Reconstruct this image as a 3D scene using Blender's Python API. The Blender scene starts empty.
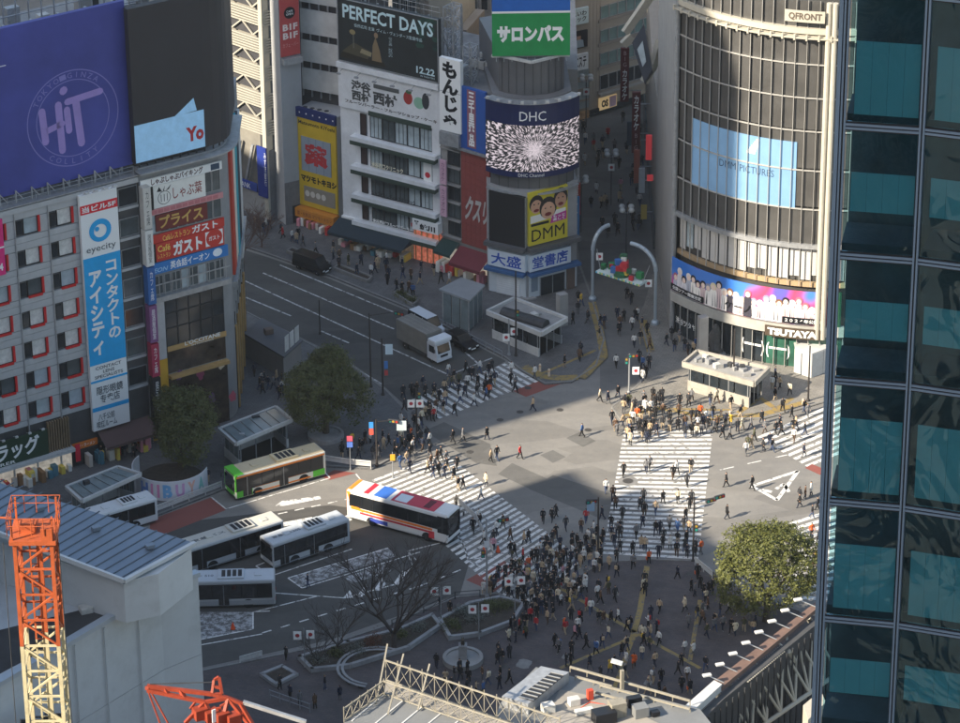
import bpy, bmesh, math, random
from mathutils import Vector, Matrix
rnd = random.Random(7)
R = math.radians
scene = bpy.context.scene
COL = scene.collection

# ------------------------------------------------------------------ camera
PW, PH = 960.0, 723.0
FPX, PITCH, ROLL, CAMZ = 3549.0, R(26.5), R(-0.48), 173.0
FWD = Vector((0, math.cos(PITCH), -math.sin(PITCH)))
_r0 = Vector((1, 0, 0)); _u0 = Vector((0, math.sin(PITCH), math.cos(PITCH)))
RGT = _r0*math.cos(ROLL) + _u0*math.sin(ROLL)
UPV = _u0*math.cos(ROLL) - _r0*math.sin(ROLL)
CAM = Vector((0, 0, CAMZ))
cd = bpy.data.cameras.new('camera'); cam = bpy.data.objects.new('camera', cd); COL.objects.link(cam)
cd.sensor_fit = 'HORIZONTAL'; cd.sensor_width = 36.0; cd.lens = FPX/PW*36.0
cd.clip_start = 1.0; cd.clip_end = 6000.0
cam.matrix_world = Matrix(((RGT.x, UPV.x, -FWD.x, CAM.x), (RGT.y, UPV.y, -FWD.y, CAM.y), (RGT.z, UPV.z, -FWD.z, CAM.z), (0, 0, 0, 1)))
scene.camera = cam
# ------------------------------------------------------------------ light
SUN_EL = R(30.5); SUN_H = Vector((-0.853, -0.5225, 0)).normalized()
SUN_DIR = Vector((SUN_H.x*math.cos(SUN_EL), SUN_H.y*math.cos(SUN_EL), math.sin(SUN_EL)))
world = bpy.data.worlds.new('World'); scene.world = world; world.use_nodes = True
wn = world.node_tree.nodes; wl = world.node_tree.links
sky = wn.new('ShaderNodeTexSky'); sky.sky_type = 'NISHITA'; sky.sun_disc = False
sky.sun_elevation = SUN_EL; sky.sun_rotation = math.atan2(SUN_DIR.x, SUN_DIR.y)
sky.air_density = 1.3; sky.dust_density = 2.0; sky.ozone_density = 1.2
bg = wn['Background']; wl.new(sky.outputs[0], bg.inputs[0]); bg.inputs[1].default_value = 0.105
ld = bpy.data.lights.new('sun', 'SUN'); ld.energy = 5.0; ld.angle = R(0.5); ld.color = (1.0, 0.885, 0.715)
sun = bpy.data.objects.new('sun', ld); COL.objects.link(sun)
sun.rotation_euler = (-SUN_DIR).to_track_quat('-Z', 'Y').to_euler()
sun.location = (-200, 0, 300)
vs = scene.view_settings
vs.view_transform = 'Standard'; vs.look = 'None'; vs.gamma = 1.0; vs.use_curve_mapping = False
vs.exposure = 1.28
scene.render.engine = 'CYCLES'
scene.cycles.max_bounces = 6; scene.cycles.diffuse_bounces = 3; scene.cycles.glossy_bounces = 3; scene.cycles.transparent_max_bounces = 8

# ------------------------------------------------------------------ pixel helpers
def ray(u, v):
    return (FWD*FPX + RGT*(u - PW/2) - UPV*(v - PH/2)).normalized()
def G(u, v, z=0.0):
    d = ray(u, v); k = (z - CAM.z)/d.z
    return CAM + d*k
def at_depth(u, v, dist):            # a point that many metres down the view ray
    return CAM + ray(u, v)*dist
def proj(p):
    q = Vector(p) - CAM; z = q.dot(FWD)
    return (PW/2 + FPX*q.dot(RGT)/z, PH/2 - FPX*q.dot(UPV)/z)
def inpoly(x, y, poly):
    c = False; n = len(poly); j = n - 1
    for i in range(n):
        xi, yi = poly[i][0], poly[i][1]; xj, yj = poly[j][0], poly[j][1]
        if (yi > y) != (yj > y) and x < (xj - xi)*(y - yi)/(yj - yi) + xi: c = not c
        j = i
    return c

# ------------------------------------------------------------------ materials
MATS = {}
def mat(name, col, rough=0.7, metal=0.0, spec=0.35, var=0.0, vscale=0.6, bump=0.0, bscale=8.0, emit=0.0, dirt=0.0, trans=0.0):
    """procedural material: base colour with optional mottling, dirt blotches and fine relief"""
    if name in MATS: return MATS[name]
    m = bpy.data.materials.new(name); m.use_nodes = True
    nt = m.node_tree; N = nt.nodes; L = nt.links; b = N['Principled BSDF']
    b.inputs['Base Color'].default_value = (*col, 1); b.inputs['Roughness'].default_value = rough
    b.inputs['Metallic'].default_value = metal; b.inputs['Specular IOR Level'].default_value = spec
    if trans: b.inputs['Transmission Weight'].default_value = trans
    if emit:
        b.inputs['Emission Color'].default_value = (*col, 1); b.inputs['Emission Strength'].default_value = emit
    tc = N.new('ShaderNodeTexCoord')
    last = None
    if var or dirt:
        n1 = N.new('ShaderNodeTexNoise'); n1.inputs['Scale'].default_value = vscale; n1.inputs['Detail'].default_value = 6; n1.inputs['Roughness'].default_value = 0.65
        L.new(tc.outputs['Object'], n1.inputs['Vector'])
        mr = N.new('ShaderNodeMapRange'); mr.inputs[1].default_value = 0.3; mr.inputs[2].default_value = 0.7
        mr.inputs[3].default_value = 1 - var; mr.inputs[4].default_value = 1 + var
        L.new(n1.outputs['Fac'], mr.inputs[0])
        mx = N.new('ShaderNodeMix'); mx.data_type = 'RGBA'; mx.blend_type = 'MULTIPLY'; mx.inputs[0].default_value = 1
        mx.inputs[6].default_value = (*col, 1); L.new(mr.outputs[0], mx.inputs[7]); last = mx.outputs[2]
        if dirt:
            n2 = N.new('ShaderNodeTexNoise'); n2.inputs['Scale'].default_value = vscale*3.1; n2.inputs['Detail'].default_value = 8; n2.inputs['Roughness'].default_value = 0.7
            L.new(tc.outputs['Object'], n2.inputs['Vector'])
            m2 = N.new('ShaderNodeMapRange'); m2.inputs[1].default_value = 0.5; m2.inputs[2].default_value = 0.72; m2.inputs[3].default_value = 0; m2.inputs[4].default_value = dirt
            L.new(n2.outputs['Fac'], m2.inputs[0])
            m3 = N.new('ShaderNodeMix'); m3.data_type = 'RGBA'; L.new(m2.outputs[0], m3.inputs[0]); L.new(last, m3.inputs[6])
            m3.inputs[7].default_value = (col[0]*0.35, col[1]*0.33, col[2]*0.30, 1); last = m3.outputs[2]
        L.new(last, b.inputs['Base Color'])
        if emit: L.new(last, b.inputs['Emission Color'])
    if bump:
        n3 = N.new('ShaderNodeTexNoise'); n3.inputs['Scale'].default_value = bscale; n3.inputs['Detail'].default_value = 4
        L.new(tc.outputs['Object'], n3.inputs['Vector'])
        bp = N.new('ShaderNodeBump'); bp.inputs['Strength'].default_value = bump; bp.inputs['Distance'].default_value = 0.05
        L.new(n3.outputs['Fac'], bp.inputs['Height']); L.new(bp.outputs[0], b.inputs['Normal'])
    MATS[name] = m; return m
def hexc(h):
    h = h.lstrip('#'); v = [int(h[i:i+2], 16)/255 for i in (0, 2, 4)]
    return tuple((c/12.92 if c <= 0.04045 else ((c + 0.055)/1.055)**2.4) for c in v)

# ------------------------------------------------------------------ mesh builder
class MB:
    def __init__(s): s.v = []; s.f = []; s.m = []
    def poly(s, pts, mi=0):
        i = len(s.v); s.v += [tuple(p) for p in pts]; s.f.append(tuple(range(i, i+len(pts)))); s.m.append(mi); return s
    def box(s, x0, x1, y0, y1, z0, z1, mi=0):
        i = len(s.v)
        s.v += [(x0,y0,z0),(x1,y0,z0),(x1,y1,z0),(x0,y1,z0),(x0,y0,z1),(x1,y0,z1),(x1,y1,z1),(x0,y1,z1)]
        for f in ((0,3,2,1),(4,5,6,7),(0,1,5,4),(1,2,6,5),(2,3,7,6),(3,0,4,7)):
            s.f.append(tuple(i+k for k in f)); s.m.append(mi)
        return s
    def cbox(s, c, sx, sy, sz, rz=0.0, mi=0):
        i = len(s.v); cz, sn = math.cos(rz), math.sin(rz)
        for dz in (0, 1):
            for dx, dy in ((-.5,-.5),(.5,-.5),(.5,.5),(-.5,.5)):
                x, y = dx*sx, dy*sy
                s.v.append((c[0]+x*cz-y*sn, c[1]+x*sn+y*cz, c[2]+dz*sz))
        for f in ((0,3,2,1),(4,5,6,7),(0,1,5,4),(1,2,6,5),(2,3,7,6),(3,0,4,7)):
            s.f.append(tuple(i+k for k in f)); s.m.append(mi)
        return s
    def prism(s, pts, z0, z1, mi=0, side=None):
        n = len(pts)
        a = sum(pts[k][0]*pts[(k+1) % n][1] - pts[(k+1) % n][0]*pts[k][1] for k in range(n))
        if a < 0: pts = list(reversed(pts))
        i = len(s.v)
        s.v += [(p[0], p[1], z0) for p in pts] + [(p[0], p[1], z1) for p in pts]
        s.f.append(tuple(reversed(range(i, i+n)))); s.m.append(mi)
        s.f.append(tuple(range(i+n, i+2*n))); s.m.append(mi)
        for k in range(n):
            k2 = (k+1) % n
            s.f.append((i+k, i+k2, i+n+k2, i+n+k)); s.m.append(mi if side is None else side)
        return s
    def tube(s, p0, p1, r0, r1=None, n=8, mi=0, caps=True):
        r1 = r0 if r1 is None else r1
        p0 = Vector(p0); p1 = Vector(p1); d = p1 - p0
        if d.length < 1e-6: return s
        d.normalize(); a = d.orthogonal().normalized(); b = d.cross(a); i = len(s.v)
        for p, r in ((p0, r0), (p1, r1)):
            for k in range(n):
                t = 2*math.pi*k/n; s.v.append(tuple(p + a*(math.cos(t)*r) + b*(math.sin(t)*r)))
        for k in range(n):
            k2 = (k+1) % n; s.f.append((i+k, i+k2, i+n+k2, i+n+k)); s.m.append(mi)
        if caps:
            s.f.append(tuple(reversed(range(i, i+n)))); s.m.append(mi); s.f.append(tuple(range(i+n, i+2*n))); s.m.append(mi)
        return s
    def beam(s, p0, p1, w, h=None, mi=0):
        h = w if h is None else h
        p0 = Vector(p0); p1 = Vector(p1); d = p1 - p0
        if d.length < 1e-6: return s
        d.normalize(); z = Vector((0,0,1))
        a = d.cross(z)
        a = Vector((1,0,0)) if a.length < 1e-4 else a.normalized()
        b = a.cross(d).normalized(); i = len(s.v)
        for p in (p0, p1):
            for x, y in ((-.5,-.5),(.5,-.5),(.5,.5),(-.5,.5)): s.v.append(tuple(p + a*(x*w) + b*(y*h)))
        for f in ((0,3,2,1),(4,5,6,7),(0,1,5,4),(1,2,6,5),(2,3,7,6),(3,0,4,7)):
            s.f.append(tuple(i+k for k in f)); s.m.append(mi)
        return s
    def path(s, pts, r, n=6, mi=0):
        for a, b in zip(pts[:-1], pts[1:]): s.tube(a, b, r, r, n, mi)
        return s
    def lathe(s, prof, c=(0,0,0), n=16, mi=0):
        i = len(s.v); m = len(prof)
        for r, z in prof:
            for k in range(n):
                t = 2*math.pi*k/n; s.v.append((c[0]+r*math.cos(t), c[1]+r*math.sin(t), c[2]+z))
        for j in range(m-1):
            for k in range(n):
                k2 = (k+1) % n; s.f.append((i+j*n+k, i+j*n+k2, i+(j+1)*n+k2, i+(j+1)*n+k)); s.m.append(mi)
        s.f.append(tuple(i+(m-1)*n+k for k in range(n))); s.m.append(mi)
        s.f.append(tuple(i+k for k in reversed(range(n)))); s.m.append(mi)
        return s
    def mesh(s, name, mats, smooth=False, bevel=0.0):
        me = bpy.data.meshes.new(name); me.from_pydata(s.v, [], s.f); me.update()
        mats = mats if isinstance(mats, (list, tuple)) else [mats]
        for m in mats: me.materials.append(m)
        if len(mats) > 1: me.polygons.foreach_set('material_index', s.m)
        if bevel:
            bm = bmesh.new(); bm.from_mesh(me)
            bmesh.ops.remove_doubles(bm, verts=bm.verts, dist=1e-5)
            bmesh.ops.bevel(bm, geom=list(bm.edges), offset=bevel, segments=2, affect='EDGES', profile=0.6)
            bm.to_mesh(me); bm.free()
        if smooth: me.polygons.foreach_set('use_smooth', [True]*len(me.polygons))
        return me
    def build(s, name, mats, parent=None, loc=None, rz=0.0, smooth=False, bevel=0.0):
        return link(name, s.mesh(name, mats, smooth, bevel), parent, loc, rz)
def link(name, data, parent=None, loc=None, rz=0.0):
    o = bpy.data.objects.new(name, data); COL.objects.link(o)
    if loc is not None: o.location = loc
    if rz: o.rotation_euler = (0, 0, rz)
    if parent is not None: o.parent = parent
    return o
def tag(o, label, cat, group=None):
    o['label'] = label; o['category'] = cat
    if group: o['group'] = group
    return o
def thing(name, label, cat, loc=(0,0,0), rz=0.0, group=None):
    o = link(name, None, None, loc, rz); o.empty_display_size = 0.3
    return tag(o, label, cat, group)
def struct(o): o['kind'] = 'structure'; return o
def copy_tree(o, parent=None):
    c = o.copy(); COL.objects.link(c); c.parent = parent
    for ch in list(o.children): copy_tree(ch, c)
    return c
# ------------------------------------------------------------------ lettering
_txt = {}
def text_mesh(s, bold=0.0, space=1.0):
    key = (s, bold, space)
    if key not in _txt:
        cu = bpy.data.curves.new('lettering', 'FONT'); cu.body = s; cu.resolution_u = 2; cu.offset = bold
        cu.align_x = 'CENTER'; cu.space_line = space; cu.fill_mode = 'FRONT'
        ob = bpy.data.objects.new('tmp', cu); COL.objects.link(ob)
        dg = bpy.context.evaluated_depsgraph_get()
        me = bpy.data.meshes.new_from_object(ob.evaluated_get(dg))
        bpy.data.objects.remove(ob); bpy.data.curves.remove(cu)
        co = [tuple(v.co) for v in me.vertices]; fs = [tuple(p.vertices) for p in me.polygons]
        bpy.data.meshes.remove(me)
        x0 = min(c[0] for c in co); x1 = max(c[0] for c in co); y0 = min(c[1] for c in co); y1 = max(c[1] for c in co)
        _txt[key] = ([((c[0]-x0)/(x1-x0), (c[1]-y0)/(y1-y0)) for c in co], fs, (x1-x0)/(y1-y0))
    return _txt[key]
def lettering(parent, s, t0, t1, z0, z1, y, m, bold=0.02, vertical=False, name='lettering', slant=0.0):
    """flat letters filling the box t0..t1 x z0..z1 on the plane y of a facade"""
    if vertical: s = '\n'.join(s)
    co, fs, asp = text_mesh(s, bold, 0.95 if vertical else 1.0)
    v = [(t0 + c[0]*(t1-t0) + slant*c[1]*(z1-z0), y, z0 + c[1]*(z1-z0)) for c in co]
    me = bpy.data.meshes.new(name); me.from_pydata(v, [], fs); me.update(); me.materials.append(m)
    return link(name, me, parent)

# ------------------------------------------------------------------ facades: x along the street, y into the building, z up
class Fac:
    def __init__(s, a, b, name, label, cat='building', za=0.0):
        s.o = G(*a, za) if not isinstance(a, Vector) else a.copy()
        p1 = G(*b, za) if not isinstance(b, Vector) else b.copy()
        d = p1 - s.o; d.z = 0; s.len = d.length; s.ang = math.atan2(d.y, d.x)
        s.d = d.normalized(); s.n = Vector((-s.d.y, s.d.x, 0)); s.o.z = 0
        s.root = thing(name, label, cat, s.o, s.ang) if name else None
    def tz(s, u, v, y=0.0):
        r = ray(u, v); p0 = s.o + s.n*y
        k = (p0 - CAM).dot(s.n)/r.dot(s.n); p = CAM + r*k
        return (p - s.o).dot(s.d), p.z
    def rect(s, a, b, y=0.0):            # pixel top-left, bottom-right -> t0,t1,z0,z1
        t0, z1 = s.tz(*a, y); t1, z0 = s.tz(*b, y)
        return t0, t1, z0, z1
    def panel(s, name, t0, t1, z0, z1, y, th, m, parent=None, bevel=0):
        return MB().box(t0, t1, y-th, y, z0, z1).build(name, m, parent or s.root, bevel=bevel)
    def world(s, t, y, z): return s.o + s.d*t + s.n*y + Vector((0, 0, z))
    def local(s, p):
        q = Vector(p) - s.o; return q.dot(s.d), q.dot(s.n), p[2]
# ================================================================== SETTING: ground, pavements, paint
def asphalt_mat(name, base, warm):
    m = bpy.data.materials.new(name); m.use_nodes = True; nt = m.node_tree; N = nt.nodes; L = nt.links; b = N['Principled BSDF']
    tc = N.new('ShaderNodeTexCoord')
    def noise(sc, det=5, ro=0.6):
        n = N.new('ShaderNodeTexNoise'); n.inputs['Scale'].default_value = sc; n.inputs['Detail'].default_value = det; n.inputs['Roughness'].default_value = ro
        L.new(tc.outputs['Object'], n.inputs['Vector']); return n
    n1 = noise(0.05, 4); n2 = noise(0.9, 8, 0.7); n3 = noise(14, 3)
    cr = N.new('ShaderNodeValToRGB'); e = cr.color_ramp.elements
    e[0].position = 0.3; e[0].color = (base*0.82, base*0.80, base*0.77, 1); e[1].position = 0.75; e[1].color = (base*1.22*warm, base*1.18, base*1.08/warm, 1)
    ad = N.new('ShaderNodeMath'); ad.operation = 'MULTIPLY_ADD'; ad.inputs[1].default_value = 0.45
    L.new(n2.outputs['Fac'], ad.inputs[0])
    m0 = N.new('ShaderNodeMath'); m0.operation = 'MULTIPLY'; m0.inputs[1].default_value = 0.55; L.new(n1.outputs['Fac'], m0.inputs[0]); L.new(m0.outputs[0], ad.inputs[2])
    L.new(ad.outputs[0], cr.inputs[0])
    # tyre-worn streaks and stains
    mp = N.new('ShaderNodeMapping'); mp.inputs['Rotation'].default_value = (0, 0, R(-32)); mp.inputs['Scale'].default_value = (0.12, 0.6, 1)
    L.new(tc.outputs['Object'], mp.inputs[0]); n4 = N.new('ShaderNodeTexNoise'); n4.inputs['Scale'].default_value = 1.0; n4.inputs['Detail'].default_value = 4
    L.new(mp.outputs[0], n4.inputs['Vector'])
    mr = N.new('ShaderNodeMapRange'); mr.inputs[1].default_value = 0.35; mr.inputs[2].default_value = 0.65; mr.inputs[3].default_value = 0.94; mr.inputs[4].default_value = 1.05
    L.new(n4.outputs['Fac'], mr.inputs[0])
    mx = N.new('ShaderNodeMix'); mx.data_type = 'RGBA'; mx.blend_type = 'MULTIPLY'; mx.inputs[0].default_value = 1
    L.new(cr.outputs[0], mx.inputs[6]); L.new(mr.outputs[0], mx.inputs[7])
    # patchwork of resurfaced strips with dark seams
    mp2 = N.new('ShaderNodeMapping'); mp2.inputs['Rotation'].default_value = (0, 0, R(-30)); mp2.inputs['Scale'].default_value = (0.10, 0.24, 1); L.new(tc.outputs['Object'], mp2.inputs[0])
    vo = N.new('ShaderNodeTexVoronoi'); vo.distance = 'CHEBYCHEV'; vo.inputs['Scale'].default_value = 1.0; L.new(mp2.outputs[0], vo.inputs['Vector'])
    sx = N.new('ShaderNodeSeparateColor'); L.new(vo.outputs['Color'], sx.inputs[0]); m5 = N.new('ShaderNodeMapRange'); m5.inputs[3].default_value = 0.87; m5.inputs[4].default_value = 1.08; L.new(sx.outputs[0], m5.inputs[0])
    n6 = noise(2.2, 9, 0.8); m6 = N.new('ShaderNodeMapRange'); m6.inputs[1].default_value = 0.28; m6.inputs[2].default_value = 0.45; m6.inputs[3].default_value = 0.72; m6.inputs[4].default_value = 1.0; L.new(n6.outputs['Fac'], m6.inputs[0])
    mm = N.new('ShaderNodeMath'); mm.operation = 'MULTIPLY'; L.new(m5.outputs[0], mm.inputs[0]); L.new(m6.outputs[0], mm.inputs[1])
    mx2 = N.new('ShaderNodeMix'); mx2.data_type = 'RGBA'; mx2.blend_type = 'MULTIPLY'; mx2.inputs[0].default_value = 1; L.new(mx.outputs[2], mx2.inputs[6]); L.new(mm.outputs[0], mx2.inputs[7])
    L.new(mx2.outputs[2], b.inputs['Base Color']); b.inputs['Roughness'].default_value = 0.88; b.inputs['Specular IOR Level'].default_value = 0.25
    bp = N.new('ShaderNodeBump'); bp.inputs['Strength'].default_value = 0.25; bp.inputs['Distance'].default_value = 0.02; L.new(n3.outputs['Fac'], bp.inputs['Height']); L.new(bp.outputs[0], b.inputs['Normal'])
    MATS[name] = m; return m
def paving_mat(name, c1, c2, sx, sy, rot, joint):
    m = bpy.data.materials.new(name); m.use_nodes = True; nt = m.node_tree; N = nt.nodes; L = nt.links; b = N['Principled BSDF']
    tc = N.new('ShaderNodeTexCoord'); mp = N.new('ShaderNodeMapping'); mp.inputs['Rotation'].default_value = (0, 0, R(rot)); L.new(tc.outputs['Object'], mp.inputs[0])
    br = N.new('ShaderNodeTexBrick'); br.inputs['Scale'].default_value = 1.0; br.inputs['Brick Width'].default_value = sx; br.inputs['Row Height'].default_value = sy
    br.inputs['Mortar Size'].default_value = 0.012; br.inputs['Bias'].default_value = 0.0
    br.inputs['Color1'].default_value = (*c1, 1); br.inputs['Color2'].default_value = (*c2, 1); br.inputs['Mortar'].default_value = (*joint, 1)
    L.new(mp.outputs[0], br.inputs['Vector'])
    n = N.new('ShaderNodeTexNoise'); n.inputs['Scale'].default_value = 0.35; n.inputs['Detail'].default_value = 7; n.inputs['Roughness'].default_value = 0.7; L.new(tc.outputs['Object'], n.inputs['Vector'])
    mr = N.new('ShaderNodeMapRange'); mr.inputs[1].default_value = 0.3; mr.inputs[2].default_value = 0.7; mr.inputs[3].default_value = 0.72; mr.inputs[4].default_value = 1.22; L.new(n.outputs['Fac'], mr.inputs[0])
    mx = N.new('ShaderNodeMix'); mx.data_type = 'RGBA'; mx.blend_type = 'MULTIPLY'; mx.inputs[0].default_value = 1; L.new(br.outputs['Color'], mx.inputs[6]); L.new(mr.outputs[0], mx.inputs[7])
    L.new(mx.outputs[2], b.inputs['Base Color']); b.inputs['Roughness'].default_value = 0.8; b.inputs['Specular IOR Level'].default_value = 0.3
    MATS[name] = m; return m
def paint_mat(name, col, wear):
    m = bpy.data.materials.new(name); m.use_nodes = True; nt = m.node_tree; N = nt.nodes; L = nt.links; b = N['Principled BSDF']
    tc = N.new('ShaderNodeTexCoord'); n = N.new('ShaderNodeTexNoise'); n.inputs['Scale'].default_value = 1.6; n.inputs['Detail'].default_value = 9; n.inputs['Roughness'].default_value = 0.75
    L.new(tc.outputs['Object'], n.inputs['Vector'])
    cr = N.new('ShaderNodeValToRGB'); e = cr.color_ramp.elements; e[0].position = wear; e[0].color = (0.11, 0.105, 0.10, 1); e[1].position = wear+0.1; e[1].color = (*col, 1)
    L.new(n.outputs['Fac'], cr.inputs[0]); L.new(cr.outputs[0], b.inputs['Base Color']); b.inputs['Roughness'].default_value = 0.75
    MATS[name] = m; return m
M_ASPH = asphalt_mat('asphalt', 0.195, 1.03); M_ASPH_SHADE = asphalt_mat('asphalt_patch_and_shade', 0.082, 1.0); M_ASPH5 = asphalt_mat('asphalt_repair', 0.125, 1.0); M_ASPH4 = asphalt_mat('asphalt_street', 0.14, 1.0)
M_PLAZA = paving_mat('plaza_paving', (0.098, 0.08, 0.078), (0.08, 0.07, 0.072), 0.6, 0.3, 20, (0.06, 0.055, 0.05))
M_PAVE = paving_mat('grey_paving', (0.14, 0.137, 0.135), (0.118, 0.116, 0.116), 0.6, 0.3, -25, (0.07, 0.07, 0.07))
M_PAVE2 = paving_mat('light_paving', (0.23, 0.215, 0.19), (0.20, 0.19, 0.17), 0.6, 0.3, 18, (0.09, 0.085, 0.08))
M_KERB = mat('kerb_stone', (0.20, 0.195, 0.185), 0.85, var=0.2, vscale=1.5)
M_WHITE = paint_mat('road_paint', (0.66, 0.65, 0.62), 0.39); M_TACT = paint_mat('tactile_yellow', (0.27, 0.19, 0.06), 0.40)
M_RED = paint_mat('red_road', (0.22, 0.065, 0.05), 0.3)
M_WHITE2 = paint_mat('worn_road_paint', (0.5, 0.5, 0.49), 0.42)

struct(MB().poly([(-2500,-1500,0),(2500,-1500,0),(2500,4000,0),(-2500,4000,0)]).build('ground', M_ASPH))
PAVES = []
def pavement(name, px, m, h=0.13):
    w = [G(u, v, h) for u, v in px]; pts = [(p.x, p.y) for p in w]
    PAVES.append((pts, h))
    o = struct(MB().prism(pts, -0.2, h).build(name, m))
    # kerb stones round the edge, a slightly lighter band proud of the paving
    return o
def gz(x, y):
    for pts, h in PAVES:
        if inpoly(x, y, pts): return h
    return 0.0
PLAZA = [(60,726),(200,672),(330,645),(400,622),(455,598),(498,594),(528,611),(560,588),(602,563),(650,560),(700,562),(716,574),(745,592),(800,612),(900,640),(1000,900),(40,900)]
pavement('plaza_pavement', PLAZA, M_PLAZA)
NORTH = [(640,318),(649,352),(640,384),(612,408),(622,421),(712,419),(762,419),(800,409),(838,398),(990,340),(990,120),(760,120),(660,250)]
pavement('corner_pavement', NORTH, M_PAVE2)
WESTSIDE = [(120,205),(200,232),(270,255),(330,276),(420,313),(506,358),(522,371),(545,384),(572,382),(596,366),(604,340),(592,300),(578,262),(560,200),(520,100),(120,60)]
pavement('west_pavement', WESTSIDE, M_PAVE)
SOUTH = [(100,250),(190,285),(245,312),(290,335),(350,365),(386,391),(408,414),(412,434),(396,456),(372,469),(322,466),(222,490),(140,522),(0,572),(-120,610),(-260,300)]
pavement('bus_side_pavement', SOUTH, M_PAVE)
def kerb(name, px, h=0.15, w=0.2):
    mb = MB()
    pts = [G(u, v, 0) for u, v in px]
    for a, b in zip(pts[:-1], pts[1:]): mb.beam((a.x, a.y, h/2), (b.x, b.y, h/2), w, h)
    return struct(mb.build(name, M_KERB))
kerb('plaza_kerb', PLAZA[:14]); kerb('corner_kerb', NORTH[:9]); kerb('west_kerb', WESTSIDE[:13]); kerb('bus_side_kerb', SOUTH[:14])

PZ = [0.004]
def sheet(name, polys, m, z=None, px=True):
    mb = MB()
    for q in polys:
        pts = []
        for c in q:
            p = G(*c) if px else c
            pts.append((p[0], p[1], (z if z is not None else 0.004)))
        a = sum(pts[k][0]*pts[(k+1) % len(pts)][1] - pts[(k+1) % len(pts)][0]*pts[k][1] for k in range(len(pts)))
        if a < 0: pts.reverse()
        mb.poly(pts)
    return struct(mb.build(name, m))
def line_polys(px, w, z=None, dash=None):
    out = []; pts = [G(u, v) for u, v in px]
    for a, b in zip(pts[:-1], pts[1:]):
        d = b - a; Ld = d.length; d.normalize(); n = Vector((-d.y, d.x, 0))*(w/2)
        segs = [(0, Ld)] if not dash else [(k, min(k+dash[0], Ld)) for k in [i*(dash[0]+dash[1]) for i in range(int(Ld/(dash[0]+dash[1]))+1)]]
        for s0, s1 in segs:
            p, q = a + d*s0, a + d*s1
            out.append([p-n, q-n, q+n, p+n])
    return out
def zebra(name, A, B, C, D, period=0.9, duty=0.5, m=None):
    """stripes run A->B, repeated from AB towards DC"""
    a, b, c, d = (G(*q) for q in (A, B, C, D))
    L = ((d-a).length + (c-b).length)/2
    # stripe spacing is measured square to the stripes
    sd = (b-a).normalized(); ad = (d-a); perp = (ad - sd*ad.dot(sd)).length
    n = max(2, int(perp/period)); polys = []
    for i in range(n):
        f0 = i/n; f1 = (i+duty)/n
        polys.append([a.lerp(d, f0), b.lerp(c, f0), b.lerp(c, f1), a.lerp(d, f1)])
    return sheet(name, polys, m or M_WHITE, 0.012, px=False)
zebra('crosswalk', (624,431), (713,430), (698,562), (602,556))
zebra('crosswalk', (372,480), (444,453), (586,562), (520,612))
zebra('crosswalk', (511,361), (545,379), (436,420), (408,401))
zebra('crosswalk', (757,437), (850,396), (905,430), (811,469))
zebra('crosswalk', (786,524), (860,500), (872,606), (798,602))
# repaired strips of asphalt, some with shade painted into the dark tone
sheet('asphalt_patch_and_shade', [[(529,489),(553,475),(621,497),(640,512),(604,520)]], M_ASPH5, 0.004)
sheet('asphalt_patch_and_shade', [[(498,474),(512,463),(548,479),(530,489)]], M_ASPH5, 0.008)
sheet('asphalt_patch_and_shade', [[(424,431),(444,422),(490,444),(497,466),(476,463)]], M_ASPH5, 0.004)  # takes in shading and a small cast shadow, painted as dark asphalt
sheet('asphalt_patch_and_shade', [[(566,438),(580,432),(596,441),(583,447)]], M_ASPH5, 0.004)
sheet('asphalt_patch_and_shade', [[(540,455),(553,450),(566,457),(553,463)]], M_ASPH5, 0.004)
sheet('asphalt_lane', [[(150,255),(200,236),(270,258),(330,279),(420,316),(506,361),(430,405),(410,410),(386,388),(350,362),(290,332),(190,285)]], M_ASPH_SHADE, 0.004)  # asphalt tone darkened to deepen the shade on the upper road
sheet('asphalt_lane', [[(560,110),(640,60),(668,250),(638,318),(648,352),(636,386),(600,392),(600,366),(606,340),(594,300),(580,262)]], M_ASPH4, 0.004)
sheet('asphalt_lane', [[(120,540),(200,520),(330,505),(440,520),(470,560),(460,594),(330,640),(200,668),(60,720)]], M_ASPH_SHADE, 0.004)  # bus road painted darker than the open asphalt to deepen its shade
# red anti-skid areas
sheet('red_road_surface', [[(513,391),(548,377),(561,384),(526,397)]], M_RED, 0.008)
sheet('red_road_surface', [[(466,580),(503,560),(521,571),(494,592)]], M_RED, 0.008)
sheet('red_road_surface', [[(150,540),(150,520),(212,497),(226,510)]], M_RED, 0.008)
sheet('red_road_surface', [[(322,477),(334,470),(356,473),(330,480)]], M_RED, 0.008)
sheet('red_road_surface', [[(805,468),(812,464),(826,470),(820,475)]], M_RED, 0.016)
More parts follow.
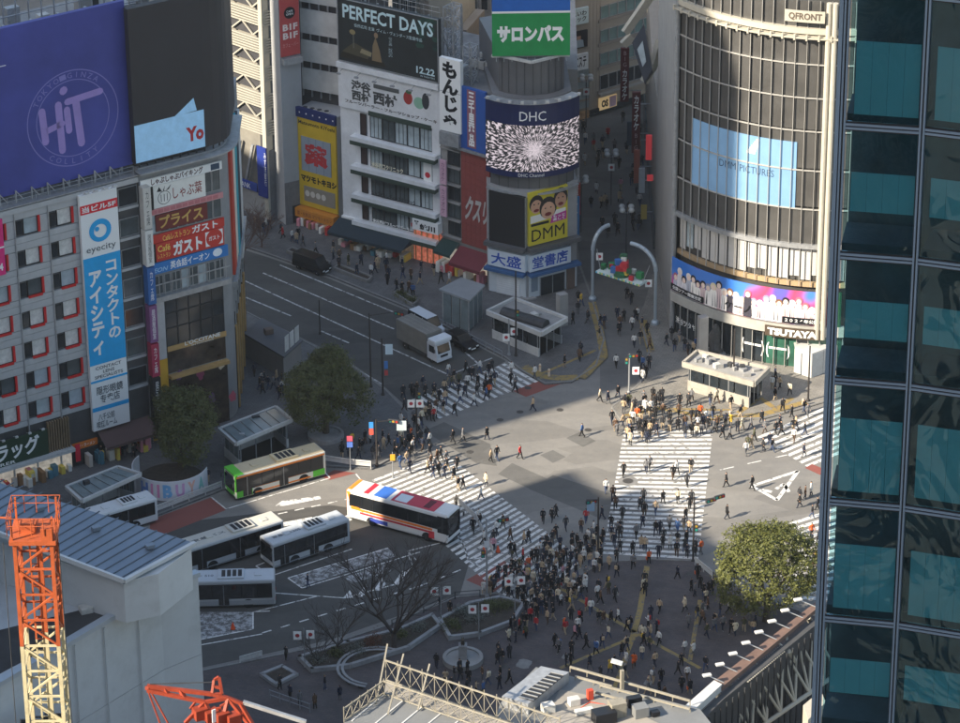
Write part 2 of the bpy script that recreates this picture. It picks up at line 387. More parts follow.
# white lines
wl_ = []
for px in ([(245,281),(449,375)], [(263,273),(394,329)], [(280,265),(403,316)], [(245,297),(291,316)], [(321,331),(349,343)], [(356,369),(382,384)],
           [(447,376),(492,358)], [(465,352),(482,367)]):
    wl_ += line_polys(px, 0.22)
sheet('lane_marking', wl_, M_WHITE2, 0.010, px=False)
wl_ = []
for px in ([(211,497),(226,509)], [(226,509),(330,478)], [(330,478),(322,469)], [(356,474),(366,487)],          # bay of the green bus
           [(200,565),(228,556)], [(256,566),(271,576)], [(271,576),(352,549)], [(256,566),(266,562)],                 # bays of the white buses
           [(288,578),(302,588)], [(302,588),(420,552)], [(288,578),(388,548)], [(275,593),(345,598)], [(345,598),(372,590)],
           [(345,598),(400,583),(412,566),(408,551),(440,543)], [(409,552),(416,560)],
           [(198,640),(253,629)], [(253,629),(253,612)], [(253,612),(270,611)], [(200,645),(262,634)], [(254,612),(318,596)],
           [(455,531),(465,548),(468,560),(492,556)], [(470,562),(480,566)]):
    wl_ += line_polys(px, 0.16)
sheet('bay_marking', wl_, M_WHITE, 0.012, px=False)
wl_ = line_polys([(262,633),(420,586),(470,566)], 0.18, dash=(1.0, 1.0)) + line_polys([(278,514),(348,499)], 0.18, dash=(1.0, 0.8)) + line_polys([(720,470),(800,452)], 0.16, dash=(1.6, 1.6))
sheet('dashed_marking', wl_, M_WHITE, 0.012, px=False)
sheet('arrow_marking', [[(275,506),(282,501),(320,496),(321,499),(284,506)], [(280,523),(312,517),(313,521),(281,527)], [(282,528),(330,520),(331,524),(284,533)], [(336,520),(350,514),(352,520),(340,525)]], M_WHITE, 0.016)
# painted islands in the bus terminal
M_HATCH = paint_mat('hatched_island', (0.40, 0.40, 0.40), 0.46)
sheet('painted_island', [[(290,577),(388,548),(396,556),(300,587)]], M_HATCH, 0.008)
sheet('painted_island', [[(345,577),(384,564),(392,571),(350,584)]], M_HATCH, 0.008)
sheet('painted_island', [[(343,598),(350,590),(353,598)], [(357,596),(366,584),(368,592),(360,598)], [(374,590),(382,578),(386,584),(380,591)], [(392,586),(402,571),(407,572),(400,584)]], M_WHITE, 0.016)
sheet('painted_island', [[(198,612),(253,612),(252,630),(198,640)]], M_HATCH, 0.008)
# triangle (approach) marking
tri = [(752,486), (798,471), (777,500)]
sheet('triangle_marking', line_polys(tri+[tri[0]], 0.42) + line_polys([(776,489),(784,484),(789,492)], 0.4) + line_polys([(762,490),(772,492)], 0.5), M_WHITE, 0.012, px=False)
# tactile paving
def tact(pxs, w=0.45, z=0.139):
    out = []
    for px in pxs:
        for q in line_polys(px, w): out.append(q)
    # shift to pavement height along the view ray
    return out
def tactile(name, px, w):
    pts = [G(u, v, 0.136) for u, v in px]; polys = []
    for a, b in zip(pts[:-1], pts[1:]):
        d = (b-a).normalized(); n = Vector((-d.y, d.x, 0))*(w/2); a2 = a - d*0.02; b2 = b + d*0.02
        polys.append([a2-n, b2-n, b2+n, a2+n])
    return polys
def tactile_strip(px, w, z=0.136):
    mb = MB()
    for i, q in enumerate(tactile('', px, w)): mb.poly([(p.x, p.y, z + 0.002*(i % 2)) for p in q])
    return struct(mb.build('tactile_paving', M_TACT))
tactile_strip([(541,578),(560,588),(635,632),(700,668)], 0.42); tactile_strip([(647,566),(640,610),(632,640)], 0.55); tactile_strip([(632,640),(610,700)], 0.42, 0.142)
tactile_strip([(700,600),(690,660)], 0.4); tactile_strip([(560,668),(640,634)], 0.4, 0.142)
tactile_strip([(524,366),(541,376),(560,378),(578,377)], 1.2); tactile_strip([(582,378),(604,356),(600,332),(592,302)], 0.9); tactile_strip([(541,374),(596,350)], 0.4, 0.142)
tactile_strip([(643,320),(651,352)], 0.9); tactile_strip([(626,416),(660,408),(706,417)], 0.7); tactile_strip([(706,418),(760,415),(806,402)], 0.9); tactile_strip([(738,413),(760,398)], 0.6, 0.142); tactile_strip([(792,398),(776,409),(760,398)], 0.6, 0.146)
tactile_strip([(640,408),(730,410)], 0.4, 0.142)
# manholes and drain covers
M_IRON = mat('cast_iron', (0.075, 0.07, 0.065), 0.6, metal=0.3, var=0.3, vscale=6)
def manhole(u, v, r=0.38, ring=False):
    p = G(u, v); z = gz(p.x, p.y) + 0.018
    mb = MB(); n = 20
    mb.poly([(p.x+math.cos(2*math.pi*k/n)*r, p.y+math.sin(2*math.pi*k/n)*r, z) for k in range(n)])
    o = mb.build('manhole_cover', M_IRON); struct(o)
    if ring:
        mb = MB(); r2 = r*1.9
        mb.poly([(p.x+math.cos(2*math.pi*k/n)*r2, p.y+math.sin(2*math.pi*k/n)*r2, z-0.003) for k in range(n)])
        struct(mb.build('manhole_collar', M_KERB))
for a in ((628,481,0.55,True),(588,430),(520,412),(470,452),(735,404),(500,420),(560,410),(640,700),(505,668),(690,575),(655,690),(556,664),(670,430),(528,388),(330,300),(440,352)): manhole(*a)
def disc_patch(u, v, r, m):
    p = G(u, v); z = gz(p.x, p.y)+0.01
    return struct(MB().poly([(p.x+math.cos(k*.5236)*r*(.8+.2*math.sin(k*2.1)), p.y+math.sin(k*.5236)*r, z) for k in range(12)]).build('stone_inlay', m))
disc_patch(524,665,0.9,M_KERB); disc_patch(566,658,0.5,M_KERB); disc_patch(648,684,0.5,M_KERB)

# ------------------------------------------------------------------ unseen towers added towards the sun, shaped for the shadows they cast
def tower_mat():
    m = bpy.data.materials.new('tower_facade'); m.use_nodes = True; nt = m.node_tree; N = nt.nodes; L = nt.links; b = N['Principled BSDF']
    tc = N.new('ShaderNodeTexCoord'); br = N.new('ShaderNodeTexBrick'); br.offset = 0
    mp = N.new('ShaderNodeMapping'); mp.inputs['Rotation'].default_value = (R(90), 0, 0); L.new(tc.outputs['Object'], mp.inputs[0]); L.new(mp.outputs[0], br.inputs['Vector'])
    br.inputs['Scale'].default_value = 1; br.inputs['Brick Width'].default_value = 3.0; br.inputs['Row Height'].default_value = 4.0; br.inputs['Mortar Size'].default_value = 0.35
    br.inputs['Color1'].default_value = (0.03, 0.045, 0.06, 1); br.inputs['Color2'].default_value = (0.05, 0.07, 0.09, 1); br.inputs['Mortar'].default_value = (0.35, 0.36, 0.38, 1)
    L.new(br.outputs['Color'], b.inputs['Base Color']); b.inputs['Roughness'].default_value = 0.25
    return m
M_TOWER = tower_mat()
SD = Vector((-SUN_H.x, -SUN_H.y, 0)); SP = Vector((-SD.y, SD.x, 0)); TEL = math.tan(SUN_EL)
def tower(label, s0, s1, a0, a1, reach, top=None):
    """s: across the sun's direction, a: along it; its shadow ends on the ground at a = reach"""
    h = (reach - a1)*TEL
    o = SD*a1 + SP*s0
    root = thing('tower', label, 'building', (o.x, o.y, 0), math.atan2(SP.y, SP.x))
    w = s1 - s0; d = a1 - a0
    pts = [(0, 0), (0, h)] if not top else [(0, 0)] + [(x*w, h - dz) for x, dz in top]
    pts += [(w, h), (w, 0)] if not top else [(w, 0)]
    mb = MB(); n = len(pts); f = [(x, 0, z) for x, z in pts]; k = [(x, d, z) for x, z in pts]
    mb.poly(list(reversed(f))[::-1]); mb.poly(list(reversed(k)))
    for i in range(n): j = (i+1) % n; mb.poly([f[j], f[i], k[i], k[j]])
    mb.build('shade_block', M_TOWER, root)
    return root
tower('unseen broad tower beyond the left edge, shaped to shade the plaza', 213, 262.5, 20, 60, 180)
tower('unseen low tower wing beyond the left edge, shaped to leave the station sunlit', 165, 213, 5, 45, 140)
tower('unseen stepped tower wing beyond the left edge, shaped for its shadow outline', 262.5, 269.4, 20, 60, 176)
tower('unseen low block between two towers, shaped to leave the bus terminal sunlit', 269.4, 282, 20, 60, 145)
tower('unseen round-topped tower beyond the left edge, shaped for its rounded shadow', 282, 340.5, 20, 60, 274, top=[(0, 9), (0.02, 5.5), (0.05, 2.5), (0.09, 0.8), (0.14, 0), (1, 0)])
tower('unseen lower tower beyond the far left edge, shaped to leave the parking tower sunlit', 340.5, 460, 20, 60, 192)
tower('unseen skyscraper added behind the viewpoint to shade the glass tower', 40, 132, -60, -20, 310)  # added only to keep the near glass tower out of the sun
# ================================================================== BUILDINGS
def C(h, rough=0.6, var=0.08, **k):
    return mat('paint_' + h.strip('#') + (str(rough) if rough != 0.6 else '') + ''.join(str(v) for v in k.values()), hexc(h), rough, var=var, vscale=0.8, **k)
def screen_mat(name, col, e): return mat(name, col, 0.4, emit=e)
def glass_mat(name, col, rough=0.12, var=0.5, vs=0.35, spec=0.6):
    m = mat(name, col, rough, spec=spec, var=var, vscale=vs); return m
M_CONC = mat('concrete', (0.28, 0.275, 0.265), 0.9, var=0.15, vscale=0.3, dirt=0.25, bump=0.1)
M_ROOF = mat('roof_felt', (0.16, 0.165, 0.17), 0.95, var=0.3, vscale=0.5, dirt=0.3)
M_STEEL = mat('galvanised_steel', (0.38, 0.39, 0.40), 0.5, metal=0.5, var=0.2, vscale=2)
M_DKSTEEL = mat('dark_steel', (0.05, 0.052, 0.056), 0.5, metal=0.3, var=0.2, vscale=2)
M_WHITEM = mat('white_metal', (0.52, 0.52, 0.505), 0.5, var=0.12, vscale=1.0, dirt=0.3)
M_GLASSD = glass_mat('dark_glass', (0.020, 0.026, 0.032)); M_GLASSG = glass_mat('grey_glass', (0.07, 0.085, 0.09), 0.15)
M_GLASSL = glass_mat('blind_glass', (0.36, 0.42, 0.44), 0.2, 0.35, 0.5)
M_AC = mat('ac_casing', (0.50, 0.49, 0.46), 0.6, var=0.2, vscale=0.7, dirt=0.35)
M_CREAM = mat('cream_panel', (0.42, 0.39, 0.32), 0.6, var=0.08, vscale=1.2)

def ac_unit(parent, x, y, z, w=1.0, d=0.7, h=1.1, rz=0.0):
    """roof-top condenser: casing, round fan grille, feet"""
    mb = MB().cbox((x, y, z+0.12), w, d, h, rz)
    o = mb.build('condenser', M_AC, parent, bevel=0.03)
    g = MB(); c, s = math.cos(rz), math.sin(rz)
    g.lathe([(0.36*w, 0), (0.36*w, 0.05), (0.10*w, 0.06)], (x, y, z+0.125+h), 14)
    g.build('fan_grille', M_DKSTEEL, o)
    for sx in (-.4, .4): MB().cbox((x+sx*w*c, y+sx*w*s, z), 0.1, d, 0.115, rz).build('foot', M_DKSTEEL, o)
    return o
def window_mesh(w, h, fr=0.07, dp=0.10):
    """frame ring (local x,z; proud of the wall)"""
    mb = MB()
    mb.box(-w/2, w/2, -dp, 0, -h/2, -h/2+fr); mb.box(-w/2, w/2, -dp, 0, h/2-fr, h/2)
    mb.box(-w/2, -w/2+fr, -dp, 0, -h/2+fr, h/2-fr); mb.box(w/2-fr, w/2, -dp, 0, -h/2+fr, h/2-fr)
    return mb
_wm = {}
def window(parent, t, y, z, w, h, mf, mg, fr=0.07, name='window', nv=0, nh=0):
    """a framed window: frame (part) with its pane and bars (sub-parts)"""
    k = (round(w, 2), round(h, 2), mf.name, fr)
    if k not in _wm: _wm[k] = window_mesh(w, h, fr).mesh('window_frame', mf)
    f = link(name, _wm[k], parent, (t, y, z))
    k2 = (round(w, 2), round(h, 2), mg.name, 'p')
    if k2 not in _wm: _wm[k2] = MB().box(-w/2+fr, w/2-fr, -0.035, 0, -h/2+fr, h/2-fr).mesh('pane', mg)
    link('pane', _wm[k2], f)
    for i in range(nv):
        x = -w/2 + w*(i+1)/(nv+1); kb = (round(h, 2), mf.name, 'b')
        if kb not in _wm: _wm[kb] = MB().box(-0.03, 0.03, -0.07, -0.036, -h/2+fr, h/2-fr).mesh('mullion', mf)
        link('mullion', _wm[kb], f, (x, 0, 0))
    return f
def rail(parent, pts, h=1.1, m=None, step=1.5, name='railing'):
    mb = MB(); m = m or M_STEEL
    for a, b in zip(pts[:-1], pts[1:]):
        a = Vector(a); b = Vector(b); n = max(1, int((b-a).length/step)); u = Vector((0, 0, h))
        for k in range(n+1):
            p = a.lerp(b, k/n); mb.tube(p, p+u, 0.025, n=5)
        for f in (1.0, 0.55): mb.tube(a+u*f, b+u*f, 0.022, n=5)
    return mb.build(name, m, parent)
def floodlights(F, t0, t1, n, y, z, m=None):
    for i in range(n):
        t = t0 + (t1-t0)*(i+0.5)/n
        mb = MB(); mb.tube((t, y+0.5, z), (t, y-0.7, z+0.25), 0.03, n=5); mb.cbox((t, y-0.75, z+0.1), 0.35, 0.2, 0.2)
        mb.build('sign_lamp', m or M_STEEL, F.root)

# ------------------------------------------------------------------ A: grey block with red-framed windows, giant purple billboard
FA = Fac((0, 490), (150, 445), 'office_block', 'grey office block with red window frames under the purple billboard')
A0 = FA.tz(-120, 300)[0]; A1 = FA.tz(137.5, 180)[0]; AZ = FA.tz(0, 212)[1]
M_CLAD = mat('grey_cladding', (0.46, 0.465, 0.47), 0.55, metal=0.15, var=0.12, vscale=0.4, dirt=0.18); M_CLAD2 = mat('dark_cladding', (0.07, 0.072, 0.075), 0.5, var=0.2, vscale=0.6)
M_REDF = C('#c81e22', 0.5); M_BLK = C('#15161a', 0.45)
MB().box(A0, A1, 0.25, 22, 0, AZ).build('wall', M_CLAD2, FA.root)
MB().box(A0, A1, 0.0, 22.2, AZ+0.003, AZ+0.25).build('roof', M_ROOF, FA.root)
tA, zA = FA.tz(31.5, 225); tB, zB = FA.tz(65, 216.5); pitch = tB - tA
_, z7 = FA.tz(45.5, 405.8); rp = (zA - z7)/6.0
gz0 = FA.tz(70, 424)[1]
cl = MB().box(-pitch/2+0.03, pitch/2-0.03, -0.0, 0.24, rp*0.27, rp*0.5-0.02).mesh('cladding_panel', M_CLAD)
cl2 = MB().box(-pitch/2+0.03, pitch/2-0.03, -0.0, 0.24, -rp*0.5+0.02, -rp*0.31).mesh('cladding_panel', M_CLAD)
pier = MB().box(pitch*0.21, pitch*0.5-0.03, -0.0, 0.24, -rp*0.29, rp*0.25).mesh('cladding_panel', M_CLAD)
M_CURT = [mat('curtain_pale', (0.60, 0.59, 0.56), 0.5, var=0.3, vscale=1.5), M_GLASSG, mat('curtain_blue', (0.36, 0.42, 0.46), 0.4, var=0.2, vscale=1.2), M_GLASSL, M_GLASSD]
ncol = int((A1 - A0)/pitch)
for c in range(-7, 4):
    tc_ = tA + c*pitch
    if tc_ - pitch/2 < A0 or tc_ + pitch/2 > A1 + 0.1: continue
    for r in range(7):
        zc = zA - r*rp
        if zc - rp/2 < gz0 - 1.6: continue
        link('cladding_panel', cl, FA.root, (tc_, 0, zc)); link('cladding_panel', cl2, FA.root, (tc_, 0, zc)); link('cladding_panel', pier, FA.root, (tc_, 0, zc))
        ww, wh = pitch*0.42, rp*0.52
        wdw = window(FA.root, tc_ - pitch*0.02, 0.2, zc, ww, wh, M_BLK, M_CURT[rnd.choice([0, 0, 0, 1, 2, 2, 3, 4])], 0.05)
        MB().box(ww/2, ww/2+0.22, -0.3, 0.0, -wh/2-0.0, wh/2).build('red_reveal', M_REDF, wdw)
        if r > 1: MB().box(-ww/2, ww/2-0.004, -0.3, -0.002, -wh/2-0.22, -wh/2).build('red_sill', M_REDF, wdw)
        link('side_vent', MB().box(-pitch*0.43, -pitch*0.27, 0.05, 0.245, -rp*0.22, rp*0.18).mesh('side_vent', M_GLASSD), FA.root, (tc_, 0, zc))
for c in range(-7, 4):
    t = tA + (c+0.5)*pitch
    if A0 < t < A1 - 1: MB().box(t-0.06, t+0.06, -0.12, 0.2, gz0, AZ).build('mullion', M_STEEL, FA.root)
# dark strip windows at the right end
te = FA.tz(124, 300)[0]
for r in range(7):
    zc = zA - r*rp + 0.35
    window(FA.root, (te + A1)/2, 0.18, zc, A1 - te - 0.1, rp*0.60, M_STEEL, M_GLASSG if r % 2 else M_GLASSD, 0.06)
    MB().box(te, A1, 0.05, 0.24, zc - rp*0.42, zc - rp*0.33).build('cladding_panel', M_CLAD, FA.root)
MB().box(A0, A1, -0.15, 0.3, AZ-0.55, AZ).build('parapet', M_CLAD, FA.root)
rail(FA.root, [(A0+5, 0.2, AZ+0.25), (A1-0.3, 0.2, AZ+0.25)], 0.9)
# pharmacy shopfront
M_SHOP = mat('shop_interior', (0.42, 0.38, 0.32), 0.7, var=0.4, vscale=1.3, emit=0.25); M_SIGNGRN = C('#1d3a28'); M_LETW = mat('letter_white', (0.82, 0.82, 0.80), 0.5)
s0 = FA.tz(-60, 470)[0]; s1 = FA.tz(46, 437)[0]; s2 = FA.tz(70, 430)[0]
zs1 = FA.tz(46, 427)[1]; zs0 = FA.tz(46, 452)[1]
pl = FA.panel('fascia_sign', s0, s1, zs0, zs1, -0.25, 0.2, M_SIGNGRN)
t0, t1, q0, q1 = FA.rect((0, 444), (40, 446), -0.46)
lettering(pl, 'ドラッグ', t0-2.0, t1, zs0+0.55, zs1-0.25, -0.455, M_LETW, 0.035)
lettering(pl, 'CARER', t0-1.6, t0+1.6, zs0+0.08, zs0+0.42, -0.455, M_LETW, 0.01)
for k in range(9):
    t = s1 + 0.1 + (s2 - s1 - 0.2)*k/9
    MB().box(t, t+0.14, -0.4, -0.02, zs0, zs1+0.6).build('timber_slat', mat('timber', (0.20, 0.14, 0.08), 0.7, var=0.3), FA.root)
MB().box(s0, s2, -1.0, 0.2, zs0-0.35, zs0-0.02).build('canopy', M_WHITEM, FA.root)
MB().box(s0, s2, 0.0, 0.24, 0.15, zs0-0.36).build('shop_interior', M_SHOP, FA.root)
for k in range(6):
    t = s0 + (s2-s0)*k/5.5; MB().box(t, t+0.18, -0.12, 0.0, 0.15, zs0-0.36).build('shop_post', M_WHITEM, FA.root)
stk = ['#d9d4c8', '#c23b3b', '#d98f9a', '#e8e6dd', '#8c6a4a', '#4d7d8c', '#e3c75a', '#c9bfb2']
for k in range(26):
    t = s0 + 5 + (s2 - s0 - 5.4)*rnd.random(); h = rnd.uniform(0.5, 1.7)
    MB().box(t, t+rnd.uniform(0.3, 0.6), -rnd.uniform(0.5, 1.6), -0.15, 0.14, 0.14+h).build('goods_rack', C(rnd.choice(stk)), FA.root)
for k in range(8):
    t = s0 + (s1-s0)*(k+0.5)/8; mb = MB(); mb.tube((t, -0.2, zs1+0.1), (t, -0.95, zs1+0.45), 0.03, n=5); mb.cbox((t, -1.0, zs1+0.32), 0.3, 0.2, 0.18); mb.build('sign_lamp', M_WHITEM, FA.root)
# neighbouring small shops
t0, t1, q0, q1 = FA.rect((72, 441), (98, 447), -0.3)
zo = FA.tz(85, 443)[1]
sg = FA.panel('fascia_sign', t0, t1, zo-0.35, zo+0.35, -0.1, 0.2, C('#d2722a')); lettering(sg, '餃子・ラーメン', t0+0.3, t1-0.3, zo-0.2, zo+0.2, -0.305, M_LETW, 0.01)
MB().box(t0, A1, 0.0, 0.24, 0.15, zo-0.36).build('shop_interior', M_DKSTEEL, FA.root)
M_AWN = C('#5a4644', 0.8)
aw = MB(); za = FA.tz(120, 428)[1]
aw.poly([(t1+0.1, 0, za+0.5), (t1+0.1, -2.0, za-0.7), (A1-0.2, -2.0, za-0.7), (A1-0.2, 0, za+0.5)]); aw.poly([(t1+0.1, -2.0, za-0.7), (t1+0.1, -2.0, za-1.0), (A1-0.2, -2.0, za-1.0), (A1-0.2, -2.0, za-0.7)])
aw.build('awning', M_AWN, FA.root)
bn = FA.panel('banner', t0+0.2, t0+0.75, 0.9, 2.9, -0.5, 0.05, C('#d81f3a'))
for k in range(18):
    t = t0 + 1.2 + (A1 - t0 - 1.6)*rnd.random(); h = rnd.uniform(0.6, 1.8)
    MB().box(t, t+rnd.uniform(0.25, 0.6), -rnd.uniform(0.4, 1.5), -0.1, 0.14, 0.14+h).build('goods_rack', C(rnd.choice(stk)), FA.root)
t0, t1, q0, q1 = FA.rect((96, 412), (126, 421), -0.2)
zc = FA.tz(111, 417)[1]
sg = FA.panel('wall_sign', t0, t1, zc-0.95, zc+0.95, -0.05, 0.12, M_LETW); lettering(sg, '八チ公前\n喫煙ルーム', t0+0.3, t0+(t1-t0)*0.62, zc-0.7, zc+0.6, -0.175, C('#4a4a44'), 0.01)
MB().lathe([(0.28, 0), (0.28, 0.01)], (0, 0, 0), 12).build('emblem', C('#c23a4a'), sg, (t1-0.7, -0.185, zc+0.3)).rotation_euler = (R(90), 0, 0)
# pink side sign at the picture's left edge
t0, t1, q0, q1 = FA.rect((-10, 222), (6, 274), -0.2)
sg = FA.panel('pink_sign', t0, t1, q0, q1, -0.1, 0.15, C('#e0287a')); lettering(sg, '4', t1-0.75, t1-0.25, q0+0.5, q0+1.3, -0.255, M_LETW, 0.03)
MB().box(t0, t1, -0.262, -0.252, (q0+q1)/2-0.08, (q0+q1)/2+0.08).build('white_rule', M_LETW, sg)
# tall sign on the facade
ye = -0.55; el = lambda v: FA.tz(79 + (v-197)*0.0633, v, ye)[1]
e0, e1 = FA.tz(79, 197, ye)[0], FA.tz(116.5, 187, ye)[0]
sg = MB().box(e0, e1, ye, -0.13, el(432), el(197)).build('tall_sign', M_LETW, FA.root)
M_CYAN = C('#12a0dc'); M_SIGNRED = C('#d8232f'); M_GREYLET = C('#50565c')
def band(v0, v1, m, nm='sign_band'): return MB().box(e0+0.02, e1-0.02, ye-0.02, ye-0.003, el(v1), el(v0)).build(nm, m, sg)
band(207, 216, M_SIGNRED); band(260, 367, M_CYAN); band(382.5, 384.5, M_CYAN); band(409, 413, M_CYAN)
lettering(sg, '当ビル5F', e0+0.2, e1-0.2, el(214.5), el(208.5), ye-0.03, M_LETW, 0.03)
em = (e0+e1)/2; zc = el(235)
ring = MB(); n = 28
for k in range(n):
    a, b = 2*math.pi*k/n, 2*math.pi*(k+1)/n
    ring.poly([(em+math.cos(b)*1.25, ye-0.03, zc+math.sin(b)*1.25), (em+math.cos(a)*1.25, ye-0.03, zc+math.sin(a)*1.25), (em+math.cos(a)*0.72, ye-0.03, zc-0.05+math.sin(a)*0.72), (em+math.cos(b)*0.72, ye-0.03, zc-0.05+math.sin(b)*0.72)])
ring.build('ring_emblem', M_CYAN, sg)
MB().poly([(em-0.35+math.cos(k*.628)*.26, ye-0.031, zc+0.2+math.sin(k*.628)*.26) for k in range(10)]).build('ring_dot', M_CYAN, sg)
lettering(sg, 'eyecity', e0+0.45, e1-0.45, el(257), el(249), ye-0.03, M_GREYLET, 0.0)
lettering(sg, 'コンタクトの', em+0.25, e1-0.42, el(345), el(267), ye-0.03, M_LETW, 0.03, vertical=True)
lettering(sg, 'アイシティ', e0+0.45, em-0.15, el(358), el(274), ye-0.03, M_LETW, 0.04, vertical=True)
lettering(sg, 'CONTACT\nLENS\nSPECIALISTS', e0+0.5, e1-0.5, el(381), el(369), ye-0.03, M_GREYLET, 0.01)
lettering(sg, '隠形眼鏡\n专卖店', e0+0.6, e1-0.6, el(406), el(389), ye-0.03, M_GREYLET, 0.01)
lettering(sg, '八千公前\n喫煙ルーム', e0+0.4, e1-1.5, el(430), el(416), ye-0.03, M_GREYLET, 0.01)
for k in range(4):
    t = e0 + (e1-e0)*(k+0.5)/4; mb = MB(); mb.tube((t, ye+0.2, el(197)), (t, ye-0.6, el(192)), 0.04, n=5); mb.cbox((t, ye-0.7, el(193)), 0.45, 0.3, 0.25); mb.build('sign_lamp', M_WHITEM, sg)
# rooftop billboard
M_PURP = mat('purple_vinyl', (0.05, 0.061, 0.285), 0.5, var=0.22, vscale=0.12); M_MAUVE = mat('mauve_print', (0.32, 0.235, 0.55), 0.6, var=0.1)
M_PALE = mat('pale_purple_print', (0.20, 0.19, 0.48), 0.6)
yb = 0.8; b1, bz0 = FA.tz(133, 164, yb); bz1 = FA.tz(124.5, 0.5, yb)[1]; b0 = FA.tz(-60, 30, yb)[0]
BB = thing('billboard', 'huge purple rooftop billboard with a round emblem and handwritten letters', 'billboard', FA.world(0, 0, AZ+0.25), FA.ang)
DZ = AZ + 0.25
MB().box(b0, b1, yb, yb+0.5, bz0-DZ, bz1-DZ).build('panel', M_PURP, BB)
for k in range(7):
    t = b0 + 1 + (b1-b0-2)*k/6; mb = MB(); mb.beam((t, yb+0.7, 0), (t, yb+0.7, bz1-DZ), 0.25); mb.beam((t, yb+5, 0), (t, yb+0.8, (bz1-DZ)*0.7), 0.18); mb.build('support_frame', M_STEEL, BB)
for k in range(6):
    z = bz0 - DZ + 0.3 + (bz1-bz0-0.6)*k/5; MB().box(b0, b1, yb+0.51, yb+0.62, z-0.06, z+0.06).build('cross_rail', M_STEEL, BB)
MB().box(b0, b1, -0.2, yb+0.45, bz0-DZ-0.95, bz0-DZ-0.85).build('catwalk', M_STEEL, BB)
cxt, czt = FA.tz(73, 118, yb); czt -= DZ; rr = FA.tz(119, 118, yb)[0] - cxt
for r_, w_ in ((1.0, 0.035), (0.80, 0.03)):
    ring = MB(); n = 64
    for k in range(n):
        a, b = 2*math.pi*k/n, 2*math.pi*(k+1)/n
        ring.poly([(cxt+math.cos(b)*rr*r_, yb-0.006, czt+math.sin(b)*rr*r_), (cxt+math.cos(a)*rr*r_, yb-0.006, czt+math.sin(a)*rr*r_), (cxt+math.cos(a)*rr*(r_-w_*.6), yb-0.006, czt+math.sin(a)*rr*(r_-w_*.6)), (cxt+math.cos(b)*rr*(r_-w_*.6), yb-0.006, czt+math.sin(b)*rr*(r_-w_*.6))])
    ring.build('emblem_ring', M_PALE, BB)
def stroke(pts, w, m, nm='brush_letter'):
    mb = MB()
    for i, (a, b) in enumerate(zip(pts[:-1], pts[1:])):
        a = Vector(a); b = Vector(b); d = (b-a).normalized(); n = Vector((-d.y, d.x))*w
        y = yb - 0.008 - 0.002*i
        mb.poly([(cxt+p.x*rr, y, czt+p.y*rr) for p in (a-n, b-n, b+n, a+n)][::1])
        for q_, e in enumerate((a, b)): mb.poly([(cxt+(e.x+math.cos(k*.7854)*w)*rr, y-0.004-0.004*q_, czt+(e.y+math.sin(k*.7854)*w)*rr) for k in range(8)])
    return mb.build(nm, m, BB)
stroke([(-.66, .28), (-.62, -.36)], .075, M_MAUVE); stroke([(-.30, .34), (-.27, -.62)], .075, M_MAUVE); stroke([(-.64, -.16), (-.24, -.06)], .065, M_MAUVE)
stroke([(-.12, .20), (-.10, -.24)], .07, M_MAUVE); stroke([(-.18, .60), (-.16, .62)], .08, M_MAUVE)
stroke([(-.10, .36), (.62, .42)], .07, M_MAUVE); stroke([(.08, .34), (.15, -.56)], .08, M_MAUVE)
for s_, a0, a1, fl in (('TOKYO-GINZA', 150, 52, 1), ('COLLITY', 235, 300, -1)):
    for i, ch in enumerate(s_):
        a = R(a0 + (a1-a0)*i/(len(s_)-1)); co, fs, asp = text_mesh(ch, 0.0)
        h = 0.11*rr; w = h*min(asp, 1.3); ro = a - R(90) if fl > 0 else a + R(90)
        v = []
        for c in co:
            x = (c[0]-.5)*w; z = (c[1]-.5)*h
            v.append((cxt+math.cos(a)*rr*.89 + x*math.cos(ro) - z*math.sin(ro), yb-0.009, czt+math.sin(a)*rr*.89 + x*math.sin(ro) + z*math.cos(ro)))
        me = bpy.data.meshes.new('lettering'); me.from_pydata(v, [], fs); me.materials.append(M_PALE); link('lettering', me, BB)
mb = MB(); tq, zq = FA.tz(3, 66, yb); mb.box(b0, tq+0.3, yb-0.01, yb-0.004, zq-DZ-0.04, zq-DZ+0.04); mb.build('white_rule', M_LETW, BB)
# roof clutter behind and below the billboard
for k in range(9):
    t = A0 + 12 + (A1-A0-13)*k/9
    mb = MB(); mb.beam((t, 0.5, AZ+0.3), (t, 0.5, AZ+1.6), 0.12); mb.beam((t, 0.5, AZ+1.6), (t+0.9, 0.7, AZ+0.4), 0.08); mb.build('roof_bracket', M_STEEL, FA.root)
for k in range(5): ac_unit(FA.root, A0+14+k*4.1+rnd.random(), 3.0, AZ+0.25, 1.2, 0.8, 0.9)
PH_ = thing('plant_room', 'rooftop plant deck of pipes and rails behind the purple billboard', 'roof plant', FA.world(0, 6, AZ+0.25), FA.ang)
tp0 = FA.tz(-40, 10, 8)[0]; tp1 = FA.tz(150, 0, 8)[0]; hz = FA.tz(60, 16, 8)[1] - AZ - 0.25
MB().box(tp0, tp1, 1, 9, 0, hz-1.5).build('deck_block', M_CONC, PH_)
for k in range(16):
    t = tp0 + (tp1-tp0)*k/15; MB().tube((t, 1.2, hz-1.5), (t, 1.2, hz+3.5), 0.09, n=6).build('post', M_STEEL, PH_)
for z in (0.2, 1.6, 3.0): MB().tube((tp0, 1.2, hz-1.5+z), (tp1, 1.2, hz-1.5+z), 0.07, n=6).build('pipe', M_STEEL, PH_)
